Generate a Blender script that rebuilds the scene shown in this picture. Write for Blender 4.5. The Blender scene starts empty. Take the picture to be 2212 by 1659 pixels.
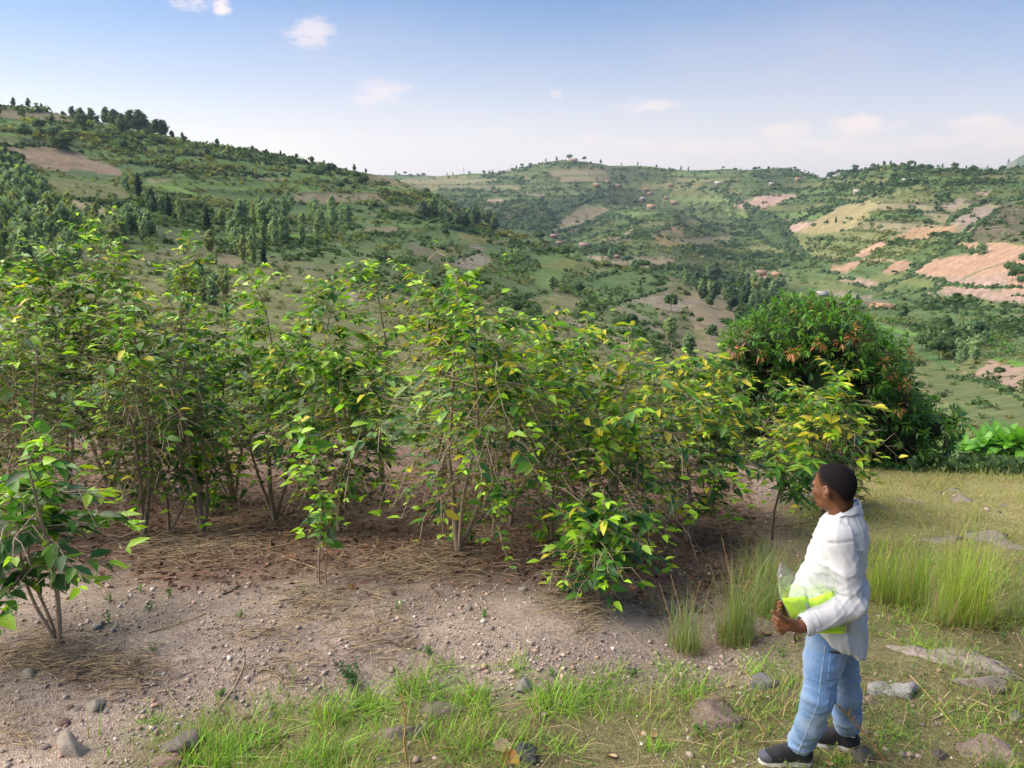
import bpy, bmesh, math, random
import numpy as np
from mathutils import Vector, Matrix
R = math.radians
scn = bpy.context.scene
COL = scn.collection
rng = np.random.default_rng(7)
random.seed(7)

# ------------------------------------------------------------------ camera
CZ = 3.0                                   # eye height above the man's feet: the camera stands higher on the slope
PITCH = 12.6
cam_d = bpy.data.cameras.new('camera'); cam = bpy.data.objects.new('camera', cam_d); COL.objects.link(cam)
cam_d.sensor_width = 36.0; cam_d.lens = 18.0/math.tan(R(33.0)); cam_d.clip_start = 0.05; cam_d.clip_end = 30000
cam.location = (0, 0, CZ); cam.rotation_euler = (R(90-PITCH), 0, 0)
scn.camera = cam
# ------------------------------------------------------------------ light
SUN_EL, SUN_AZ = 36.0, -84.0               # azimuth from +Y, negative = left
w = bpy.data.worlds.new('World'); scn.world = w; w.use_nodes = True
scn.view_settings.view_transform = 'Standard'; scn.view_settings.look = 'None'
scn.view_settings.exposure = 1.40; scn.view_settings.gamma = 1.0
sd = bpy.data.lights.new('sun', 'SUN'); so = bpy.data.objects.new('sun', sd); COL.objects.link(so)
sd.energy = 3.8; sd.angle = R(92); sd.color = (1.0, 0.87, 0.69)
_sdir = Vector((math.sin(R(SUN_AZ))*math.cos(R(SUN_EL)), math.cos(R(SUN_AZ))*math.cos(R(SUN_EL)), math.sin(R(SUN_EL))))
so.rotation_euler = _sdir.to_track_quat('Z', 'Y').to_euler(); so.location = (0, 0, 60)

def world_nodes():
    nt = w.node_tree; N = nt.nodes; L = nt.links; N.clear()
    out = N.new('ShaderNodeOutputWorld'); bg = N.new('ShaderNodeBackground'); L.new(bg.outputs[0], out.inputs[0])
    sky = N.new('ShaderNodeTexSky'); sky.sky_type = 'NISHITA'; sky.sun_disc = False
    sky.sun_elevation = R(SUN_EL); sky.sun_rotation = R(SUN_AZ) ; sky.altitude = 1700
    sky.air_density = 1.15; sky.dust_density = 0.5; sky.ozone_density = 4.5
    bg.inputs[1].default_value = 0.10
    tc = N.new('ShaderNodeTexCoord'); sep = N.new('ShaderNodeSeparateXYZ'); L.new(tc.outputs['Generated'], sep.inputs[0])
    def M(op, a, b=None, c=None, clamp=False):
        n = N.new('ShaderNodeMath'); n.operation = op; n.use_clamp = clamp
        for i, v in enumerate((a, b, c)):
            if v is None: continue
            if isinstance(v, (int, float)): n.inputs[i].default_value = v
            else: L.new(v, n.inputs[i])
        return n.outputs[0]
    x, y, z = sep.outputs
    az = M('ARCTAN2', x, y)                                   # radians, 0 = straight ahead
    el = M('ARCSINE', z)
    comb = N.new('ShaderNodeCombineXYZ'); L.new(M('MULTIPLY', az, 1.0), comb.inputs[0]); L.new(M('MULTIPLY', el, 2.6), comb.inputs[1])
    def noise(scale, detail, rough, vec=None, off=0.0):
        n = N.new('ShaderNodeTexNoise'); n.inputs['Scale'].default_value = scale; n.inputs['Detail'].default_value = detail
        n.inputs['Roughness'].default_value = rough
        if off:
            m = N.new('ShaderNodeVectorMath'); m.operation = 'ADD'; L.new(vec or comb.outputs[0], m.inputs[0]); m.inputs[1].default_value = (off, off, off); L.new(m.outputs[0], n.inputs[0])
        else: L.new(vec or comb.outputs[0], n.inputs[0])
        return n.outputs['Fac']
    n1 = noise(9.0, 7, 0.62); n2 = noise(2.2, 5, 0.6, off=3.1); n3 = noise(26.0, 7, 0.68, off=1.7)
    puff = None
    F = 512/math.tan(R(33))
    def cloud(px, py, wpx, hpx, gain):
        nonlocal puff
        X = px*1024/2212-512; Y = 384-py*1024/2212
        d = Vector((X, F*math.cos(R(PITCH))+Y*math.sin(R(PITCH)), Y*math.cos(R(PITCH))-F*math.sin(R(PITCH)))).normalized()
        a0, e0 = math.atan2(d.x, d.y), math.asin(d.z)
        da = M('DIVIDE', M('SUBTRACT', az, a0), wpx/1703.0); de = M('DIVIDE', M('SUBTRACT', el, e0), hpx/1703.0)
        m = M('SUBTRACT', 1.0, M('ADD', M('MULTIPLY', da, da), M('MULTIPLY', de, de)), clamp=True)
        nn = M('ADD', M('MULTIPLY', n3, 1.3), M('MULTIPLY', n1, 0.7))
        v = M('MULTIPLY', M('MULTIPLY_ADD', nn, 4.6, M('MULTIPLY_ADD', m, 1.4, -5.0), clamp=True), M('MULTIPLY', M('POWER', m, .6), gain*.8))
        v = M('MINIMUM', v, 1.0)
        puff = v if puff is None else M('MAXIMUM', puff, v)
    for c in ((410, 4, 60, 18, .9), (478, 14, 24, 26, 1.2), (668, 68, 62, 38, .8), (835, 195, 70, 28, .7), (790, 218, 40, 16, .55), (1400, 228, 90, 20, .75), (1203, 203, 18, 16, .5),
              (1070, 282, 75, 12, .6), (1270, 300, 60, 16, .5), (1860, 268, 75, 28, 1.0), (1690, 283, 90, 22, .75), (2110, 264, 70, 22, 1.0), (1940, 268, 26, 14, .7), (2260, 290, 120, 28, .8), (1720, 318, 330, 22, .75), (2120, 310, 260, 26, .8), (1430, 312, 220, 16, .6), (700, 300, 260, 16, .4), (-160, 120, 120, 40, .8), (2600, 200, 120, 40, .8)):
        cloud(*c)
    wisp = M('MULTIPLY', M('MULTIPLY_ADD', n2, 3.2, -1.35, clamp=True), M('MULTIPLY_ADD', n1, 0.9, 0.05, clamp=True))
    low = M('SUBTRACT', 1.0, M('MULTIPLY', M('ABSOLUTE', M('SUBTRACT', el, 0.03)), 3.4), clamp=True)   # wisps gather towards the horizon all round
    wisp = M('MULTIPLY', wisp, M('MULTIPLY_ADD', low, 0.75, 0.07))
    mix1 = N.new('ShaderNodeMix'); mix1.data_type = 'RGBA'; L.new(wisp, mix1.inputs[0]); L.new(sky.outputs[0], mix1.inputs[6]); mix1.inputs[7].default_value = (3.6, 3.1, 3.15, 1)
    mix2 = N.new('ShaderNodeMix'); mix2.data_type = 'RGBA'; L.new(M('MULTIPLY', puff, 0.85), mix2.inputs[0]); L.new(mix1.outputs[2], mix2.inputs[6]); mix2.inputs[7].default_value = (4.9, 4.0, 3.6, 1)
    # dust and moisture low in the sky all round, warmer towards the sun
    hz = M('POWER', M('SUBTRACT', 1.0, M('MULTIPLY', M('ABSOLUTE', el), 2.8), clamp=True), 1.75)
    tow = M('MULTIPLY_ADD', M('COSINE', M('SUBTRACT', az, R(SUN_AZ))), .5, .5)
    hc = N.new('ShaderNodeMix'); hc.data_type = 'RGBA'; L.new(tow, hc.inputs[0]); hc.inputs[6].default_value = (4.7, 3.8, 3.45, 1); hc.inputs[7].default_value = (7.2, 5.6, 4.2, 1)
    mix0 = N.new('ShaderNodeMix'); mix0.data_type = 'RGBA'; L.new(M('MULTIPLY', hz, .95), mix0.inputs[0]); hs = N.new('ShaderNodeHueSaturation'); hs.inputs['Saturation'].default_value = 1.65; hs.inputs['Value'].default_value = .54; L.new(sky.outputs[0], hs.inputs['Color']); L.new(hs.outputs[0], mix0.inputs[6]); L.new(hc.outputs[2], mix0.inputs[7])
    L.new(mix0.outputs[2], mix1.inputs[6])
    L.new(mix2.outputs[2], bg.inputs[0])
world_nodes()

# ------------------------------------------------------------------ pixels of the photograph (2212 wide) and points of the place
KP = 1024/2212
FPX = 512/math.tan(R(33))
CP, SP = math.cos(R(PITCH)), math.sin(R(PITCH))
def ray(px, py):
    X = np.asarray(px)*KP-512; Y = 384-np.asarray(py)*KP
    return np.stack([X+0*Y, FPX*CP+Y*SP, Y*CP-FPX*SP], -1)
def at(px, py, Y):                          # the point of the sight line at distance y = Y
    d = ray(px, py); t = Y/d[1]
    return Vector((d[0]*t, Y, CZ+d[2]*t))
def project(P):                             # -> px, py (2212 scale), depth
    x, y, z = P[..., 0], P[..., 1], P[..., 2]-CZ
    dep = y*CP-z*SP; up = y*SP+z*CP
    return (x/dep*FPX+512)/KP, (384-up/dep*FPX)/KP, dep

# ------------------------------------------------------------------ noise in numpy
def _hash(i, j, s):
    h = (i.astype(np.int64)*374761393 + j.astype(np.int64)*668265263 + s*982451653) & 0x7fffffff
    h = ((h ^ (h >> 13))*1274126177) & 0x7fffffff
    return ((h ^ (h >> 16)) & 0xffff)/65535.0
def vnoise(x, y, s=0):
    i, j = np.floor(x), np.floor(y); u, v = x-i, y-j
    u = u*u*(3-2*u); v = v*v*(3-2*v)
    a, b, c, d = _hash(i, j, s), _hash(i+1, j, s), _hash(i, j+1, s), _hash(i+1, j+1, s)
    return (a*(1-u)+b*u)*(1-v)+(c*(1-u)+d*u)*v
def fbm(x, y, s=0, o=4):
    t = 0*x; a = .5
    for k in range(o):
        t = t+a*(vnoise(x*2**k, y*2**k, s+k*17)-.5); a *= .5
    return t*1.6
def sstep(a, b, x):
    t = np.clip((x-a)/(b-a), 0, 1); return t*t*(3-2*t)

# ------------------------------------------------------------------ building helpers
def tag(o, label=None, cat=None, group=None, kind=None):
    if label: o['label'] = label
    if cat: o['category'] = cat
    if group: o['group'] = group
    if kind: o['kind'] = kind
    return o
def link(o, parent=None):
    COL.objects.link(o)
    if parent is not None: o.parent = parent
    return o
def empty(name, loc, label, cat, group=None):
    o = bpy.data.objects.new(name, None); o.location = loc; o.empty_display_size = .1
    link(o); return tag(o, label, cat, group)
def mesh(name, V, F, mat, col=None, smooth=False):
    """V (n,3); F: list/array of faces (tri or quad arrays may be mixed as a list of arrays); col per vertex."""
    me = bpy.data.meshes.new(name)
    V = np.asarray(V, np.float32).reshape(-1, 3)
    arrs = F if isinstance(F, list) else [F]
    arrs = [np.asarray(a, np.int32) for a in arrs if len(a)]
    loops = np.concatenate([a.ravel() for a in arrs]); sizes = np.concatenate([np.full(len(a), a.shape[1], np.int32) for a in arrs])
    starts = np.concatenate([[0], np.cumsum(sizes)[:-1]]).astype(np.int32)
    me.vertices.add(len(V)); me.vertices.foreach_set('co', V.ravel())
    me.loops.add(len(loops)); me.loops.foreach_set('vertex_index', loops)
    me.polygons.add(len(sizes)); me.polygons.foreach_set('loop_start', starts); me.polygons.foreach_set('loop_total', sizes)
    if smooth: me.polygons.foreach_set('use_smooth', np.ones(len(sizes), bool))
    me.update(calc_edges=True)
    if col is not None:
        c = np.ones((len(V), 4), np.float32); c[:, :3] = np.asarray(col, np.float32)
        at_ = me.color_attributes.new('Col', 'FLOAT_COLOR', 'POINT'); at_.data.foreach_set('color', c.ravel())
    if mat is not None: me.materials.append(mat)
    return me
def obj(name, me, parent=None, loc=None):
    o = bpy.data.objects.new(name, me)
    if loc is not None: o.location = loc
    return link(o, parent)
class Bag:
    """collects many small pieces into arrays"""
    def __init__(s): s.V = []; s.T = []; s.Q = []; s.C = []; s.n = 0
    def add(s, V, F, C):
        V = np.asarray(V, np.float32).reshape(-1, 3); F = np.asarray(F, np.int32)
        (s.T if F.shape[1] == 3 else s.Q).append(F+s.n); s.V.append(V)
        s.C.append(np.broadcast_to(np.asarray(C, np.float32), (len(V), 3))); s.n += len(V)
    def multi(s, V, Fs, C):
        V = np.asarray(V, np.float32).reshape(-1, 3)
        for F in Fs:
            F = np.asarray(F, np.int32); (s.T if F.shape[1] == 3 else s.Q).append(F+s.n)
        s.V.append(V); s.C.append(np.broadcast_to(np.asarray(C, np.float32), (len(V), 3))); s.n += len(V)
    def instances(s, tv, tfs, mats, cols):
        """template verts (m,3), faces list, (n,3,4) matrices, (n,3) or (n,m,3) colours"""
        n, m = len(mats), len(tv)
        if n == 0: return
        V = np.einsum('nij,mj->nmi', mats[:, :, :3], tv)+mats[:, None, :, 3]
        off = (np.arange(n)*m+s.n)[:, None, None]
        for F in tfs:
            F = np.asarray(F, np.int32); G = (F[None]+off).reshape(-1, F.shape[1]); (s.T if F.shape[1] == 3 else s.Q).append(G)
        s.V.append(V.reshape(-1, 3)); cols = np.asarray(cols, np.float32)
        if cols.ndim == 2: cols = np.repeat(cols[:, None], m, 1)
        s.C.append(cols.reshape(-1, 3)); s.n += n*m
    def mesh(s, name, mat, smooth=False):
        fs = []
        if s.T: fs.append(np.concatenate(s.T))
        if s.Q: fs.append(np.concatenate(s.Q))
        return mesh(name, np.concatenate(s.V), fs, mat, np.concatenate(s.C), smooth)
def tube(bag, pts, rad, col, n=5, cap=False):
    P = np.asarray(pts, float); m = len(P); rad = np.broadcast_to(np.asarray(rad, float), (m,))
    T = np.gradient(P, axis=0); T /= np.linalg.norm(T, axis=1)[:, None]+1e-9
    ref = np.array([0.31, 0.17, 0.93]) if abs(T[0, 2]) < .8 else np.array([0.9, 0.3, 0.1])
    A = np.cross(T, ref); A /= np.linalg.norm(A, axis=1)[:, None]+1e-9; B = np.cross(T, A)
    a = np.arange(n)*2*math.pi/n
    V = P[:, None]+rad[:, None, None]*(np.cos(a)[None, :, None]*A[:, None]+np.sin(a)[None, :, None]*B[:, None])
    i = np.arange(m-1)[:, None]*n; j = np.arange(n)[None]; j2 = (j+1) % n
    F = np.stack([i+j, i+j2, i+n+j2, i+n+j], -1).reshape(-1, 4)
    bag.add(V.reshape(-1, 3), F, col)
    if cap:
        bag.add(V[-1], np.array([[0, k, k+1] for k in range(1, n-1)]), col)
        bag.add(V[0][::-1], np.array([[0, k, k+1] for k in range(1, n-1)]), col)
def frames(D, up, size, pos, roll=None):
    """(n,3) directions -> (n,3,4): local x along D, z towards up; size (n,3) or (n,)"""
    D = D/(np.linalg.norm(D, axis=1)[:, None]+1e-9)
    Y = np.cross(up, D); Y /= np.linalg.norm(Y, axis=1)[:, None]+1e-9
    Z = np.cross(D, Y)
    if roll is not None:
        c, s_ = np.cos(roll)[:, None], np.sin(roll)[:, None]; Y, Z = Y*c+Z*s_, Z*c-Y*s_
    size = np.asarray(size, float)
    if size.ndim == 1: size = np.repeat(size[:, None], 3, 1)
    M = np.empty((len(D), 3, 4)); M[:, :, 0] = D*size[:, :1]; M[:, :, 1] = Y*size[:, 1:2]; M[:, :, 2] = Z*size[:, 2:3]; M[:, :, 3] = pos
    return M

# ------------------------------------------------------------------ materials
def mat_base(name):
    m = bpy.data.materials.new(name); m.use_nodes = True; nt = m.node_tree
    return m, nt, nt.nodes, nt.links, nt.nodes['Principled BSDF']
def mix_rgb(N, L, mode, fac, a, b):
    n = N.new('ShaderNodeMix'); n.data_type = 'RGBA'; n.blend_type = mode
    for i, v in ((0, fac), (6, a), (7, b)):
        if isinstance(v, (int, float)): n.inputs[i].default_value = v
        elif isinstance(v, tuple): n.inputs[i].default_value = v+(1,) if len(v) == 3 else v
        else: L.new(v, n.inputs[i])
    return n.outputs[2]
def vcol_mat(name, rough=.8, noise_scale=None, noise_amt=.25, translucent=0.0, bump=0.0, spec=.3, coord='Object', sheen=0):
    m, nt, N, L, B = mat_base(name)
    a = N.new('ShaderNodeAttribute'); a.attribute_name = 'Col'; c = a.outputs['Color']
    if noise_scale:
        tc = N.new('ShaderNodeTexCoord'); n = N.new('ShaderNodeTexNoise'); n.inputs['Scale'].default_value = noise_scale; n.inputs['Detail'].default_value = 6; n.inputs['Roughness'].default_value = .65
        L.new(tc.outputs[coord], n.inputs[0])
        mr = N.new('ShaderNodeMapRange'); mr.inputs[1].default_value = .3; mr.inputs[2].default_value = .7; mr.inputs[3].default_value = 1-noise_amt; mr.inputs[4].default_value = 1+noise_amt
        L.new(n.outputs['Fac'], mr.inputs[0]); c = mix_rgb(N, L, 'MULTIPLY', 1.0, c, mr.outputs[0])
        if bump:
            b = N.new('ShaderNodeBump'); b.inputs['Strength'].default_value = bump; b.inputs['Distance'].default_value = .03; L.new(n.outputs['Fac'], b.inputs['Height']); L.new(b.outputs[0], B.inputs['Normal'])
    L.new(c, B.inputs['Base Color']); B.inputs['Roughness'].default_value = rough; B.inputs['Specular IOR Level'].default_value = spec
    if translucent:
        t = N.new('ShaderNodeBsdfTranslucent'); L.new(mix_rgb(N, L, 'MULTIPLY', 1.0, c, (1.5, 1.5, .5)), t.inputs[0])
        mx = N.new('ShaderNodeMixShader'); mx.inputs[0].default_value = translucent; L.new(B.outputs[0], mx.inputs[1]); L.new(t.outputs[0], mx.inputs[2]); L.new(mx.outputs[0], N['Material Output'].inputs[0])
    return m
MT = {}
MT['leaf'] = vcol_mat('leaf', rough=.36, translucent=.36, spec=.5)
MT['far_leaf'] = vcol_mat('far_leaf', rough=.8, translucent=.32, spec=.15)
MT['bark'] = vcol_mat('bark', rough=.9, noise_scale=30, noise_amt=.35, bump=.4)
MT['twig'] = vcol_mat('twig', rough=.9, spec=.1)
MT['grass'] = vcol_mat('grass', rough=.55, translucent=.3, spec=.3)
MT['dry'] = vcol_mat('dry', rough=.9, spec=.1)
MT['stone'] = vcol_mat('stone', rough=.9, noise_scale=17, noise_amt=.45, bump=1.0, spec=.15)
MT['pebble'] = vcol_mat('pebble', rough=.9, spec=.2)
# ------------------------------------------------------------------ the far land: one sheet from under the near ground to beyond the ridges
# each row: azimuth of the column as the photo pixel (1024 wide) it is seen at, then (distance, photo row) of eleven stations from the valley below to the far ridge
STATIONS = [
 (-420, [(32,400),(60,330),(95,272),(150,200),(240,130),(360,70),(460,110),(650,130),(800,140),(1200,150),(1700,160)]),
 (-150, [(32,400),(60,330),(95,275),(150,215),(240,155),(360,96),(460,130),(650,150),(800,160),(1200,165),(1700,170)]),
 (0,    [(32,400),(60,330),(95,278),(150,225),(250,170),(380,109),(480,140),(700,160),(900,165),(1300,170),(1800,176)]),
 (130,  [(34,400),(62,335),(97,282),(150,235),(250,184),(395,132),(490,165),(720,175),(920,175),(1340,176),(1800,177)]),
 (260,  [(36,400),(70,330),(110,278),(165,245),(260,205),(420,157),(520,185),(750,185),(950,183),(1400,180),(1800,177)]),
 (390,  [(40,400),(80,335),(115,292),(160,262),(280,222),(480,182),(580,200),(800,196),(1000,190),(1500,183),(1900,177)]),
 (500,  [(42,400),(80,352),(120,312),(175,280),(270,252),(420,230),(520,250),(800,232),(950,210),(1250,190),(1600,174)]),
 (560,  [(44,403),(84,362),(120,326),(169,295),(252,269),(366,248),(460,270),(680,247),(860,219),(1160,192),(1500,162.5)]),
 (600,  [(45,405),(85,368),(120,335),(165,305),(240,280),(330,262),(420,285),(600,258),(800,225),(1100,193),(1500,163.5)]),
 (700,  [(48,412),(85,385),(120,355),(165,322),(230,298),(300,281),(370,300),(500,275),(700,238),(1050,200),(1600,171)]),
 (800,  [(45,430),(75,408),(110,380),(170,345),(250,318),(360,294),(430,284),(480,278),(700,232),(1000,197),(1500,167)]),
 (835,  [(44,440),(72,415),(105,384),(168,347),(248,319),(350,297),(420,286),(465,277),(650,237),(900,199),(1250,171)]),
 (900,  [(42,455),(65,430),(100,393),(165,352),(240,322),(330,301),(400,288),(440,280),(560,248),(740,205),(950,165)]),
 (1024, [(42,456),(60,430),(90,393),(160,352),(240,321),(290,308),(310,301),(400,268),(500,240),(660,207),(900,169)]),
 (1170, [(42,456),(60,430),(85,395),(130,355),(190,325),(230,308),(260,298),(330,268),(420,240),(580,205),(850,167)]),
 (1450, [(42,456),(60,430),(85,395),(130,350),(190,315),(230,295),(260,285),(330,255),(420,230),(580,200),(850,165)]),
]
def pchip(tx, Y, t):
    """monotone cubic through Y (columns, K) at stations tx, sampled at t"""
    K = len(tx); h = np.diff(tx); d = np.diff(Y, axis=1)/h
    m = np.zeros_like(Y); m[:, 0] = d[:, 0]; m[:, -1] = d[:, -1]
    a, b = d[:, :-1], d[:, 1:]; same = a*b > 0
    m[:, 1:-1] = np.where(same, 2*a*b/np.where(same, a+b, 1), 0)
    k = np.clip(np.searchsorted(tx, t, 'right')-1, 0, K-2); s = (t-tx[k])/h[k]
    h00 = 2*s**3-3*s**2+1; h10 = s**3-2*s**2+s; h01 = -2*s**3+3*s**2; h11 = s**3-s**2
    return h00*Y[:, k]+h10*h[k]*m[:, k]+h01*Y[:, k+1]+h11*h[k]*m[:, k+1]
def far_land():
    nst = 11
    A = np.zeros((len(STATIONS), nst)); Rr = A.copy(); Z = A.copy()
    for i, (px, st) in enumerate(STATIONS):
        for k, (r, py) in enumerate(st):
            d = ray(px/KP, py/KP); hl = math.hypot(d[0], d[1])
            A[i, k] = math.atan2(d[0], d[1]); Rr[i, k] = r; Z[i, k] = CZ+r*d[2]/hl
    azg = np.concatenate([np.linspace(R(-62), R(-37), 40)[:-1], np.linspace(R(-37), R(37), 580), np.linspace(R(37), R(62), 40)[1:]])
    RR = np.zeros((len(azg), nst)); ZZ = RR.copy()
    for k in range(nst):
        a = A[:, k]
        RR[:, k] = pchip(a, Rr[None, :, k], np.clip(azg, a[0], a[-1]))[0]; ZZ[:, k] = pchip(a, Z[None, :, k], np.clip(azg, a[0], a[-1]))[0]
    n = len(azg)
    # stations before and after: under the near ground, and the land beyond the far ridge
    r0 = np.full((n, 1), 14.0); z0 = np.full((n, 1), -3.6)
    rb = RR[:, -1:]; zb = ZZ[:, -1:]
    far_py = np.interp(np.degrees(azg), [-62, 25, 30, 32, 34.5, 62], [0.02, .026, .030, .0535, .0575, .035])[:, None]
    RR = np.concatenate([r0, RR, rb*1.25, np.maximum(rb*1.8, 3000), np.full((n, 1), 4600), np.full((n, 1), 6000)], 1)
    ZZ = np.concatenate([z0, ZZ, zb-25, 3000*far_py*.55, CZ+4600*far_py, np.full((n, 1), -60.)], 1)
    seg = [6, 8, 26, 42, 48, 50, 50, 6, 16, 42, 44, 54, 5, 5, 10, 3]
    tx = np.arange(RR.shape[1], dtype=float)
    t = np.concatenate([np.arange(k, k+1, 1/s)[:s] for k, s in enumerate(seg[:RR.shape[1]-1])]+[[tx[-1]]])
    r = np.exp(pchip(tx, np.log(RR), t)); z = pchip(tx, ZZ, t)
    x = r*np.sin(azg)[:, None]; y = r*np.cos(azg)[:, None]
    return azg, t, x, y, z, r
AZG, TT, FX, FY, FZ, FR = far_land()
# lumps, spurs and gullies
FZ = FZ + sstep(60, 200, FR)*(fbm(FX/90, FY/90, 3, 3)*np.clip(FR*.012, 0, 9) + fbm(FX/22, FY/22, 9, 3)*np.clip(FR*.0035, 0, 2.2))
ter = 4.2; zz = FZ/ter+.35*fbm(FX/60, FY/60, 21, 2)                       # farmed terraces
FZ = FZ + sstep(90, 160, FR)*(1-sstep(420, 700, FR))*.55*(np.floor(zz)+sstep(.55, 1, zz-np.floor(zz))-zz)
def survey(P):
    """nearest visible land vertex for every photo pixel (1024 wide)"""
    px, py, dep = project(P.reshape(-1, 3)); ix = np.round(px*KP).astype(int); iy = np.round(py*KP).astype(int)
    ok = (dep > 1) & (ix >= -100) & (ix < 1124) & (iy >= 0) & (iy < 768)
    idx = np.nonzero(ok)[0]; idx = idx[np.argsort(-dep[idx])]
    buf = np.full((768, 1224), -1, np.int64); buf[iy[idx], ix[idx]+100] = idx
    return buf
FP = np.stack([FX, FY, FZ], -1)
BUF = survey(FP)
def carve(line, depth, wid):
    global FZ, FP, BUF
    pts = [land(*p) for p in line]; pts = [p for p in pts if p is not None]
    d = np.full(FX.shape, 1e9)
    for a, b in zip(pts[:-1], pts[1:]):
        ax, ay, bx, by = a[0], a[1], b[0], b[1]; L2 = (bx-ax)**2+(by-ay)**2
        s = np.clip(((FX-ax)*(bx-ax)+(FY-ay)*(by-ay))/L2, 0, 1)
        d = np.minimum(d, np.hypot(FX-ax-s*(bx-ax), FY-ay-s*(by-ay)))
    FZ = FZ-depth*np.exp(-(d/wid)**2)
    FP = np.stack([FX, FY, FZ], -1)
def land(px, py, rmin=0):
    """the point of the far land seen at a photo pixel (2212 wide); None for sky"""
    ix, iy = int(round(px*KP))+100, int(round(py*KP))
    for dy in (0, 1, -1, 2, 3, -2, 4, 5):
        for dx in (0, 1, -1, 2, -2):
            if 0 <= iy+dy < 768 and 0 <= ix+dx < 1224:
                i = BUF[iy+dy, ix+dx]
                if i >= 0: return FP.reshape(-1, 3)[i]
    return None
carve([(1480, 405), (1560, 430), (1640, 500), (1700, 545), (1740, 600)], 30, 60)
carve([(1180, 500), (1270, 435), (1320, 405), (1390, 385)], 30, 60)
carve([(930, 400), (1010, 440), (1080, 480)], 9, 40)
carve([(1770, 400), (1690, 430), (1640, 480)], 14, 45); carve([(1990, 480), (1880, 560), (1780, 620)], 5, 26)
BUF = survey(FP)
NA, NT = FX.shape
VIS = np.zeros(NA*NT, bool); _b = BUF[BUF >= 0]; VIS[_b] = True
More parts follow.
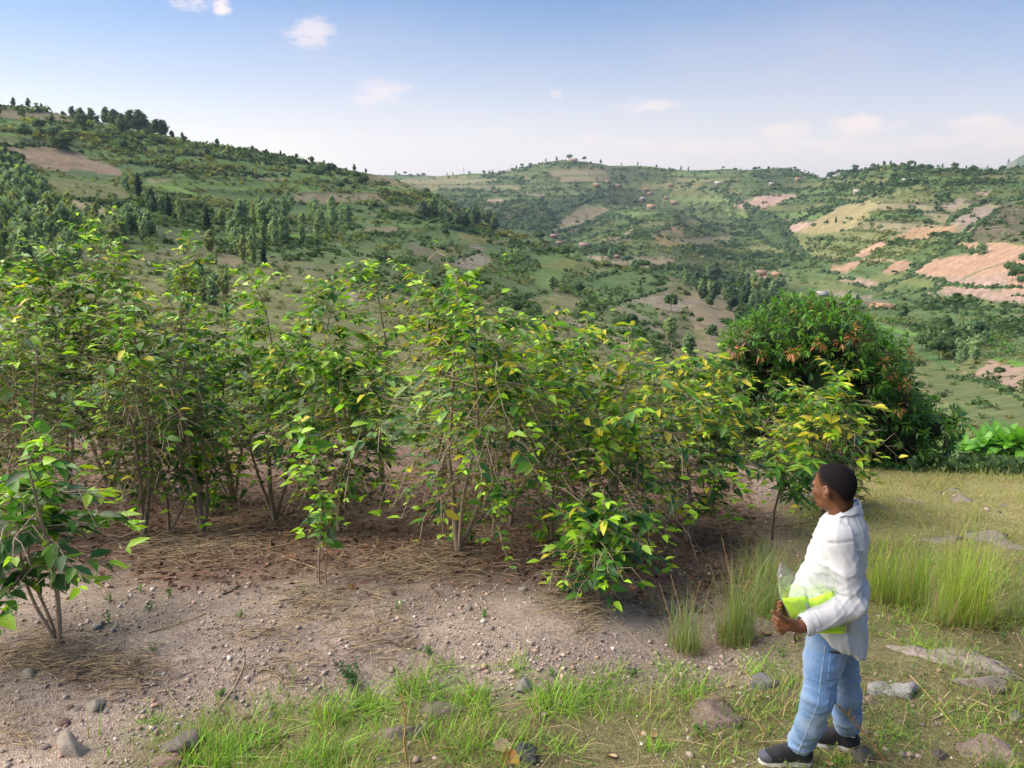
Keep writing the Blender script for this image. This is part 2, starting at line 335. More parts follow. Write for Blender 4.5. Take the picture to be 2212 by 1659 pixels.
# ---- the patchwork of fields
def Z1(*p): return [(x/3, 184+y/3) for x, y in p]
def Z2(*p): return [(737.3+x/3, 295+y/3) for x, y in p]
def Z3(*p): return [(1474.7+x/3, 295+y/3) for x, y in p]
PINK = (.37, .255, .20); ORNG = (.40, .255, .17); TAN = (.27, .22, .13); GREY = (.26, .205, .165); LIME = (.13, .25, .045); OLIV = (.15, .16, .065); DKG = (.05, .095, .04); GRN = (.085, .15, .055)
FIELDS = [
 (Z3((1755,700),(1830,685),(2260,700),(2290,1010),(2090,995),(2120,900),(1950,900),(1690,920),(1480,885),(1600,810),(1720,775),(1900,760)), ORNG, 0),
 (Z3((1480,885),(1690,920),(1950,900),(2120,900),(2100,985),(1900,975),(1670,960),(1700,930)), PINK, 0),
 (Z3((1570,1030),(1650,965),(2290,1003),(2290,1110),(2150,1100),(1960,1060),(1700,1050)), PINK, 0),
 (Z3((840,550),(1080,440),(1280,415),(1200,520),(1100,600),(830,640),(700,620)), (.28, .235, .12), .02),
 (Z3((620,605),(760,555),(840,560),(800,600),(700,615)), PINK, 0),
 (Z3((640,625),(830,640),(790,760),(700,740)), OLIV, .05),
 (Z3((1730,575),(1900,470),(2060,440),(2040,480),(1930,560),(1850,580)), GREY, .1),
 (Z3((1900,560),(2060,450),(2260,440),(2260,690),(1850,680)), (.13, .115, .07), .35),
 (Z3((320,450),(500,380),(640,370),(760,370),(690,400),(600,440),(480,480)), PINK, .12),
 (Z3((1340,660),(1490,600),(1780,580),(1750,620),(1560,660),(1450,670)), (.34, .22, .13), .08),
 (Z3((1100,770),(1250,690),(1330,690),(1250,740),(1150,790)), ORNG, .1), (Z3((1150,790),(1300,790),(1400,810),(1250,820)), ORNG, .1),
 (Z3((940,860),(1050,820),(1180,800),(1120,850),(1000,890)), ORNG, .2), (Z3((970,910),(1100,920),(1270,965),(1230,975),(1050,940)), PINK, .05),
 (Z3((1400,800),(1500,815),(1450,870),(1300,880)), ORNG, .3), (Z3((1180,590),(1300,560),(1260,610)), TAN, .2), (Z3((1410,450),(1490,400),(1560,410),(1480,470)), TAN, .3),
 (Z3((1690,440),(1800,390),(1830,410),(1730,480)), GREY, .2), (Z3((1310,370),(1560,310),(1600,330),(1400,390)), OLIV, .2), (Z3((1900,355),(2000,350),(1960,380)), PINK, .1),
 (Z3((870,1010),(1050,1010),(1310,1060),(1360,1100),(1090,1120)), GREY, .12), (Z3((500,870),(640,880),(650,925),(400,920)), TAN, .1),
 (Z3((1180,1195),(1340,1235),(1510,1275),(1520,1310),(1380,1280)), LIME, 0), (Z3((1610,1550),(1700,1580),(1770,1680),(1620,1620)), (.12, .30, .045), 0),
 (Z3((1750,1500),(1880,1540),(2000,1440),(2160,1480),(2260,1500),(2160,1640),(1980,1590)), (.34, .24, .175), .06),
 (Z3((2000,1420),(2212,1470),(2180,1500),(2010,1450)), LIME, .1), (Z3((1700,1195),(1880,1230),(1870,1245),(1720,1215)), PINK, 0),
 (Z3((1080,1150),(1500,1320),(1800,1500),(1650,1480),(1350,1400)), GRN, .15), (Z3((1500,1400),(1760,1520),(1900,1600),(2260,1750),(2260,1900),(1900,1900),(1600,1620)), (.12, .14, .06), .12),
 (Z3((1300,1160),(1450,1140),(1600,1150),(1500,1180)), OLIV, .1), (Z3((0,1040),(120,1070),(60,1110),(0,1100)), GREY, .05), (Z3((40,1240),(160,1250),(150,1330),(60,1320)), OLIV, .0),
 (Z3((2130,1130),(2260,1130),(2260,1165),(2140,1160)), PINK, 0),
 (Z2((700,820),(760,790),(900,760),(980,790),(970,840),(830,860)), GREY, .03), (Z2((1210,1060),(1400,1020),(1600,1070),(1500,1180),(1380,1180)), (.19, .18, .085), .04),
 (Z2((1770,1110),(1830,1095),(2080,1220),(2060,1260),(1900,1200)), GREY, .02), (Z2((1720,1310),(1760,1300),(1920,1340),(1930,1400),(1840,1390)), (.33, .245, .17), .02),
 (Z2((1820,1080),(2000,1020),(2120,990),(2212,1080),(2212,1140),(2100,1120),(1950,1080)), GREY, .06), (Z2((1600,940),(1780,890),(1910,940),(1780,1000),(1650,980)), GRN, .04),
 (Z2((1900,900),(1990,880),(2020,960),(1930,930)), OLIV, .05), (Z2((1540,770),(1640,775),(1850,830),(1830,850),(1640,810)), (.38, .30, .2), .05),
 (Z2((1370,620),(1430,540),(1560,450),(1740,470),(1600,560),(1450,640)), TAN, .25), (Z2((1830,630),(1900,590),(1890,620),(1840,640)), PINK, 0),
 (Z2((420,690),(500,700),(700,800),(600,810),(450,760)), (.16, .135, .085), .08), (Z2((230,300),(600,250),(930,260),(650,300),(600,370),(420,340)), (.26, .22, .1), .08),
 (Z2((850,690),(950,730),(890,745),(830,715)), GREY, .0), (Z2((150,585),(400,595),(380,620),(160,620)), (.22, .16, .115), .02), (Z2((0,870),(80,990),(170,1100),(60,1090)), GREY, .05),
 (Z2((1700,1180),(1850,1240),(1800,1280),(1650,1220)), OLIV, .1), (Z2((1500,1180),(1700,1260),(1690,1290),(1450,1200)), GREY, .1), (Z2((1640,680),(1780,640),(1900,660),(1750,700)), TAN, .3),
 (Z2((760,620),(1150,660),(1120,690),(780,700)), (.19, .18, .07), .3), (Z2((600,740),(700,710),(830,760),(680,790)), (.19, .18, .07), .3), (Z2((1260,830),(1500,790),(1740,870),(1560,900)), (.2, .18, .07), .3),
 (Z2((860,440),(1000,400),(1060,410),(940,480)), PINK, .2), (Z2((1200,370),(1320,375),(1300,395)), PINK, .1), (Z2((1150,265),(1230,265),(1200,280)), TAN, .1), (Z2((2000,640),(2212,560),(2212,700),(2080,720)), (.24, .18, .09), .25),
 (Z1((40,410),(280,400),(520,450),(780,550),(800,590),(540,585),(200,520),(170,490)), (.24, .18, .12), .02), (Z1((980,640),(1150,650),(1280,720),(1180,720)), (.15, .24, .06), .05),
 (Z1((920,610),(1150,610),(1000,635)), TAN, .05), (Z1((450,740),(700,790),(480,800)), TAN, .05), (Z1((950,900),(1160,940),(1380,1000),(1300,1080),(1060,1000)), (.10, .125, .06), .03),
 (Z1((1380,1060),(1580,1130),(1520,1210),(1400,1130)), (.2, .155, .1), .04), (Z1((1850,960),(2050,970),(2050,1000),(1900,1000)), LIME, .05), (Z1((1910,930),(2050,930),(2040,950)), GREY, 0),
 (Z1((800,350),(1030,355),(940,375)), (.15, .22, .07), 0), (Z1((1700,1100),(2212,1180),(2300,1300),(1700,1250)), (.16, .15, .075), .08), (Z1((0,400),(40,410),(170,490),(100,520),(0,480)), OLIV, .15),
 (Z1((440,540),(790,590),(700,610),(430,580)), (.09, .13, .06), .05), (Z1((1680,605),(1900,610),(1780,625)), TAN, .05), (Z1((0,320),(420,370),(300,400),(0,380)), (.13, .14, .065), .3),
 (Z1((200,600),(780,640),(900,760),(420,740)), (.13, .14, .06), .3), (Z1((400,740),(520,760),(740,800),(700,860),(470,800)), TAN, .08), (Z1((860,820),(920,810),(900,850)), GREY, 0)]
def inside(px, py, poly):
    c = np.zeros(px.shape, bool); n = len(poly)
    for i in range(n):
        x1, y1 = poly[i]; x2, y2 = poly[(i+1) % n]
        if y1 == y2: continue
        c ^= ((y1 > py) != (y2 > py)) & (px < (x2-x1)*(py-y1)/(y2-y1)+x1)
    return c
P3 = FP.reshape(-1, 3); vpx, vpy, _ = project(P3)
X_, Y_, R_ = P3[:, 0], P3[:, 1], FR.reshape(-1)
n1 = fbm(X_/70, Y_/70, 31, 4); n2 = fbm(X_/14, Y_/14, 41, 3); n3 = fbm(X_/240, Y_/240, 51, 3)
base = np.array([.135, .185, .066])[None]*(1+.5*n1[:, None]+.35*n2[:, None])
dryw = sstep(.02, .32, n3+.5*n1)[:, None]; base = base*(1-dryw*.75)+np.array([.19, .165, .085])*(dryw*.75)
LCOL = base.copy(); LDEN = np.where(dryw[:, 0] > .5, .55, 1.0)
wob_x = vpx+fbm(X_/9, Y_/9, 61, 3)*9; wob_y = vpy+fbm(X_/9, Y_/9, 71, 3)*5        # uneven field edges
EDGE = np.zeros(len(P3), bool)
ploughs = np.zeros(len(P3))
for poly, c, den in FIELDS:
    mx = [p[0] for p in poly]; my = [p[1] for p in poly]
    near = np.nonzero(VIS & (vpx > min(mx)-14) & (vpx < max(mx)+14) & (vpy > min(my)-10) & (vpy < max(my)+10))[0]
    # neighbours of the visible vertices too, so that no speckle is left
    if not len(near): continue
    m = inside(wob_x[near], wob_y[near], poly); sel = near[m]
    v = 1+.22*n2[sel]+.18*n1[sel]+rng.normal(0, .03, len(sel))
    LCOL[sel] = np.array(c)[None]*v[:, None]; LDEN[sel] = den
    ploughs[sel] = 1.0 if c in (ORNG, PINK, GREY) else .3
# plots one terrace high and a few dozen paces long, each with its own crop, the risers left to grass and bushes
tz = np.interp(R_, [100, 400, 900, 1800], [3.6, 5.0, 8.5, 13.]); zq = P3[:, 2]/tz+.5*fbm(X_/110, Y_/110, 23, 2); bd = np.floor(zq); fr_z = zq-bd
arc = np.arctan2(X_, Y_)*R_; cw = np.interp(R_, [100, 400, 900, 1800], [24, 42, 75, 120]); ci_ = np.floor(arc/cw+7.3*_hash(bd, bd*0, 3)+.4*fbm(X_/40, Y_/40, 25, 2)); hsh = _hash(bd, ci_, 91); hs2 = _hash(bd, ci_, 92)
crop = np.select([hsh < .16, hsh < .30, hsh < .48, hsh < .60], [0, 1, 2, 3], 4); free = LDEN >= .5
cc = np.array([[.25, .19, .13], [.21, .20, .09], [.13, .21, .065], [.17, .19, .075], [.10, .155, .06]])[crop]*(.85+.3*hs2[:, None])*(1+.18*n2[:, None])
pw = (sstep(95, 150, R_)*(1-.35*sstep(600, 1500, R_)))[:, None]*.72; LCOL = np.where(free[:, None], LCOL*(1-pw)+cc*pw, LCOL)
LDEN = np.where(free & (R_ > 110), LDEN*np.array([.12, .35, .45, .6, 1.25])[crop], LDEN)
rise = sstep(.70, .82, fr_z)*(1-sstep(.95, 1.0, fr_z))*free*sstep(100, 150, R_); fa = arc/cw+7.3*_hash(bd, bd*0, 3)+.4*fbm(X_/40, Y_/40, 25, 2); fa = fa-np.floor(fa); rise = np.maximum(rise, (1-sstep(.02, .05, np.minimum(fa, 1-fa)))*free*sstep(100, 150, R_)*(hs2 < .6)); LCOL = LCOL*(1-.55*rise[:, None])+np.array([.05, .08, .03])*.55*rise[:, None]; LDEN = LDEN*(1+2.8*rise)
# darker overgrown ravines and far woods
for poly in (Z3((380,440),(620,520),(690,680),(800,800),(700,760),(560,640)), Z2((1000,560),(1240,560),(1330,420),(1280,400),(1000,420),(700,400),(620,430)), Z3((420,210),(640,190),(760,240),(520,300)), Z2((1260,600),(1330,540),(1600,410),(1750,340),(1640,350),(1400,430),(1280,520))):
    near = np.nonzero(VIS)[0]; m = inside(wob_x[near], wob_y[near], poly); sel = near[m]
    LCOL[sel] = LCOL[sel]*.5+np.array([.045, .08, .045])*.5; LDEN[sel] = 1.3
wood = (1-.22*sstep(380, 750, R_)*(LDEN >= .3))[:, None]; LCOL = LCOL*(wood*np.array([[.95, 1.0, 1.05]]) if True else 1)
# ploughed rows are real furrows a hand deep
fur = np.sin((X_*.35+Y_*.94)/(.55+R_*.0028)*math.pi)*(.05+R_*.0005)*ploughs*sstep(80, 120, R_)
P3 = P3.copy(); P3[:, 2] += fur
LCOL = LCOL*(1+.13*np.sign(fur)[:, None]*np.minimum(ploughs, 1)[:, None]*.6)  # furrow shading also put into the colour: crests lighter, troughs darker
ii = np.arange(NA-1)[:, None]*NT; jj = np.arange(NT-1)[None]
LF = np.stack([ii+jj, ii+NT+jj, ii+NT+jj+1, ii+jj+1], -1).reshape(-1, 4)
MT['land'] = vcol_mat('land', rough=.95, noise_scale=.35, noise_amt=.3, spec=.05)
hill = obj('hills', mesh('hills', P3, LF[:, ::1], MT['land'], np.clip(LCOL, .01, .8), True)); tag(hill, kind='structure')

# ------------------------------------------------------------------ the near ground
def gz(x, y):
    x = np.asarray(x, float); y = np.asarray(y, float)
    z = -.15*(y-3.8)
    z = z+np.where(y < 3.2, (3.2-y)*.28, 0)                                      # the bank the camera stands on
    brow = 13.4-.30*np.maximum(x-2, 0)+0*y; k = np.clip(y-brow, 0, 40); z = z-.055*k**1.7*np.clip(.35+.06*(x+6), .3, 1.6)
    left = sstep(1.6, .2, x)
    z = z+.27*sstep(4.35, 5.35, y-.10*x)*left*(1-sstep(6.5, 9.5, y))                 # the coffee bed is a low bench above the grass strip
    z = z+.10*np.exp(-((x-2.6)/.9)**2-((y-5.1)/.8)**2)                             # rock hump right of the man
    z = z+.05*fbm(x/1.3, y/1.3, 5, 3)+.07*fbm(x/.7, y/.7, 8, 2)*left*sstep(3.8, 4.6, y)*(1-sstep(6, 8, y))+.022*fbm(x/.35, y/.35, 6, 3)*sstep(25, 8, y)
    return z
def near_hit(px, py):
    d = ray(px, py); t = np.linspace(2.6, 30, 1400)/d[1]
    P = d[None]*t[:, None]; P[:, 2] += CZ; below = P[:, 2] < gz(P[:, 0], P[:, 1])
    if not below.any(): return None
    return Vector(P[np.argmax(below)])
gx = np.concatenate([np.linspace(-40, -9, 34)[:-1], np.linspace(-9, 9, 290), np.linspace(9, 40, 34)[1:]])
gy = np.concatenate([np.linspace(-6, 2.8, 20)[:-1], np.linspace(2.8, 9, 210)[:-1], np.linspace(9, 19, 120)[:-1], np.linspace(19, 34, 30)])
GXX, GYY = np.meshgrid(gx, gy, indexing='ij'); GZZ = gz(GXX, GYY)
def grass_zone(x, y):
    """0 bare gravel .. 1 grass, as the photo shows it"""
    b = 4.55+.10*x+.35*fbm(x/1.1, y*0+.3, 77, 3)                                     # edge of the grass strip
    strip = sstep(b+.25, b-.35, y)*sstep(-2.6, -1.7, x+.35*fbm(x/.5, y/.5, 78, 2))
    right = sstep(1.0, 1.9, x-.42*(y-4.2)+.5*fbm(x/.9, y/.9, 79, 3))*sstep(40, 7.5, y)
    right = np.maximum(right, sstep(3.3, 4.6, x-.16*(y-6)+.7*fbm(x/1.1, y/1.1, 80, 2)))
    return np.clip(np.maximum(strip, right), 0, 1)
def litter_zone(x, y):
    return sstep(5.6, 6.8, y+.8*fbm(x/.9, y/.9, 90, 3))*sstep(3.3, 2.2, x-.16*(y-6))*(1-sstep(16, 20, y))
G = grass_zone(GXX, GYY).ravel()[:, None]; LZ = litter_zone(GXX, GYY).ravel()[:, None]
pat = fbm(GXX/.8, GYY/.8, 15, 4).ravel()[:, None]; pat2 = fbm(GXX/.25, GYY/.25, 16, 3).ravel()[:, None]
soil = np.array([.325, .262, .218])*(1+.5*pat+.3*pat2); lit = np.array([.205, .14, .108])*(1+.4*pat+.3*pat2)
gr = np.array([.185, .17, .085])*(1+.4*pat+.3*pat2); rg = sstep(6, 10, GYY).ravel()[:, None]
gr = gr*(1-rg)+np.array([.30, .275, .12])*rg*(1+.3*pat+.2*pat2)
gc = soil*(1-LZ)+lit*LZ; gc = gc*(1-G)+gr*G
def ground_mat():
    m, nt, N, L, B = mat_base('soil')
    a = N.new('ShaderNodeAttribute'); a.attribute_name = 'Col'; tc = N.new('ShaderNodeTexCoord')
    n = N.new('ShaderNodeTexNoise'); n.inputs['Scale'].default_value = 26; n.inputs['Detail'].default_value = 9; n.inputs['Roughness'].default_value = .72; L.new(tc.outputs['Object'], n.inputs[0])
    v = N.new('ShaderNodeTexVoronoi'); v.inputs['Scale'].default_value = 34; L.new(tc.outputs['Object'], v.inputs[0])
    v2 = N.new('ShaderNodeTexVoronoi'); v2.inputs['Scale'].default_value = 95; L.new(tc.outputs['Object'], v2.inputs[0])
    mr = N.new('ShaderNodeMapRange'); mr.inputs[1].default_value = .3; mr.inputs[2].default_value = .7; mr.inputs[3].default_value = .6; mr.inputs[4].default_value = 1.4; L.new(n.outputs['Fac'], mr.inputs[0])
    c = mix_rgb(N, L, 'MULTIPLY', 1.0, a.outputs['Color'], mr.outputs[0])
    # fine grit: each cell its own tone
    c2 = N.new('ShaderNodeSeparateColor'); L.new(v2.outputs['Color'], c2.inputs[0]); m2 = N.new('ShaderNodeMapRange'); m2.inputs[3].default_value = .65; m2.inputs[4].default_value = 1.45; L.new(c2.outputs[0], m2.inputs[0])
    c = mix_rgb(N, L, 'MULTIPLY', .8, c, m2.outputs[0])
    L.new(c, B.inputs['Base Color']); B.inputs['Roughness'].default_value = .95; B.inputs['Specular IOR Level'].default_value = .1
    ad = N.new('ShaderNodeMath'); ad.operation = 'ADD'; L.new(v2.outputs['Distance'], ad.inputs[0]); L.new(n.outputs['Fac'], ad.inputs[1])
    b = N.new('ShaderNodeBump'); b.inputs['Strength'].default_value = .8; b.inputs['Distance'].default_value = .012; L.new(ad.outputs[0], b.inputs['Height']); L.new(b.outputs[0], B.inputs['Normal'])
    return m
MT['soil'] = ground_mat()
na, nb = GXX.shape; ii = np.arange(na-1)[:, None]*nb; jj = np.arange(nb-1)[None]
GF = np.stack([ii+jj, ii+nb+jj, ii+nb+jj+1, ii+jj+1], -1).reshape(-1, 4)
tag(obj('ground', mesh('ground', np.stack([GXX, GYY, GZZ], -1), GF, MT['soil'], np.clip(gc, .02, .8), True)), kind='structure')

# ------------------------------------------------------------------ the air
def haze(density=.00013):
    m, nt, N, L, B = mat_base('air'); N.remove(B)
    v = N.new('ShaderNodeVolumePrincipled'); v.inputs['Color'].default_value = (.62, .77, 1.0, 1); v.inputs['Density'].default_value = density; v.inputs['Anisotropy'].default_value = .3
    L.new(v.outputs[0], N['Material Output'].inputs['Volume'])
    lo, hi = float(P3[:, 2].min())-1.5, float(P3[:, 2].max())+22; a = 6400
    V = [(x, y, z) for z in (lo, hi) for y in (-a, a) for x in (-a, a)]
    F = [(0, 2, 3, 1), (4, 5, 7, 6), (0, 1, 5, 4), (2, 6, 7, 3), (0, 4, 6, 2), (1, 3, 7, 5)]
    tag(obj('haze', mesh('haze', V, np.array(F), m)), kind='stuff')
haze()
# ------------------------------------------------------------------ trees and bushes of the far land
LEAFQ_V = np.array([(-.5, -.32, 0), (.5, -.32, .10), (.5, .32, -.06), (-.5, .32, .08)]); LEAFQ_F = [np.array([(0, 1, 2), (0, 2, 3)])]
def sphere_pts(n, r):
    v = r.normal(size=(n, 3)); return v/np.linalg.norm(v, axis=1)[:, None]
def clump_cards(bag, centres, radii, n, size, col, r, vary=.3, shade=None, squash=1.0):
    """leaf sprays spread through a set of ellipsoid clumps"""
    centres = np.asarray(centres, float); radii = np.asarray(radii, float)
    wgt = radii[:, 0]**2; k = r.choice(len(centres), n, p=wgt/wgt.sum())
    d = sphere_pts(n, r); rad = r.uniform(.55, 1.05, n)[:, None]
    P = centres[k]+d*radii[k]*rad
    D = sphere_pts(n, r); D[:, 2] *= .6; up = d+sphere_pts(n, r)*.7+np.array([0, 0, .35])
    tone = r.uniform(1-vary, 1+vary, (len(centres), 1))[k]*r.uniform(.8, 1.25, (n, 1))
    c = np.asarray(col)[None]*tone; c = c*(1+r.normal(0, .06, (n, 3)))
    bag.instances(LEAFQ_V, LEAFQ_F, frames(D, up, size*r.uniform(.6, 1.4, n), P), np.clip(c, .005, .9))
def core(bag, centres, radii, col, r):
    """the dense inner twigs and leaves of each clump"""
    ico = ICO1
    for c, q in zip(centres, radii):
        v = ico[0]*(1+r.uniform(-.22, .22, (len(ico[0]), 1)))*np.asarray(q)*.74+np.asarray(c)
        bag.add(v, ico[1], np.asarray(col)*r.uniform(.85, 1.15))
def ico(sub):
    bm = bmesh.new(); bmesh.ops.create_icosphere(bm, subdivisions=sub, radius=1); bm.verts.ensure_lookup_table()
    V = np.array([v.co[:] for v in bm.verts]); F = np.array([[v.index for v in f.verts] for f in bm.faces]); bm.free(); return V, F
ICO1, ICO2 = ico(1), ico(2)
def tree_proto(seed, h, wid, trunk_frac, kind, col, n=230, leaf=.16):
    """crown and trunk meshes of a tree h high; kinds: gum (slender, clumps up a stem), round, column"""
    r = np.random.default_rng(seed); T = Bag(); C = Bag(); cen = []; rad = []
    lean = r.uniform(-.05, .05, 2)*h
    stem = [(lean[0]*s*s, lean[1]*s*s, h*.92*s) for s in np.linspace(0, 1, 6)]
    tube(T, stem, np.linspace(.028*h*.6, .006*h, 6), np.array([.24, .20, .155]) if kind == 'gum' else np.array([.10, .075, .055]), 5)
    if kind == 'column':
        for s in np.linspace(trunk_frac, .97, 8): cen.append((lean[0]*s+r.uniform(-.03, .03)*h*wid, lean[1]*s, h*s)); q = wid*h*.5*math.sin(math.pi*min(1, .2+.8*s))**.7+.02*h; rad.append((q, q, h*.11))
    elif kind == 'gum':
        m = 11
        for i in range(m):
            s = trunk_frac+(1-trunk_frac)*(i+.5)/m; a = r.uniform(0, 6.28); prof = math.sin(math.pi*(.16+.8*(i+.5)/m))**.8
            q = wid*h*.5*prof; o = q*.5; cen.append((lean[0]*s+math.cos(a)*o, lean[1]*s+math.sin(a)*o, h*s)); t = q*r.uniform(.55, .8)+.02*h; rad.append((t, t, t*1.25))
            if i % 3 == 0: tube(T, [stem[int(s*5)], cen[-1]], [.008*h, .003*h], np.array([.22, .18, .14]), 3)
    else:
        for i in range(13):
            d = sphere_pts(1, r)[0]; d[2] = abs(d[2])*.9-.25; q = r.uniform(.45, .75); zc = trunk_frac*h+(1-trunk_frac)*h*.5
            c = (d[0]*wid*h*.5*q, d[1]*wid*h*.5*q, zc+d[2]*(1-trunk_frac)*h*.45*q*1.3); cen.append(c); t = wid*h*r.uniform(.17, .25); rad.append((t, t, t*.85))
            tube(T, [stem[2], c], [.012*h, .004*h], np.array([.10, .075, .055]), 3)
    core(C, cen, rad, np.asarray(col)*.9, r)
    clump_cards(C, cen, rad, n, h*leaf, col, r)
    return C.mesh('crown', MT['far_leaf']), T.mesh('trunk', MT['twig'])
GUM = (.26, .355, .17); GUMB = (.205, .31, .165); DARK = (.085, .15, .06); DKB = (.085, .16, .08); CYP = (.03, .065, .04)
PROTO = {'gum': [tree_proto(100+i, 1.0, [.42, .5, .36, .46][i], .2, 'gum', [GUM, GUMB, (.27, .33, .14), (.20, .31, .16)][i], 260, .085) for i in range(4)],
 'dark': [tree_proto(200+i, 1.0, [1.0, .85, 1.15][i], .12, 'round', [DARK, DKB, (.08, .14, .055)][i], 260, .10) for i in range(3)],
 'column': [tree_proto(300+i, 1.0, [.3, .36][i], .08, 'column', [CYP, (.03, .06, .035)][i], 240, .08) for i in range(2)],
 'pine': [tree_proto(400+i, 1.0, [.5, .6, .42][i], .22, 'gum', [(.10, .16, .09), (.09, .15, .085), (.115, .175, .1)][i], 240, .095) for i in range(3)]}
def plant_tree(kind, name, p, h, label, cat='tree', group=None, parts=True, wide=1.0):
    c, t = random.choice(PROTO[kind]); root = empty(name, (p[0], p[1], p[2]-.04*h), label, cat, group)
    root.rotation_euler.z = random.uniform(0, 6.28); s = h; root.scale = (s*wide, s*wide, s)
    obj('crown', c, root); obj('trunk', t, root); return root
def poly_pts(poly, n, tries=60):
    mx = [p[0] for p in poly]; my = [p[1] for p in poly]; out = []
    for _ in range(n*tries):
        if len(out) >= n: break
        x = random.uniform(min(mx), max(mx)); y = random.uniform(min(my), max(my))
        if inside(np.array([x]), np.array([y]), poly)[0]: out.append((x, y))
    return out
def px_height(p, px):                       # metres that show as px photo pixels (2212 wide) at point p
    return px*KP/FPX*math.hypot(p[0], p[1])/math.cos(R(6))
def grove(kind, name, poly, n, hpx, label, group, wide=1.0, gap=.0):
    done = []
    for x, y in poly_pts(poly, n*3):
        if len(done) >= n: break
        p = land(x, y)
        if p is None or any((p[0]-q[0])**2+(p[1]-q[1])**2 < gap*gap for q in done): continue
        k = kind if isinstance(kind, str) else random.choice(kind)
        plant_tree(k, name, p, px_height(p, random.uniform(*hpx)), label, 'tree', group, wide=wide*random.uniform(.85, 1.2)); done.append(p)
def trees_at(kind, name, items, label_of, group=None, wide=1.0):
    for i, it in enumerate(items):
        x, y, hp = it[:3]; p = land(x, y)
        if p is None: p = land(x, y+6)
        if p is None: continue
        plant_tree(it[3] if len(it) > 3 else kind, name, p, px_height(p, hp), label_of if isinstance(label_of, str) else label_of[i], 'tree', group, wide=it[4] if len(it) > 4 else wide)
# the gum groves on the left hill, nearest first
grove('gum', 'eucalyptus_tree', Z1((-40,1250),(-40,960),(120,930),(360,1000),(480,1100),(520,1230)), 62, (52, 78), 'pale young eucalyptus in the dense grove at the foot of the left hill', 'eucalyptus grove at the foot of the left hill', 1.0)
grove('gum', 'eucalyptus_tree', Z1((-40,900),(0,640),(200,680),(420,860),(560,960),(480,1020),(200,960)), 46, (44, 66), 'tall eucalyptus in the wood along the left edge of the hillside', 'eucalyptus wood on the left hillside', 1.0)
grove('gum', 'eucalyptus_tree', Z1((520,1010),(560,900),(760,900),(960,950),(1000,1040),(760,1080)), 26, (36, 56), 'eucalyptus in the belt of trees above the coffee tops at left', 'belt of eucalyptus above the coffee', 1.0)
grove('gum', 'eucalyptus_tree', Z1((1350,900),(1500,830),(2212,840),(2300,900),(2000,1010),(1800,1080),(1500,1060)), 40, (34, 56), 'young eucalyptus in the plantation on the middle of the left hill', 'eucalyptus plantation on the left hill', .95)
grove('gum', 'eucalyptus_tree', Z1((1480,1080),(1640,1040),(1700,1180),(1560,1170)), 6, (44, 60), 'eucalyptus beside the narrow dark cypress on the left hill', 'eucalyptus by the dark cypress', 1.0)
grove('gum', 'eucalyptus_tree', Z1((1060,1330),(1300,1280),(1500,1320),(1480,1420),(1100,1420)), 14, (40, 60), 'eucalyptus showing behind the bare-topped coffee tree', 'eucalyptus behind the bare-topped coffee tree', 1.0)
grove(['gum', 'pine'], 'eucalyptus_tree', Z3((0,960),(260,900),(520,960),(860,1060),(840,1130),(520,1170),(180,1110),(20,1030)), 44, (26, 42), 'eucalyptus in the grove on the spur below the brown houses', 'eucalyptus grove on the spur below the houses', 1.0)
grove(['gum', 'dark'], 'eucalyptus_tree', Z3((1520,1400),(1600,1300),(1900,1260),(1980,1380),(1960,1480),(1740,1480)), 24, (30, 54), 'tree in the clump on the slope right of the mango tree', 'tree clump right of the mango tree', .95)
grove(['pine', 'gum'], 'ridge_tree', Z2((420,470),(600,480),(860,530),(1010,590),(1000,620),(700,590),(470,500)), 30, (22, 36), 'tree in the dark line along the lower shoulder of the left hill', 'tree line on the shoulder of the left hill', 1.1)
# single trees one can point at
trees_at('column', 'cypress_tree', [(1345/3, 184+940/3, 50), (1710/3, 184+1170/3, 44, 'column', .9)], ['narrow dark cypress beside the pale rocks on the left hill', 'narrow dark cypress above the coffee tops, lower on the left hill'])
trees_at('gum', 'eucalyptus_tree', [(1365/3, 184+1080/3, 46)], ['round pale tree standing alone below the narrow dark cypress'], wide=1.7)
trees_at('pine', 'dark_tree', [(895/3, 184+720/3, 44, 'column'), (830/3, 184+700/3, 36, 'gum'), (990/3, 184+850/3, 54), (1060/3, 184+860/3, 44, 'gum'), (1090/3, 184+870/3, 46, 'column'), (1180/3, 184+905/3, 54, 'gum'), (790/3, 184+850/3, 38, 'dark', .9), (860/3, 184+840/3, 28, 'dark')],
 ['dark pointed tree upright above the tan strip on the left hill', 'grey-green tree touching the dark pointed tree', 'tallest dark tree in the row on the left hill', 'slim grey-green tree behind the tallest dark tree', 'second dark pointed tree in the row on the left hill', 'broad grey tree at the right end of the dark row', 'bushy dark tree left of the dark row, by the tan terrace', 'small bushy dark tree by the tan terrace'])
grove('dark', 'dark_bush_tree', Z1((90,300),(280,260),(460,290),(560,360),(820,380),(820,440),(560,470),(280,410),(80,340)), 22, (16, 32), 'dark round tree near the top of the left hill', 'dark round trees near the hilltop', 1.0)
grove('dark', 'dark_bush_tree', Z1((-20,600),(-20,460),(160,490),(170,540),(40,590)), 7, (22, 34), 'dark tree at the left edge by the tan field', 'dark trees at the left edge', 1.1)
grove('dark', 'dark_bush_tree', Z1((1960,600),(2100,560),(2300,600),(2420,700),(2300,720),(2000,640)), 12, (20, 34), 'dark round tree on the upper right flank of the left hill', 'dark trees on the flank of the left hill', 1.0)
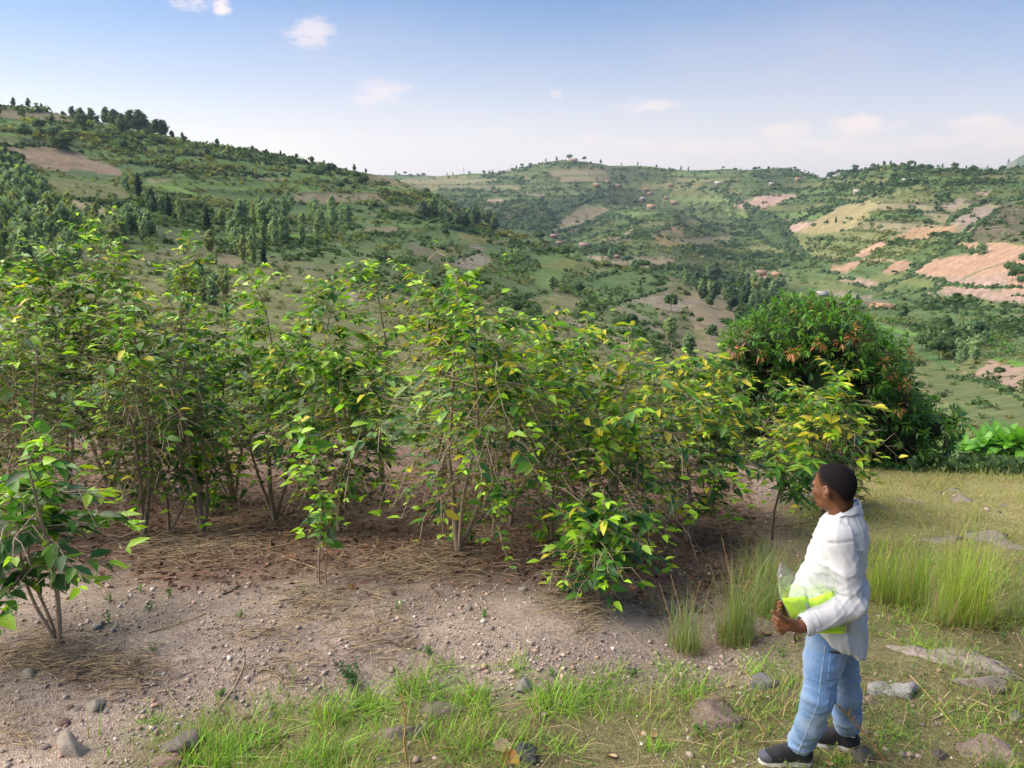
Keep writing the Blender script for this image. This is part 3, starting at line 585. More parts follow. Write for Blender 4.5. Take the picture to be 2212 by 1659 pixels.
trees_at('dark', 'round_tree', [(737+1100/3, 295+1190/3, 46), (737+1530/3, 295+1030/3, 36), (737+1375/3, 295+1000/3, 34, 'gum', 1.5), (737+1870/3, 295+1250/3, 42, 'dark', .8), (737+2130/3, 295+1290/3, 46, 'gum', 1.4), (737+2130/3, 295+1130/3, 44, 'dark', .75), (737+1690/3, 295+780/3, 32), (737+1740/3, 295+800/3, 26, 'gum'), (737+1470/3, 295+780/3, 24, 'dark', 1.5), (737+1900/3, 295+870/3, 28, 'gum', 1.5), (737+1960/3, 295+850/3, 28, 'dark', 1.4), (737+1840/3, 295+830/3, 24, 'dark', 1.4), (737+1430/3, 295+690/3, 18, 'dark', 1.3), (737+1280/3, 295+680/3, 24, 'dark', 1.3), (737+670/3, 295+660/3, 26, 'dark', .9), (737+200/3, 295+410/3, 38, 'dark', .8)],
 ['big dark round tree behind the central coffee tree', 'dark round tree on the edge of the olive field', 'pale round tree left of the olive field', 'dark tree at the foot of the grey ploughed strip', 'greyish tree clump beside the path in the valley', 'upright dark tree on the grey ploughed field', 'big round tree by the small tan hut on the spur', 'slim pale tree touching the big round tree on the spur', 'wide low dark tree on the end of the spur', 'pale spreading tree at the end of the pale path', 'dark spreading tree at the end of the pale path', 'dark wide tree above the pale path', 'small dark tree between the huts on the spur', 'dark tree at the head of the cane field', 'dark tree in the middle of the left hill fields', 'tall dark tree on the skyline shoulder'])
trees_at('pine', 'valley_tree', [(1474.7+1070/3, 295+1110/3, 36, 'pine', .8), (1474.7+1130/3, 295+1070/3, 16, 'pine', 1.2), (1474.7+1410/3, 295+1190/3, 20, 'dark'), (1474.7+1450/3, 295+1160/3, 20, 'column'), (1474.7+190/3, 295+1320/3, 38, 'dark', .8), (1474.7+110/3, 295+1220/3, 20, 'dark'), (1474.7+2045/3, 295+1560/3, 22, 'dark'), (1474.7+20/3, 295+1420/3, 50, 'gum', 1.3), (1474.7+1160/3, 295+450/3, 12, 'dark', 1.2), (1474.7+995/3, 295+560/3, 12, 'column'), (1474.7+935/3, 295+555/3, 9, 'column'), (1474.7+910/3, 295+575/3, 9, 'dark'), (1474.7+665/3, 295+660/3, 15, 'dark', 1.2), (1474.7+1920/3, 295+770/3, 24, 'gum', 1.6)],
 ['tall thin tree beside the white-roofed house', 'small tree right of the white-roofed house', 'dark round tree below the ruined brick house', 'pointed tree behind the dark round tree in the valley', 'dark tree left above the mango crown', 'small dark tree on the olive slope left of the mango crown', 'small round tree on the brown field at right', 'pale tree left of the mango crown', 'round bush tree at the top of the tan field', 'tallest of the thin trees on the tan field', 'thin tree in the middle of the tan field', 'small round tree on the tan field', 'round tree at the bottom corner of the tan field', 'yellow-green tree on the edge of the orange ploughed field'])
# skylines
sky1 = [(0, 238, 16), (30, 240, 14), (62, 242, 15), (90, 246, 13), (115, 250, 14), (140, 254, 18), (160, 258, 20), (178, 260, 32), (196, 268, 26), (214, 274, 30), (232, 278, 32), (250, 283, 32), (268, 288, 34), (285, 293, 36), (305, 298, 38), (322, 300, 30), (340, 304, 26), (352, 306, 28), (372, 310, 12), (395, 314, 14), (425, 320, 12), (450, 326, 14), (468, 328, 12), (494, 332, 28, 'gum', 1.3), (520, 338, 9), (545, 341, 10), (575, 346, 8), (605, 351, 9), (640, 357, 9), (675, 363, 11), (700, 369, 8), (735, 376, 11), (765, 382, 12), (790, 388, 8)]
for x, y, hp, *k in sky1:
    pass
def on_skyline(px, near_limit=None):
    for iy in range(30, 500):
        i = BUF[iy, int(round(px*KP))+100]
        if i >= 0: return FP.reshape(-1, 3)[i]
for (x, y, hp, *k) in sky1:
    p = on_skyline(x)
    plant_tree(k[0] if k else 'pine', 'ridge_tree', p, px_height(p, hp+3), 'dark tree on the skyline of the left hill' if hp < 18 else ('big dark tree in the wood on the crest of the left hill' if not k else 'tall airy tree standing alone on the skyline of the left hill'), 'tree', 'skyline trees of the left hill' if hp < 18 else ('wood on the crest of the left hill' if not k else None), wide=k[1] if len(k) > 1 else (1.3 if hp > 18 else 1.0))
for x in np.arange(830, 2212, 22):
    p = on_skyline(x+random.uniform(-8, 8))
    plant_tree(random.choice(['dark', 'pine', 'gum']), 'far_ridge_tree', p, px_height(p, random.uniform(5, 10)), 'tiny tree on the far skyline', 'tree', 'trees on the far skyline')
for x, hp in ((1232, 16), (1244, 12), (1262, 12), (1135, 14), (1128, 10), (1990, 14), (2060, 12)):
    p = on_skyline(x); plant_tree('dark', 'far_ridge_tree', p, px_height(p, hp), 'larger tree standing out on the far skyline', 'tree', 'larger trees on the far skyline')
grove('dark', 'far_tree', Z3((900,260),(1080,220),(1420,160),(1800,220),(2212,240),(2212,300),(1700,290),(1330,350),(1060,370),(860,310)), 46, (8, 16), 'dark tree in the wood below the crest of the right hill', 'dark wood below the crest of the right hill', 1.2)
grove('dark', 'far_tree', Z3((2100,960),(2130,860),(2240,800),(2240,1000)), 7, (24, 40), 'dark tree at the right edge by the orange ploughed field', 'trees at the right edge by the ploughed field', 1.0)
# banana plants down in the valley
def banana_proto(seed):
    r = np.random.default_rng(seed); B = Bag()
    tube(B, [(0, 0, 0), (.02, 0, .25), (.03, .01, .5)], [.05, .04, .03], (.16, .15, .07), 6)
    for k in range(9):
        a = k*2.4+r.uniform(-.2, .2); el = r.uniform(.5, 1.25); L = r.uniform(.45, .62); s = np.linspace(0, 1, 6)
        d = np.array([math.cos(a), math.sin(a)]); x = L*s*math.cos(el*.8); z = .45+L*(s*math.sin(el)-.62*s**2*(1.3-el*.6)); wd = .085*np.sin(np.pi*np.clip(s*.93+.05, 0, 1))**.7
        side = np.array([-d[1], d[0]])
        c = np.array([.11, .24, .045])*r.uniform(.75, 1.3)
        M_ = np.stack([d[0]*x, d[1]*x, z], -1); S_ = np.stack([side[0]*wd, side[1]*wd, wd*.35], -1); S2 = np.stack([-side[0]*wd, -side[1]*wd, wd*.35], -1)
        V = np.concatenate([M_, M_+S_, M_+S2]); q = np.arange(5)
        B.multi(V, [np.stack([q, q+1, q+7, q+6], -1), np.stack([q+1, q, q+12, q+13], -1)], c)
    return B.mesh('banana_plant', MT['leaf'])
BAN = [banana_proto(i) for i in range(3)]
def bananas(poly, n, hpx, label, group, cat='banana plant'):
    for x, y in poly_pts(poly, n):
        p = land(x, y)
        if p is None: continue
        o = obj('banana_plant', random.choice(BAN), None, (p[0], p[1], p[2]-.1)); h = px_height(p, random.uniform(*hpx)); o.scale = (h*.9, h*.9, h); o.rotation_euler.z = random.uniform(0, 6.28)
        tag(o, label, cat, group)
bananas(Z2((880,870),(1050,820),(1100,760),(1200,800),(1130,880),(1240,910),(1080,960)), 26, (15, 23), 'bright banana plant in the plot above the central coffee tree', 'banana plot above the central coffee tree')
bananas(Z2((1640,1060),(1700,1040),(1760,1110),(1650,1110)), 6, (18, 26), 'banana plant in the small stand between the olive and grey fields', 'small banana stand between fields')
bananas(Z3((1780,1290),(1960,1290),(2240,1380),(2240,1450),(2000,1420)), 40, (14, 22), 'bright banana plant in the plantation at the right of the valley', 'banana plantation at the right of the valley')
bananas(Z3((1290,1190),(1420,1190),(1450,1240),(1330,1230)), 10, (12, 18), 'banana plant in the row below the ruined house', 'banana row below the ruined house')
bananas(Z3((660,915),(800,930),(780,960),(680,940)), 10, (8, 14), 'banana plant beside the brown houses on the spur', 'banana plants beside the brown houses')

# ------------------------------------------------------------------ scrub, crops and far woodland nobody could count
def dome():
    a = np.arange(6)*math.pi/3; V = [(math.cos(t), math.sin(t), .0) for t in a]+[(.85*math.cos(t+.5), .85*math.sin(t+.5), .62) for t in a]+[(0, 0, 1.)]
    F4 = [(k, (k+1) % 6, 6+(k+1) % 6, 6+k) for k in range(6)]; F3 = [(6+k, 6+(k+1) % 6, 12) for k in range(6)]
    return np.array(V), [np.array(F4), np.array(F3)]
DOME = dome()
def scrub():
    r = np.random.default_rng(5); B = Bag()
    idx = np.nonzero(VIS)[0]; idx = idx[R_[idx] < 2500]
    den = LDEN[idx]*sstep(-.4, .3, n1[idx]+.8*n2[idx]+.1)
    for lo, hi, n, cards, smul in ((38, 130, 2600, 26, .65), (130, 300, 6500, 13, .85), (300, 2500, 19000, 7, 1.05)):
        sub = (R_[idx] >= lo) & (R_[idx] < hi); ix = idx[sub]; wgt = den[sub]*np.interp(R_[ix], [38, 130, 300, 600, 1000, 2500], [.2, .5, 1, 1.3, 1, .5])
        k = r.choice(ix, n, p=wgt/wgt.sum())
        P = P3[k]+np.stack([r.normal(0, 1, n)*R_[k]*.0012, r.normal(0, 1, n)*R_[k]*.003, 0*R_[k]], -1)
        kind = vnoise(X_[k]/38, Y_[k]/38, 99)+r.normal(0, .13, n)-.16*sstep(380, 750, R_[k])
        blu = np.array([.12, .185, .085]); dk = np.array([.066, .118, .048]); ol = np.array([.19, .21, .08])
        c = np.where(kind[:, None] < .42, dk, np.where(kind[:, None] < .62, blu, ol))*r.uniform(.7, 1.35, (n, 1))
        s = smul*np.minimum(r.gamma(4, .25, n), 1.9)*np.where(kind < .42, 1.15, .8)*np.interp(R_[k], [40, 130, 300, 700, 1800], [.55, .8, 1.0, 1.5, 2.4])
        hgt = np.where(kind < .42, .9, np.where(kind < .62, 1.5, 1.1))
        d = sphere_pts(n*cards, r).reshape(n, cards, 3); d[..., 2] = np.abs(d[..., 2])
        pos = P[:, None]+d*r.uniform(.45, 1, (n, cards, 1))*s[:, None, None]*np.stack([np.ones(n), np.ones(n), hgt], -1)[:, None]
        D = sphere_pts(n*cards, r); D[:, 2] *= .5; up = d.reshape(-1, 3)+sphere_pts(n*cards, r)*.5+np.array([0, 0, .4])
        sz = np.repeat(s, cards)*{26: .44, 13: .66, 7: 1.0}[cards]*r.uniform(.6, 1.3, n*cards)
        B.instances(LEAFQ_V, LEAFQ_F, frames(D, up, sz, pos.reshape(-1, 3)), np.clip(np.repeat(c, cards, 0)*r.uniform(.75, 1.3, (n*cards, 1)), .01, .9))
    tag(obj('scrub', B.mesh('scrub', MT['far_leaf'])), kind='stuff')
scrub()
def hedge_rows():
    """bushes grown along field boundaries and ravines, joined: past counting"""
    r = np.random.default_rng(8); B = Bag(); V, Fs = DOME
    lines = [Z3((0,330),(200,350),(420,470),(640,560),(780,760)), Z3((20,320),(260,350),(460,480),(660,590),(800,800)), Z3((300,520),(420,590),(520,680),(700,760)), Z2((1000,575),(1240,600),(1290,520)), Z2((1240,600),(1300,440),(1290,400)), Z3((600,590),(760,550),(900,470),(1080,430)), Z3((1710,560),(1860,470),(1960,420),(2212,400)), Z3((1830,680),(1900,580),(2050,480)), Z3((1480,880),(1640,780),(1760,690),(1850,600)), Z3((1690,960),(2212,1000)), Z3((1600,915),(1700,960),(1600,1030)), Z3((560,540),(660,640),(760,740),(900,860),(1080,930),(1300,1010),(1500,1080),(1700,1110),(2212,1140)), Z3((380,440),(520,480),(640,560)),
      Z3((1650,690),(1740,700),(1900,760),(1960,740)), Z3((1240,1000),(1480,900),(1660,930),(1640,990),(1300,1040)), Z3((1700,1130),(2000,1180),(2240,1230)), Z3((1340,1200),(1700,1260),(1900,1260)), Z3((1720,1560),(1980,1600),(2212,1720)), Z2((1000,570),(1150,560),(1240,590)), Z2((1240,590),(1330,510),(1600,420),(1760,330)), Z2((700,400),(860,470),(1000,540)), Z2((1700,1090),(1830,1070),(2110,990)), Z2((1600,930),(1780,880)), Z2((1700,1310),(1920,1345)), Z2((700,800),(900,750)),
      Z2((1340,640),(1600,560),(1760,500),(1900,560)), Z2((1700,700),(1900,640),(2212,560)), Z2((1900,1200),(2080,1230),(2140,1330)), Z1((0,395),(300,390),(560,450)), Z1((820,600),(1200,560),(1700,600)), Z1((1500,560),(1700,590),(1900,580)), Z1((780,500),(1100,540),(1500,540)), Z1((1000,440),(1400,470),(1800,520),(2100,570)), Z1((420,720),(700,780)), Z1((940,690),(1250,730),(1500,790)), Z1((1500,800),(1900,760),(2212,820))]
    ms = []; cs = []
    for ln in lines:
        for (x0, y0), (x1, y1) in zip(ln[:-1], ln[1:]):
            n = int(math.hypot(x1-x0, y1-y0)/1.6)+1
            for s in np.linspace(0, 1, n):
                if r.random() < .2: continue
                p = land(x0+(x1-x0)*s+r.normal(0, 1.6), y0+(y1-y0)*s+r.normal(0, 1.0))
                if p is None: continue
                q = px_height(p, r.uniform(2.0, 5.0)); a = r.uniform(0, 6.28)
                ms.append([[q*math.cos(a), -q*math.sin(a), 0, p[0]], [q*math.sin(a), q*math.cos(a), 0, p[1]], [0, 0, q*r.uniform(.9, 1.9), p[2]-.2*q]]); cs.append(np.array([.06, .11, .045])*r.uniform(.6, 1.6))
    B.instances(V*(1+r.uniform(-.2, .2, (len(V), 1))), Fs, np.array(ms), np.array(cs)); tag(obj('hedgerow_shrubbery', B.mesh('hedgerow_shrubbery', MT['far_leaf'])), kind='stuff')
hedge_rows()

# ------------------------------------------------------------------ houses
def flat(name, col, rough=.85):
    m, nt, N, L, B = mat_base(name); tc = N.new('ShaderNodeTexCoord'); n = N.new('ShaderNodeTexNoise'); n.inputs['Scale'].default_value = 2.2; n.inputs['Detail'].default_value = 6; L.new(tc.outputs['Object'], n.inputs[0])
    mr = N.new('ShaderNodeMapRange'); mr.inputs[1].default_value = .3; mr.inputs[2].default_value = .7; mr.inputs[3].default_value = .75; mr.inputs[4].default_value = 1.2; L.new(n.outputs['Fac'], mr.inputs[0])
    L.new(mix_rgb(N, L, 'MULTIPLY', 1.0, tuple(col), mr.outputs[0]), B.inputs['Base Color']); B.inputs['Roughness'].default_value = rough; return m
MT['mud'] = flat('mud_wall', (.40, .25, .15)); MT['cream'] = flat('cream_wall', (.5, .42, .3)); MT['tin'] = flat('tin_roof', (.42, .41, .40), .8); MT['rust'] = flat('rust_roof', (.3, .2, .15)); MT['blue_tin'] = flat('blue_roof', (.3, .5, .68), .5); MT['hole'] = flat('dark_wood', (.06, .045, .035)); MT['tile'] = flat('clay_roof', (.34, .17, .11))
def box_v(x0, x1, y0, y1, z0, z1):
    return [(x, y, z) for z in (z0, z1) for y in (y0, y1) for x in (x0, x1)]
BOXF = np.array([(0, 2, 3, 1), (4, 5, 7, 6), (0, 1, 5, 4), (2, 6, 7, 3), (0, 4, 6, 2), (1, 3, 7, 5)])
def house(px, py, wpx, label, wall='mud', roof='rust', rz=0.0, deep=.7, roofless=False, group=None, ratio=.42):
    p = land(px, py)
    if p is None: return
    W = px_height(p, wpx); D = W*deep; H = W*ratio; ov = .05*W
    root = empty('house', (p[0], p[1], p[2]-.06*W), label, 'house', group); root.rotation_euler.z = rz-math.atan2(p[0], p[1])
    w2, d2 = W/2, D/2; ridge = H+.22*W
    if not roofless:
        V = box_v(-w2, w2, -d2, d2, 0, H)+[(-w2, 0, ridge-.03*W), (w2, 0, ridge-.03*W)]; F = [BOXF[[0, 2, 3, 4, 5]], np.array([(4, 6, 8), (7, 5, 9)])]
        obj('wall', mesh('wall', V, F, MT[wall]), root)
        t = .02*W
        Vr = [(-w2-ov, -d2-ov, H-.03*W), (w2+ov, -d2-ov, H-.03*W), (w2+ov, 0, ridge), (-w2-ov, 0, ridge), (-w2-ov, d2+ov, H-.03*W), (w2+ov, d2+ov, H-.03*W)]; Vr = Vr+[(x, y, z+t) for x, y, z in Vr]
        Fr = np.array([(0, 1, 2, 3), (3, 2, 5, 4), (6, 9, 8, 7), (9, 10, 11, 8), (0, 6, 7, 1), (4, 5, 11, 10), (0, 3, 9, 6), (3, 4, 10, 9), (1, 7, 8, 2), (2, 8, 11, 5)])
        obj('roof', mesh('roof', Vr, Fr, MT[roof]), root)
    else:                                   # four bare walls of unequal height
        k = .06*W
        for x0, x1, y0, y1, h in ((-w2, w2, -d2, -d2+k, H*.8), (-w2, w2, d2-k, d2, H), (-w2, -w2+k, -d2+k, d2-k, H*.95), (w2-k, w2, -d2+k, d2-k, H*.6), (-k/2, k/2, -d2+k, d2-k, H*.85)):
            obj('wall', mesh('wall', box_v(x0, x1, y0, y1, 0, h), BOXF, MT[wall]), root)
    e = .004*W
    obj('door', mesh('door', box_v(-.07*W, .07*W, -d2-e-.01*W, -d2+e, 0, H*.66), BOXF, MT['hole']), root)
    for s in (-.3, .3): obj('window', mesh('window', box_v(s*W-.05*W, s*W+.05*W, -d2-e-.008*W, -d2+e, H*.4, H*.68), BOXF, MT['hole']), root)
house(1474.7+898/3, 295+1045/3, 25, 'tan house with a bright white tin roof in the valley', 'cream', 'tin', .75, .7)
house(1474.7+775/3, 295+1058/3, 9, 'tiny hut with a pale blue roof among the trees', 'mud', 'blue_tin', .3, .8)
house(1474.7+500/3, 295+905/3, 20, 'long low mud house at the left of the pair on the spur', 'mud', 'rust', -.1, .6)
house(1474.7+560/3, 295+922/3, 17, 'roofless mud house between the two houses on the spur', 'mud', 'rust', .2, .8, True)
house(1474.7+612/3, 295+920/3, 19, 'brown mud house with a flat front at the right end on the spur', 'mud', 'mud', .1, .6)
house(1474.7+1295/3, 295+1110/3, 42, 'ruined roofless brick house in the yard below the white-roofed house', 'mud', 'rust', -.35, .55, True, ratio=.26)
house(1474.7+955/3, 295+1105/3, 12, 'small pale shed in the bushes below the white-roofed house', 'cream', 'rust', .2, .7)
house(1474.7+1040/3, 295+1050/3, 8, 'little tan hut by the tall thin tree', 'cream', 'rust', -.2, .8)
house(737+1565/3, 295+730/3, 22, 'tan hut beside the big round tree on the spur', 'cream', 'rust', .1, .7)
house(737+1370/3, 295+660/3, 15, 'low red-brown house between dark trees on the spur', 'tile', 'rust', .0, .7)
house(737+1420/3, 295+700/3, 14, 'low mud wall house below the red-brown house', 'mud', 'rust', .3, .7)
house(737+1790/3, 295+790/3, 12, 'small brown hut above the pale path', 'tile', 'rust', .1, .7)
house(737+1950/3, 295+420/3, 11, 'cream house alone on the far middle hill', 'cream', 'tin', .6, .8)
house(737+2000/3, 295+468/3, 17, 'long cream house below the lone house on the far hill', 'cream', 'mud', .1, .5)
house(1474.7+292/3, 295+285/3, 20, 'yellowish house group front on the far right ridge', 'cream', 'tile', .0, .5)
house(1474.7+25/3, 295+328/3, 16, 'long pale house on the far slope, leftmost of three', 'cream', 'tin', .05, .4)
house(1474.7+125/3, 295+325/3, 15, 'long pale house on the far slope, middle of three', 'cream', 'tin', .05, .4)
house(1474.7+225/3, 295+320/3, 14, 'long pale house on the far slope, rightmost of three', 'cream', 'tin', .05, .4)
house(1474.7+570/3, 295+318/3, 10, 'pale house on the left shoulder of the right hill', 'cream', 'tin', .4, .7)
house(1474.7+740/3, 295+285/3, 12, 'tan house on the upper left of the right hill', 'cream', 'tile', .1, .6)
house(1474.7+1125/3, 295+372/3, 15, 'white house in the dark trees on the right hill', 'cream', 'tin', .3, .5)
house(1474.7+1430/3, 295+288/3, 9, 'pale house high on the right hill', 'cream', 'tin', .2, .6)
house(1474.7+975/3, 295+800/3, 8, 'tiny hut at the foot of the orange scrub slope', 'mud', 'rust', .2, .7)
house(737+1000/3, 295+365/3, 9, 'small house on the bluish far slope', 'mud', 'tile', .3, .7)
for x, y, wd in ((1630,310,12), (1660,330,14), (1720,300,9), (1722,322,10), (1780,330,9), (1800,325,11), (1835,300,9), (1850,330,9), (1975,350,9), (1940,318,8), (2010,380,9), (2130,330,10), (2110,405,9), (2160,440,12)):
    house(737+x/3, 295+y/3, wd, 'small brown house in the hamlet below the far summit', random.choice(['mud', 'cream', 'mud']), random.choice(['tile', 'rust', 'mud']), random.uniform(-.6, .6), .7, group='hamlet below the far summit')
house(1236, 352, 16, 'dark building on the top of the far summit', 'mud', 'rust', 0, .8)
house(737+1330/3, 295+180/3, 10, 'pale house on the left of the far summit ridge', 'cream', 'tin', .2, .5)
# lattice mast on the far saddle
def mast():
    p = on_skyline(1003); h = px_height(p, 17); B = Bag(); q = h*.035; root = empty('radio_mast', (p[0], p[1], p[2]-.5), 'thin radio mast on the far saddle', 'mast')
    for a in range(3):
        x, y = q*math.cos(a*2.1), q*math.sin(a*2.1); l = Bag(); tube(l, [(x, y, 0), (x*.2, y*.2, h)], h*.012, (.25, .24, .24), 4); obj('leg', l.mesh('leg', MT['twig']), root)
    for k in range(8):
        z = h*k/8; s = 1-.8*k/8; V = [(q*s*math.cos(a*2.1), q*s*math.sin(a*2.1), z) for a in range(3)]; tube(B, V+[V[0]], h*.006, (.25, .24, .24), 3)
    obj('brace', B.mesh('brace', MT['twig']), root)
mast()
# pale boulders on the left hill
def rough_skin(V, s):
    return V*(1+.16*np.abs(fbm(V[:, 0]*4+s, V[:, 1]*4+V[:, 2]*3, 7, 4))+.10*(np.abs(2*vnoise(V[:, 0]*9+s, V[:, 1]*9+V[:, 2]*5, 9)-1)))[:, None]
def rock_mesh(seed, col, flatness=.65, rough=.28, sub=2, name='rock', mat='stone', smooth=False):
    r = np.random.default_rng(seed); V, F = ico(sub); V = V.copy(); o = r.uniform(0, 50, 3)
    for _ in range(11):                      # broken faces
        d = sphere_pts(1, r)[0]; t = r.uniform(.45, .85); k = V@d; V = V-np.where(k > t, k-t, 0)[:, None]*d
    V = V*(1+rough*fbm(V[:, 0]*1.7+o[0]+V[:, 2], V[:, 1]*1.7+o[1]-V[:, 2], seed % 97, 3))[:, None]; V = V*(1+rough*.5*fbm(V[:, 0]*5+o[1]+V[:, 2]*2, V[:, 1]*5-V[:, 2]*3, (seed+3) % 97, 3))[:, None]; V = rough_skin(V, seed % 31) if sub >= 3 else V; V[:, 2] *= flatness
    t = 1+.3*fbm(V[:, 0]*3+o[2], V[:, 1]*3+V[:, 2]*2, 5, 3)
    return mesh(name, V, F, MT[mat], np.asarray(col)[None]*t[:, None], smooth)
BOUL = [rock_mesh(900+i, (.27, .24, .23), .6, .3, 2, 'boulder') for i in range(3)]
for x, y, wd, lab in ((1860,1170,22,'long pale boulder on the grass of the left hill'), (1910,1135,20,None), (1960,1140,32,'grey boulder above the darkest boulder on the left hill'), (1985,1190,44,'darkest and largest boulder in the pile on the left hill'), (2030,1145,18,None), (2040,1195,26,'pale boulder right of the darkest boulder'), (1940,1165,16,None), (1270,905,22,'pale rock left of the narrow dark cypress'), (1290,880,28,'pale upright rock above the rock left of the cypress'), (30,925,60,'grey rock face at the left edge below the wood'), (1560,1135,16,None), (1530,1110,12,None), (2190,1230,14,None), (1210,885,14,None)):
    p = land(x/3, 184+y/3)
    if p is None: continue
    o = obj('boulder', random.choice(BOUL), None, (p[0], p[1], p[2])); s = px_height(p, wd/3)*.6; o.scale = (s, s*.8, s*random.uniform(.6, .9)); o.rotation_euler.z = random.uniform(-.5, .5)
    tag(o, lab or 'small pale stone lying on the left hill', 'boulder', None if lab else 'small stones on the left hill')
# ------------------------------------------------------------------ coffee trees
def leaf_tpl(w=.36, droop=.22, fold=.16, n=3):
    s = np.array([0, .3, .66, 1.0]); ww = np.array([0, .92, .72, 0])*w*.5; z = -droop*s**2
    V = [(0, 0, 0), (s[1], 0, z[1]), (s[1], ww[1], z[1]+fold*ww[1]*2), (s[1], -ww[1], z[1]+fold*ww[1]*2), (s[2], 0, z[2]), (s[2], ww[2], z[2]+fold*ww[2]*2), (s[2], -ww[2], z[2]+fold*ww[2]*2), (1, 0, z[3])]
    return np.array(V), [np.array([(0, 1, 2), (0, 3, 1), (4, 7, 5), (4, 6, 7)]), np.array([(1, 4, 5, 2), (3, 6, 4, 1)])]
LT_COF = leaf_tpl(.50, .24, .20); LT_MAN = leaf_tpl(.25, .26, .18); LT_DRY = leaf_tpl(.42, .1, .35)
C_DK = np.array([.038, .115, .034]); C_MD = np.array([.115, .295, .038]); C_LM = np.array([.38, .66, .045]); C_YL = np.array([.70, .64, .06]); C_OL = np.array([.15, .25, .035])
def leaf_meshes(name, tpl, cols):
    out = []
    for c in cols: out.append(mesh(name, tpl[0], [f for f in tpl[1]], MT['leaf'], np.tile(np.asarray(c)[None], (len(tpl[0]), 1))))
    return out
PAL = np.array([C_DK*.8, C_DK, C_DK*1.25, C_MD*.85, C_MD, C_MD*1.2, C_LM*.75, C_LM, C_LM*1.15, C_OL, C_YL*.75, C_YL])
LEAFM = leaf_meshes('leaf', LT_COF, PAL); MANM = leaf_meshes('leaf', LT_MAN, PAL)
def put_leaves(root, M, ci, tpl, meshes, cam_local, limit, name='foliage', rest_pal=PAL, r=None):
    """the leaves that show largest become objects, the others one joined part"""
    n = len(M)
    size = np.linalg.norm(M[:, :, 0], axis=1)/np.maximum(np.linalg.norm(M[:, :, 3]-cam_local, axis=1), .5)
    size = size*(1+.0*size); order = np.argsort(-size); single = order[:limit]; rest = order[limit:]
    for i in single:
        o = bpy.data.objects.new('leaf', meshes[ci[i]]); m4 = Matrix(np.vstack([M[i], [0, 0, 0, 1]]).tolist()); o.matrix_basis = m4; COL.objects.link(o); o.parent = root
    if len(rest):
        B = Bag(); col = rest_pal[ci[rest]]*(r.uniform(.82, 1.2, (len(rest), 1)) if r is not None else 1); B.instances(tpl[0], tpl[1], M[rest], col)
        tag(obj(name, B.mesh(name, MT['leaf']), root), kind='stuff')
TOTAL = [0]
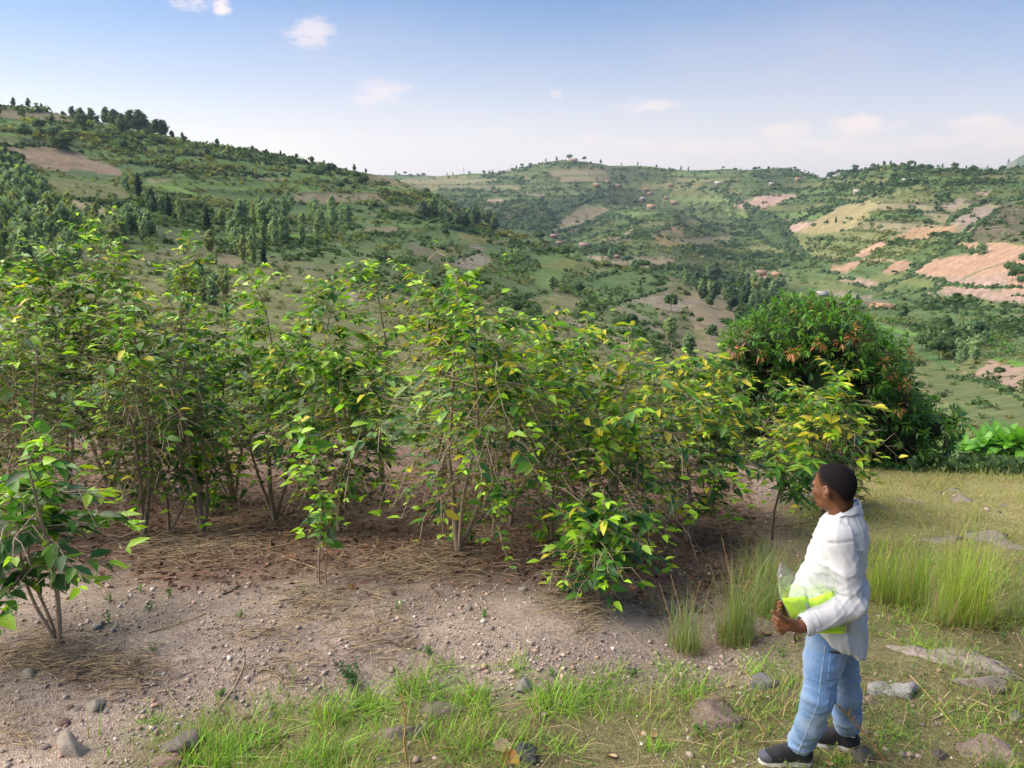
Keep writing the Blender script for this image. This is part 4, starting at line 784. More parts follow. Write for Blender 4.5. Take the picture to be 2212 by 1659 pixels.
def coffee(base, h, spread, seed, label, leafy=1.0, yellow=.1, lime=.3, bare=.45, stems=3, limit=120, thick=1.0, leaf=.115, berries=.5, low=.28, tilt=(0, 0), group='coffee trees in the plot', top=1.0, grey=1.0, lat_len=1.0, name='coffee_tree', cat='coffee tree'):
    r = np.random.default_rng(seed); root = empty(name, base, label, cat, group)
    TW = Bag(); LM = []; LC = []; BP = []
    bark = np.array([.36, .28, .21])*grey
    for si in range(stems):
        a0 = r.uniform(0, 6.28); out = spread*.50*(si > 0)*r.uniform(.5, 1.2)+spread*.10; hh = h*(1 if si == 0 else r.uniform(.62, .97))
        s = np.linspace(0, 1, 9)
        P = np.stack([tilt[0]*s**1.5*h+math.cos(a0)*out*s**.8+.05*h*np.sin(s*5+a0)*s+r.normal(0, .012, 9)*h*s, tilt[1]*s**1.5*h+math.sin(a0)*out*s**.8+.05*h*np.cos(s*4+a0)*s+r.normal(0, .012, 9)*h*s, hh*s-.04*(s < .01)], -1)
        st = Bag(); tube(st, P, np.linspace((.004+.0105*h)*thick*(1 if si == 0 else .7), .0035, 9), bark, 6); obj('stem', st.mesh('stem', MT['bark'], True), root)
        nn = int(hh*(1-low)/.065)
        for k in range(nn):
            f = low+(1-low)*(k+.5)/nn; p = np.array([np.interp(f, s, P[:, j]) for j in range(3)])
            for side in (0, 1):
                if r.random() < .18: continue
                az = k*1.9+side*math.pi+r.uniform(-.5, .5)
                prof = (.55+.45*math.sin(math.pi*min(1, max(0, (f-low)/(1-low)))**.8))*r.choice([.55, .8, 1, 1, 1.25])*(1 if f < .92 else .8)
                Lb = 1.08*spread*lat_len*prof*r.uniform(.6, 1.15); m = 6; t = np.linspace(0, 1, m); el = .52 if f > .8 else .38
                if f > .93: el = .9
                dx, dy = math.cos(az), math.sin(az)
                q = p+np.stack([dx*Lb*t, dy*Lb*t, Lb*(el*t-(.46+.25*r.random())*t**2*(1 if f < .9 else .5))], -1); q[1:] += r.normal(0, .012, (m-1, 3))*Lb*2
                tube(TW, q, np.linspace(.0055, .0022, m), bark*r.uniform(.7, 1.2)*(np.array([.75, 1, .6]) if f > .8 else 1), 3)
                vig = r.choice([.25, .7, 1.0, 1.35], p=[.30, .28, .26, .16])
                fr_ = (f-low)/(1-low); b0 = bare*(1.45 if fr_ < .45 else (1 if fr_ < .75 else .5))*r.uniform(.6, 1.2)
                if r.random() < .06*(2-leafy): b0 = .95
                nl = max(1, int(Lb*(1-min(b0, .9))/.05*leafy*vig*(.7 if fr_ < .4 else (1 if fr_ < .7 else 1.5))))
                for tt in np.linspace(min(b0, .9), 1, nl):
                    c = np.array([np.interp(tt, t, q[:, j]) for j in range(3)]); tip = tt > .84
                    for sg in (-1, 1):
                        if r.random() < .16: continue
                        la = az+sg*r.uniform(.5, 1.25) if not tip else az+sg*r.uniform(.15, .8)
                        up_ = r.uniform(-.5, .3) if not tip else r.uniform(-.15, .6)
                        D = np.array([math.cos(la), math.sin(la), up_]); sz = leaf*float(np.clip(np.exp(r.normal(-.08, .30)), .4, 1.6))*(1 if not tip else .78)
                        LM.append((D, sz, c)); u = r.random(); hi = f > .62
                        if u < yellow*(1.0 if hi else .5): ci = r.choice([10, 11, 9, 11])
                        elif tip and u < yellow+.35+lime*(1.5 if hi else .8): ci = r.choice([6, 7, 8])
                        elif u > 1-lime*.36*(1.7 if hi else .5): ci = r.choice([5, 6, 9])
                        else: ci = r.choice([0, 1, 2, 3, 4], p=[.17, .25, .23, .2, .15] if not hi else [.1, .17, .23, .25, .25])
                        LC.append(ci)
                if berries > 0 and f < .93:
                    for tt in np.arange(.2, .95, .075):
                        if r.random() < berries*.75:
                            c = np.array([np.interp(tt, t, q[:, j]) for j in range(3)])
                            for _ in range(r.integers(2, 5)): BP.append(c+r.normal(0, .011, 3))
                # bare side twigs
                for _ in range(3):
                    tt = r.uniform(.15, .85); c = np.array([np.interp(tt, t, q[:, j]) for j in range(3)]); aa = az+r.uniform(-1.2, 1.2); l2 = Lb*r.uniform(.25, .55)
                    tube(TW, [c, c+np.array([math.cos(aa)*.5, math.sin(aa)*.5, r.uniform(-.2, .3)])*l2, c+np.array([math.cos(aa), math.sin(aa), r.uniform(-.6, .3)])*l2], [.0034, .0028, .0018], bark*r.uniform(.6, 1.25), 3)
        # the crest of the stem: a spray of young leaves
        for k in range(int(26*top)):
            aa = r.uniform(0, 6.28); LM.append((np.array([math.cos(aa), math.sin(aa), r.uniform(-.25, .8)]), leaf*r.uniform(.6, 1.05), P[-1]+np.array([r.normal(0, .03), r.normal(0, .03), -.014*k]))); LC.append(r.choice([6, 7, 8, 5]))
    LC = np.array(LC); D = np.array([l[0] for l in LM]); sz = np.array([l[1] for l in LM]); pos = np.array([l[2] for l in LM])
    up = np.tile([[0, 0, 1.]], (len(D), 1))+r.normal(0, .38, (len(D), 3))
    M = frames(D, up, np.stack([sz, sz*r.uniform(.85, 1.15, len(sz)), sz], -1), pos)
    tag(obj('twigs', TW.mesh('twigs', MT['twig']), root), kind='stuff')
    if BP:
        BP = np.array(BP); OV = np.array([(1, 0, 0), (-1, 0, 0), (0, 1, 0), (0, -1, 0), (0, 0, 1), (0, 0, -1)])*.0075; OF = [np.array([(0, 2, 4), (2, 1, 4), (1, 3, 4), (3, 0, 4), (2, 0, 5), (1, 2, 5), (3, 1, 5), (0, 3, 5)])]
        Mb = np.zeros((len(BP), 3, 4)); Mb[:, 0, 0] = Mb[:, 1, 1] = Mb[:, 2, 2] = r.uniform(1.0, 1.8, len(BP)); Mb[:, :, 3] = BP
        Bb = Bag(); cb = np.where(r.random((len(BP), 1)) < .55, np.array([[.42, .40, .05]]), np.array([[.22, .30, .04]]))*r.uniform(.7, 1.2, (len(BP), 1)); Bb.instances(OV, OF, Mb, cb)
        tag(obj('berries', Bb.mesh('berries', MT['leaf'], True), root), kind='stuff')
    camloc = np.array([0, 0, CZ])-np.array(base)
    put_leaves(root, M, LC, LT_COF, LEAFM, camloc, limit, r=r); TOTAL[0] += len(LM)
    return root
def stand(px, py, Y=None):                       # ground point under a photo pixel, or on the sight column at depth Y
    if Y is None: p = near_hit(px, py); return np.array(p)
    p = at(px, py, Y); return np.array([p.x, Y, float(gz(p.x, Y))])
def height_to(base, py):                         # height that reaches photo row py
    d = ray(0, py); return float(CZ+d[2]/d[1]*base[1]-base[2])
def wide(base, px): return px*KP/FPX*math.hypot(base[1], CZ-base[2]-1)
def cof(px, py, ytop, wpx, seed, label, Y=None, **k):
    b = stand(px, py, Y); h = height_to(b, ytop); return coffee(b, h*(1.07 if px < 450 else .985), wide(b, wpx), seed, label, **k)
# front row, left to right
cof(128, 1390, 975, 180, 11, 'leafy coffee sapling with big bright leaves at the left edge, in front of the others', stems=3, leafy=1.25, bare=.1, lime=.65, yellow=.02, limit=300, leaf=.14, berries=0, low=.36, lat_len=1.05)
cof(365, 1150, 865, 130, 12, 'small coffee tree with bright drooping leaves behind the left sapling', stems=2, leafy=1.35, bare=.15, lime=.55, yellow=.05, limit=140, leaf=.125, berries=.1, low=.3)
b = stand(690, 1262); coffee(b, height_to(b, 925), wide(b, 92), 13, 'thin coffee sapling with a low leaf tuft and a leafy top on bare pale stems', stems=1, leafy=1.6, bare=.1, lime=.6, yellow=.03, limit=200, thick=.55, leaf=.125, berries=.4, low=.76, top=1.2)
coffee(b+np.array([.05, .04, 0]), height_to(b, 1065), wide(b, 48), 14, 'low leafy coffee sucker at the foot of the thin sapling', stems=1, leafy=1.9, bare=.05, lime=.35, yellow=.02, limit=110, thick=.6, leaf=.105, berries=.2, low=.38)
cof(500, 1085, 800, 135, 15, 'coffee tree covered in yellow berries left of the thin sapling', stems=3, leafy=.8, bare=.5, lime=.35, yellow=.12, limit=110, leaf=.10, berries=1.3, low=.25)
cof(990, 1197, 588, 205, 16, 'tall central coffee tree with a pale split trunk at the base', stems=4, leafy=1.05, bare=.42, lime=.4, yellow=.12, limit=200, leaf=.115, berries=.8, low=.2)
cof(1190, 1168, 705, 150, 17, 'coffee tree with a pale trunk right of the central tree', stems=3, leafy=1.0, bare=.42, lime=.4, yellow=.16, limit=140, leaf=.115, berries=.5, low=.2)
cof(1300, 1302, 1085, 115, 18, 'short dark-leaved coffee bush at the front on the edge of the bench', stems=4, leafy=1.5, bare=.15, lime=.3, yellow=.13, limit=180, leaf=.12, berries=.5, low=.2)
cof(1345, 1215, 745, 165, 19, 'coffee tree with yellowing leaves behind the short front bush', stems=4, leafy=1.1, bare=.38, lime=.45, yellow=.24, limit=180, leaf=.12, berries=.35, low=.24)
cof(1485, 1168, 775, 120, 20, 'coffee tree with a yellow top between the front bush and the mango tree', stems=3, leafy=1.2, bare=.3, lime=.4, yellow=.3, limit=150, leaf=.12, berries=.25, low=.16)
cof(1775, 1110, 800, 125, 21, 'yellow-leaved coffee tree in front of the mango, behind the man', stems=3, leafy=1.0, bare=.35, lime=.4, yellow=.42, limit=150, leaf=.13, berries=.1, low=.06)
# second row
cof(730, 1098, 610, 150, 22, 'coffee tree with a bright rounded top behind the thin sapling', Y=8.4, stems=4, leafy=1.3, bare=.35, lime=.7, yellow=.1, limit=120, berries=.5, low=.2)
cof(590, 1060, 596, 130, 23, 'coffee tree with the brightest green crest left of the central tree', Y=9.2, stems=3, leafy=1.5, bare=.35, lime=.9, yellow=.08, limit=120, berries=.4)
cof(430, 1070, 680, 120, 24, 'dark coffee tree below the bare-topped one', Y=8.2, stems=3, leafy=1.2, bare=.4, lime=.2, yellow=.03, limit=90, berries=.2)
cof(300, 1080, 700, 150, 25, 'twiggy coffee tree with long arching branches at left', Y=8.0, stems=4, leafy=.7, bare=.62, lime=.4, yellow=.12, limit=90, berries=.7)
cof(110, 1080, 690, 170, 26, 'twiggy coffee tree behind the big-leaved left sapling', Y=7.8, stems=4, leafy=.75, bare=.6, lime=.4, yellow=.08, limit=90, berries=.5)
cof(-60, 1080, 640, 150, 27, 'coffee tree cut by the left edge of the picture', Y=8.2, stems=4, leafy=1.0, bare=.45, lime=.5, yellow=.06, limit=90, berries=.3)
cof(1100, 1060, 660, 140, 29, 'coffee tree close behind the central tree on its right', Y=9.0, stems=3, leafy=1.1, bare=.4, lime=.4, yellow=.12, limit=100, berries=.5)
cof(1265, 1050, 705, 130, 30, 'coffee tree with a yellow-tipped crest near the olive field', Y=9.0, stems=3, leafy=1.2, bare=.35, lime=.45, yellow=.2, limit=110, berries=.4)
cof(1390, 1050, 770, 120, 31, 'coffee tree left of the mango tree with limp yellow sprays', Y=9.2, stems=3, leafy=1.2, bare=.35, lime=.4, yellow=.3, limit=100, berries=.3)
cof(1540, 1020, 772, 90, 32, 'yellow coffee tree touching the mango crown', Y=9.6, stems=3, leafy=1.2, bare=.3, lime=.4, yellow=.45, limit=100, berries=.2)
# back rows against the valley
cof(235, 1000, 515, 130, 33, 'tallest coffee tree at left with a dark crest standing against the hill', Y=10.8, stems=4, leafy=1.35, bare=.4, lime=.35, yellow=.08, limit=90, berries=.4, low=.25)
cof(320, 1000, 560, 90, 34, 'coffee tree right of the tallest one at left', Y=10.4, stems=3, leafy=1.3, bare=.4, lime=.5, yellow=.15, limit=80, berries=.5)
cof(425, 1000, 540, 62, 35, 'bare-topped coffee tree with pale naked twigs against the hill', Y=10.2, stems=3, leafy=.55, bare=.8, lime=.3, yellow=.3, limit=70, berries=.8, grey=1.25, low=.3)
cof(40, 1000, 605, 130, 36, 'coffee tree with bright leaves at the far left of the back row', Y=10.2, stems=4, leafy=1.3, bare=.4, lime=.5, yellow=.1, limit=80, berries=.3)
cof(140, 1000, 600, 110, 37, 'coffee tree left of the tallest one, lower and dark', Y=10.6, stems=3, leafy=1.2, bare=.45, lime=.4, yellow=.06, limit=80, berries=.3)
cof(500, 1000, 640, 110, 38, 'dark coffee tree between the bare-topped tree and the bright crest', Y=10.4, stems=3, leafy=1.3, bare=.4, lime=.3, yellow=.05, limit=80, berries=.3)
cof(680, 1000, 625, 120, 39, 'coffee tree of the back row right of the brightest crest', Y=10.6, stems=4, leafy=1.4, bare=.4, lime=.6, yellow=.08, limit=80, berries=.3)
cof(825, 1000, 552, 75, 40, 'thin coffee tree with a pointed crest left of the central crown', Y=10.4, stems=3, leafy=.95, bare=.45, lime=.45, yellow=.12, limit=80, berries=.7)
cof(945, 1000, 585, 120, 41, 'coffee tree behind the central crown with yellow tips', Y=10.2, stems=4, leafy=1.2, bare=.4, lime=.5, yellow=.28, limit=80, berries=.5)
cof(1165, 1000, 672, 80, 42, 'small-crested coffee tree seen against the brown fields', Y=10.4, stems=3, leafy=1.0, bare=.4, lime=.4, yellow=.2, limit=80, berries=.5)
cof(1690, 1030, 840, 90, 47, 'yellow-green coffee bush against the dark mango crown', Y=10.4, stems=3, leafy=1.2, bare=.3, lime=.5, yellow=.3, limit=80, berries=.2)
# low regrowth on the ground by the trees
for (x, y, s, sd_) in ((1000, 1178, 45, 60), (1175, 1175, 40, 61), (470, 1110, 40, 62), (1850, 1090, 50, 63)):
    bb = stand(x, y); coffee(bb, height_to(bb, y-70), wide(bb, s), sd_, {60: 'leafy sucker at the foot of the central coffee tree', 61: 'leafy sucker at the foot of the tree right of the central one', 62: 'small coffee seedling in the shade left of the thin sapling', 63: 'low yellow-tipped coffee shoot just right of the man\'s neck'}[sd_], stems=1, leafy=1.6, bare=.1, lime=.3, yellow=.1 if sd_ < 63 else .6, limit=50, leaf=.11, berries=.2, low=.1, group='coffee suckers and seedlings', cat='coffee seedling', name='coffee_seedling')

# ------------------------------------------------------------------ the mango tree and the mango sapling
def mango():
    r = np.random.default_rng(77); Y = 14.0; cx = 1765; base = stand(cx, 1000, Y); top = height_to(base, 678)
    root = empty('mango_tree', base, 'big round dark mango tree with orange young leaves behind the man', 'mango tree')
    T = Bag(); tube(T, [(0, 0, -.1), (.03, 0, .35), (-.02, .03, .8)], [.17, .13, .11], (.12, .09, .065), 10); obj('trunk', T.mesh('trunk', MT['bark'], True), root)
    W = wide(base, 1)                                                     # metres per photo pixel
    # the crown's outline as the photo shows it: centre offset and radius of each bulge
    bul = [(1640, 760, 85), (1720, 740, 95), (1800, 745, 90), (1870, 800, 85), (1900, 870, 80), (1620, 830, 85), (1700, 830, 100), (1790, 840, 100), (1640, 920, 85), (1740, 920, 95), (1850, 930, 90), (1940, 900, 60), (1930, 950, 70), (2010, 930, 55), (2050, 915, 35), (1880, 985, 40), (1960, 980, 30), (1600, 760, 45)]
    cen = []; rad = []
    for x, y, q in bul:
        p = at(x, y, Y+r.uniform(-.7, .5)); cen.append(np.array(p)-base); rad.append(q*W)
    for x, y, q in bul[:13]:
        p = at(x, y+10, Y+1.5); cen.append(np.array(p)-base); rad.append(q*W)
    for c, q in zip(cen, rad):
        L_ = Bag(); m = np.array([-.02, .03, .8]); mid = (m+c)/2+np.array([0, 0, .08]); tube(L_, [m, mid, c], [.05, .03, .012], (.11, .085, .06), 5); obj('limb', L_.mesh('limb', MT['bark'], True), root)
    cen = np.array(cen); rad = np.array(rad)
    LM = []; LC = []; flush = []
    ncl = 4600
    k = r.choice(len(cen), ncl, p=rad**2/np.sum(rad**2)); d = sphere_pts(ncl, r); P = cen[k]+d*rad[k][:, None]*r.uniform(.80, 1.12, ncl)[:, None]
    depth = np.min(np.linalg.norm(P[:, None]-cen[None], axis=2)/rad[None]+(np.arange(len(cen))[None] == k[:, None])*9, axis=1); ok = depth > .72
    P = P[ok]; d = d[ok]; TW = Bag(); cl = np.array([0, 0, CZ])-base
    for p, dd in zip(P, d):
        young = r.random() < .012; n = r.integers(9, 14)
        tube(TW, [p-dd*.25, p], [.008, .004], (.10, .085, .05), 3)
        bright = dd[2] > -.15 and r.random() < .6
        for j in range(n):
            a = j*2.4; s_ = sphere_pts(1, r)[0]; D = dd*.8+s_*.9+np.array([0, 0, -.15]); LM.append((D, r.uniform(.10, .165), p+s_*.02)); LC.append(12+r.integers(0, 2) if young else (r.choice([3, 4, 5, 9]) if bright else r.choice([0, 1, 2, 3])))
    tag(obj('twigs', TW.mesh('twigs', MT['twig']), root), kind='stuff')
    # flushes of orange young leaves where the photo has them
    FL = [(2370/1.3563+0, 0)]
    for x, y in ((1800, 735), (1735, 745), (1703, 748), (1665, 770), (1730, 775), (1925, 800), (1850, 730), (1830, 725), (1957, 845), (1925, 790), (1940, 810), (1600, 755), (1572, 722), (1550, 770), (1750, 760), (1955, 855), (1945, 858), (1930, 880), (1945, 800), (1760, 740), (1865, 728)):
        p = np.array(at(x, y, Y-1.1))-base; k2 = np.argmin(np.linalg.norm(P-p, axis=1)); p = P[k2]
        for j in range(10):
            s_ = sphere_pts(1, r)[0]; D = s_*.9+np.array([0, -.15, -.4]); LM.append((D, r.uniform(.10, .15), p+d[k2]*.04+s_*.05)); LC.append(12+r.integers(0, 2))
    pal = np.concatenate([PAL, [[.50, .21, .09], [.46, .25, .10]]]); mm = MANM+leaf_meshes('leaf', LT_MAN, pal[12:])
    D = np.array([l[0] for l in LM]); sz = np.array([l[1] for l in LM]); pos = np.array([l[2] for l in LM]); LC = np.array(LC)
    M = frames(D, np.tile([[0, 0, 1.]], (len(D), 1))+r.normal(0, .3, (len(D), 3)), np.stack([sz, sz*1.15, sz], -1), pos)
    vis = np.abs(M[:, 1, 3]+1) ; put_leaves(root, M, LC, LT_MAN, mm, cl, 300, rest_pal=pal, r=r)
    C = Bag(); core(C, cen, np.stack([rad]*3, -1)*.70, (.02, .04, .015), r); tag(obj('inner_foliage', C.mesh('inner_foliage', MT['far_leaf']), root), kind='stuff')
mango()
def mango_sapling():
    r = np.random.default_rng(78); base = stand(1668, 1165); h = height_to(base, 985); W = wide(base, 1)
    root = empty('mango_sapling', base, 'mango sapling with long narrow leaves right behind the man\'s face', 'mango sapling')
    T = Bag(); P = [(0, 0, -.05), (.0, 0, h*.35), (.06, .02, h*.62), (.10, 0, h*.9)]; tube(T, P, [.016, .013, .011, .006], (.16, .12, .09), 6); obj('stem', T.mesh('stem', MT['bark'], True), root)
    LM = []; LC = []
    for k in range(16):
        f = r.uniform(.45, 1); p = np.array([np.interp(f, [0, .35, .62, .9], [q[j] for q in P]) for j in range(3)]); a = r.uniform(0, 6.28); l = W*75*r.uniform(.3, 1)*(1.2-f*.5); e = p+np.array([math.cos(a)*l, math.sin(a)*l, l*r.uniform(-.1, .5)])
        b_ = Bag(); tube(b_, [p, (p+e)/2+[0, 0, .02], e], [.006, .005, .003], (.12, .13, .06), 4); obj('branch', b_.mesh('branch', MT['twig']), root)
        for j in range(13):
            aa = j*2.4+r.uniform(-.3, .3); D = np.array([math.cos(aa), math.sin(aa), r.uniform(-.7, .45)]); LM.append((D, r.uniform(.14, .22), e+np.array([0, 0, -.008*j]))); LC.append(r.choice([6, 7, 5]) if (f > .82 and j < 7) else r.choice([1, 2, 3, 4]))
    D = np.array([l[0] for l in LM]); sz = np.array([l[1] for l in LM]); pos = np.array([l[2] for l in LM])
    M = frames(D, np.tile([[0, 0, 1.]], (len(D), 1))+r.normal(0, .25, (len(D), 3)), np.stack([sz, sz*1.1, sz], -1), pos)
    put_leaves(root, M, np.array(LC), LT_MAN, MANM, np.array([0, 0, CZ])-base, 300, r=r)
mango_sapling()
# ------------------------------------------------------------------ near banana plants beyond the brow
def banana_leaf(L, seed):
    r = np.random.default_rng(seed); s = np.linspace(0, 1, 9); wd = .15*L*np.sin(np.pi*np.clip(s*.94+.04, 0, 1))**.55; z = -.42*s**2*L*r.uniform(.7, 1.3); x = L*(s-.12*s**2)
    M_ = np.stack([x, 0*x, z], -1); fold = .22*wd; A = M_+np.stack([0*x, wd, fold+r.normal(0, .01, 9)], -1); Bm = M_+np.stack([0*x, -wd, fold+r.normal(0, .01, 9)], -1)
    V = np.concatenate([M_, A, Bm]); q = np.arange(8); c = np.array([.14, .33, .05])*r.uniform(.8, 1.2)
    col = np.tile(c, (27, 1)); col[:9] *= 1.4
    return mesh('leaf', V, [np.concatenate([np.stack([q, q+1, q+10, q+9], -1), np.stack([q+1, q, q+18, q+19], -1)])], MT['leaf'], col, True)
BLF = [banana_leaf(1.0, 500+i) for i in range(4)]
for i, (x, y, hp, lab) in enumerate(((2105, 985, 50, 'banana plant nearest the mango tree, at the left end of the near row'), (2132, 990, 64, 'banana plant with an upright new leaf in the near row'), (2158, 984, 66, 'banana plant in the middle of the near row, tall and bright'), (2182, 998, 64, 'banana plant with dry brown leaves hanging at its foot'), (2208, 988, 66, 'banana plant cut by the right edge of the picture'), (2172, 975, 54, 'banana plant half hidden behind the one with dry leaves'), (2225, 1000, 66, 'banana plant on the right edge, lower than its neighbour'), (2080, 978, 44, 'smallest banana plant, touching the mango crown'), (2120, 974, 54, 'banana plant behind the left end of the near row'), (2146, 1000, 60, 'banana plant in front of the tall bright one'), (2196, 970, 58, 'banana plant at the back right of the near row'))):
    p = land(min(x, 2300), 945)
    if p is None: continue
    d = ray(x, y); t = 41.0/math.hypot(d[0], d[1]); p = np.array([d[0]*t, d[1]*t, CZ+d[2]*t-.5]); h = px_height(p, hp)
    root = empty('banana_plant', p, lab, 'banana plant', 'near row of banana plants'); B = Bag(); tube(B, [(0, 0, -.6), (.03, 0, h*.3), (.05, .02, h*.55)], [.08, .07, .05], (.2, .22, .09), 8); obj('stem', B.mesh('stem', MT['bark']), root)
    for k in range(9):
        a = k*2.4+i; el = .35+.9*(k % 3)/2; o = obj('leaf', BLF[(k+i) % 4], root, (.05, .02, h*.52)); o.rotation_euler = (0, -el, a); o.scale = (h*.95,)*3
    if i == 3:
        for k in range(6):
            o = obj('dry_leaf', mesh('dry_leaf', np.array([v.co[:] for v in BLF[0].vertices]), np.array([list(f.vertices) for f in BLF[0].polygons]), MT['dry'], np.tile([.42, .24, .11], (27, 1))), root, (.05, 0, h*.3)); o.rotation_euler = (0, .9, k*1.05); o.scale = (h*.4, h*.3, h*.4); o['label'] = 'dry brown hanging leaf'
# brush on the brow under the bananas and mango
def brow_brush():
    r = np.random.default_rng(91); B = Bag(); n = 16000
    X = r.uniform(4.5, 16.5, n); Y = r.uniform(12.5, 23, n); P = np.stack([X, Y, gz(X, Y)+r.uniform(-.05, .55, n)*(.4+.6*vnoise(X*.7, Y*.7, 3))], -1)
    px, py, _ = project(P); ok = (px > 1960) & (py > 960) & (Y > 13.6-.25*np.maximum(X-2, 0)); P = P[ok]; D = sphere_pts(len(P), r); up = sphere_pts(len(P), r)+[0, 0, .8]
    B.instances(LEAFQ_V, LEAFQ_F, frames(D, up, r.uniform(.05, .14, len(P)), P), np.array([.085, .145, .06])*r.uniform(.6, 1.5, (len(P), 1)))
    tag(obj('undergrowth', B.mesh('undergrowth', MT['far_leaf'])), kind='stuff')
brow_brush()

# ------------------------------------------------------------------ gravel, stones and rocks
ICO0 = None
def _ico0():
    bm = bmesh.new(); bmesh.ops.create_icosphere(bm, subdivisions=1, radius=1); V = np.array([v.co[:] for v in bm.verts]); F = np.array([[v.index for v in f.verts] for f in bm.faces]); bm.free(); return V, F
STC = np.array([[.42, .34, .29], [.36, .29, .25], [.50, .43, .38], [.30, .25, .22], [.40, .30, .23], [.56, .51, .47], [.24, .21, .20], [.44, .30, .24]])
OCT_V = np.array([(1, 0, 0), (-1, 0, 0), (0, 1, 0), (0, -1, 0), (0, 0, 1), (0, 0, -1)], float); OCT_F = np.array([(0, 2, 4), (2, 1, 4), (1, 3, 4), (3, 0, 4), (2, 0, 5), (1, 2, 5), (3, 1, 5), (0, 3, 5)])
def pebbles():
    r = np.random.default_rng(21); B = Bag(); n = 60000
    Y = 3.4+r.random(n)**1.5*8.0; X = r.uniform(-1, 1, n)*(.72*Y+.6)
    g = grass_zone(X, Y); lt = litter_zone(X, Y); patch = sstep(-.25, .3, fbm(X/.6, Y/.6, 33, 3))
    keep = r.random(n) < (1-.88*g)*(1-.75*lt)*(.12+.88*patch**1.5); X, Y = X[keep], Y[keep]; n = len(X)
    s = np.minimum(.0055*np.exp(r.normal(0, .55, n)), .022)*(1+.05*Y); Z = gz(X, Y)+s*.25
    for j in range(4):                       # four broken shapes
        V = OCT_V*(1+r.uniform(-.35, .35, (6, 1)))+r.normal(0, .14, (6, 3)); V[:, 2] *= .7; sel = np.arange(n) % 4 == j; m = sel.sum()
        D = sphere_pts(m, r); D[:, 2] *= .25
        B.instances(V, [OCT_F], frames(D, np.tile([[0, 0, 1.]], (m, 1))+r.normal(0, .3, (m, 3)), s[sel], np.stack([X[sel], Y[sel], Z[sel]], -1)), STC[r.integers(0, 8, m)]*r.uniform(.85, 1.45, (m, 1)))
    tag(obj('gravel', B.mesh('gravel', MT['pebble'])), kind='stuff')
pebbles()
STONE_M = [rock_mesh(600+i, STC[i % 8], .7, .22, 1, 'stone', 'pebble') for i in range(8)]
def stones():
    r = np.random.default_rng(22); k = 0
    while k < 110:
        x, y = r.uniform(0, 1500), r.uniform(1240, 1655)
        if x > 900 and y > 1460: continue
        p = near_hit(x, y)
        if p is None: continue
        s = r.uniform(.011, .026)*(1 if r.random() < .85 else 1.6); o = obj('stone', STONE_M[r.integers(0, 8)], None, (p.x, p.y, p.z+s*.25)); o.scale = (s*r.uniform(.8, 1.3), s, s*r.uniform(.7, 1)); o.rotation_euler = (r.uniform(-.3, .3), r.uniform(-.3, .3), r.uniform(0, 6.3))
        tag(o, 'small pale stone lying loose on the bare gravelly bench', 'stone', 'small loose stones on the bench'); k += 1
stones()
def grass_stones():
    r = np.random.default_rng(24); k = 0
    while k < 60:
        x, y = r.uniform(450, 2212), r.uniform(1430, 1655); p = near_hit(x, y)
        if p is None or 1600 < x < 1880 and y > 1560: continue
        s = r.uniform(.014, .034); o = obj('stone', STONE_M[r.integers(0, 8)], None, (p.x, p.y, p.z+s*.3)); o.scale = (s*r.uniform(.9, 1.5), s, s*r.uniform(.6, 1)); o.rotation_euler = (r.uniform(-.3, .3), r.uniform(-.3, .3), r.uniform(0, 6.3))
        tag(o, 'small stone half hidden in the foreground grass', 'stone', 'small stones in the foreground grass'); k += 1
grass_stones()
GRY = (.42, .40, .37); PAL_ = (.62, .56, .48); BRN = (.34, .285, .25); PNK = (.56, .40, .33); DKR = (.19, .19, .20)
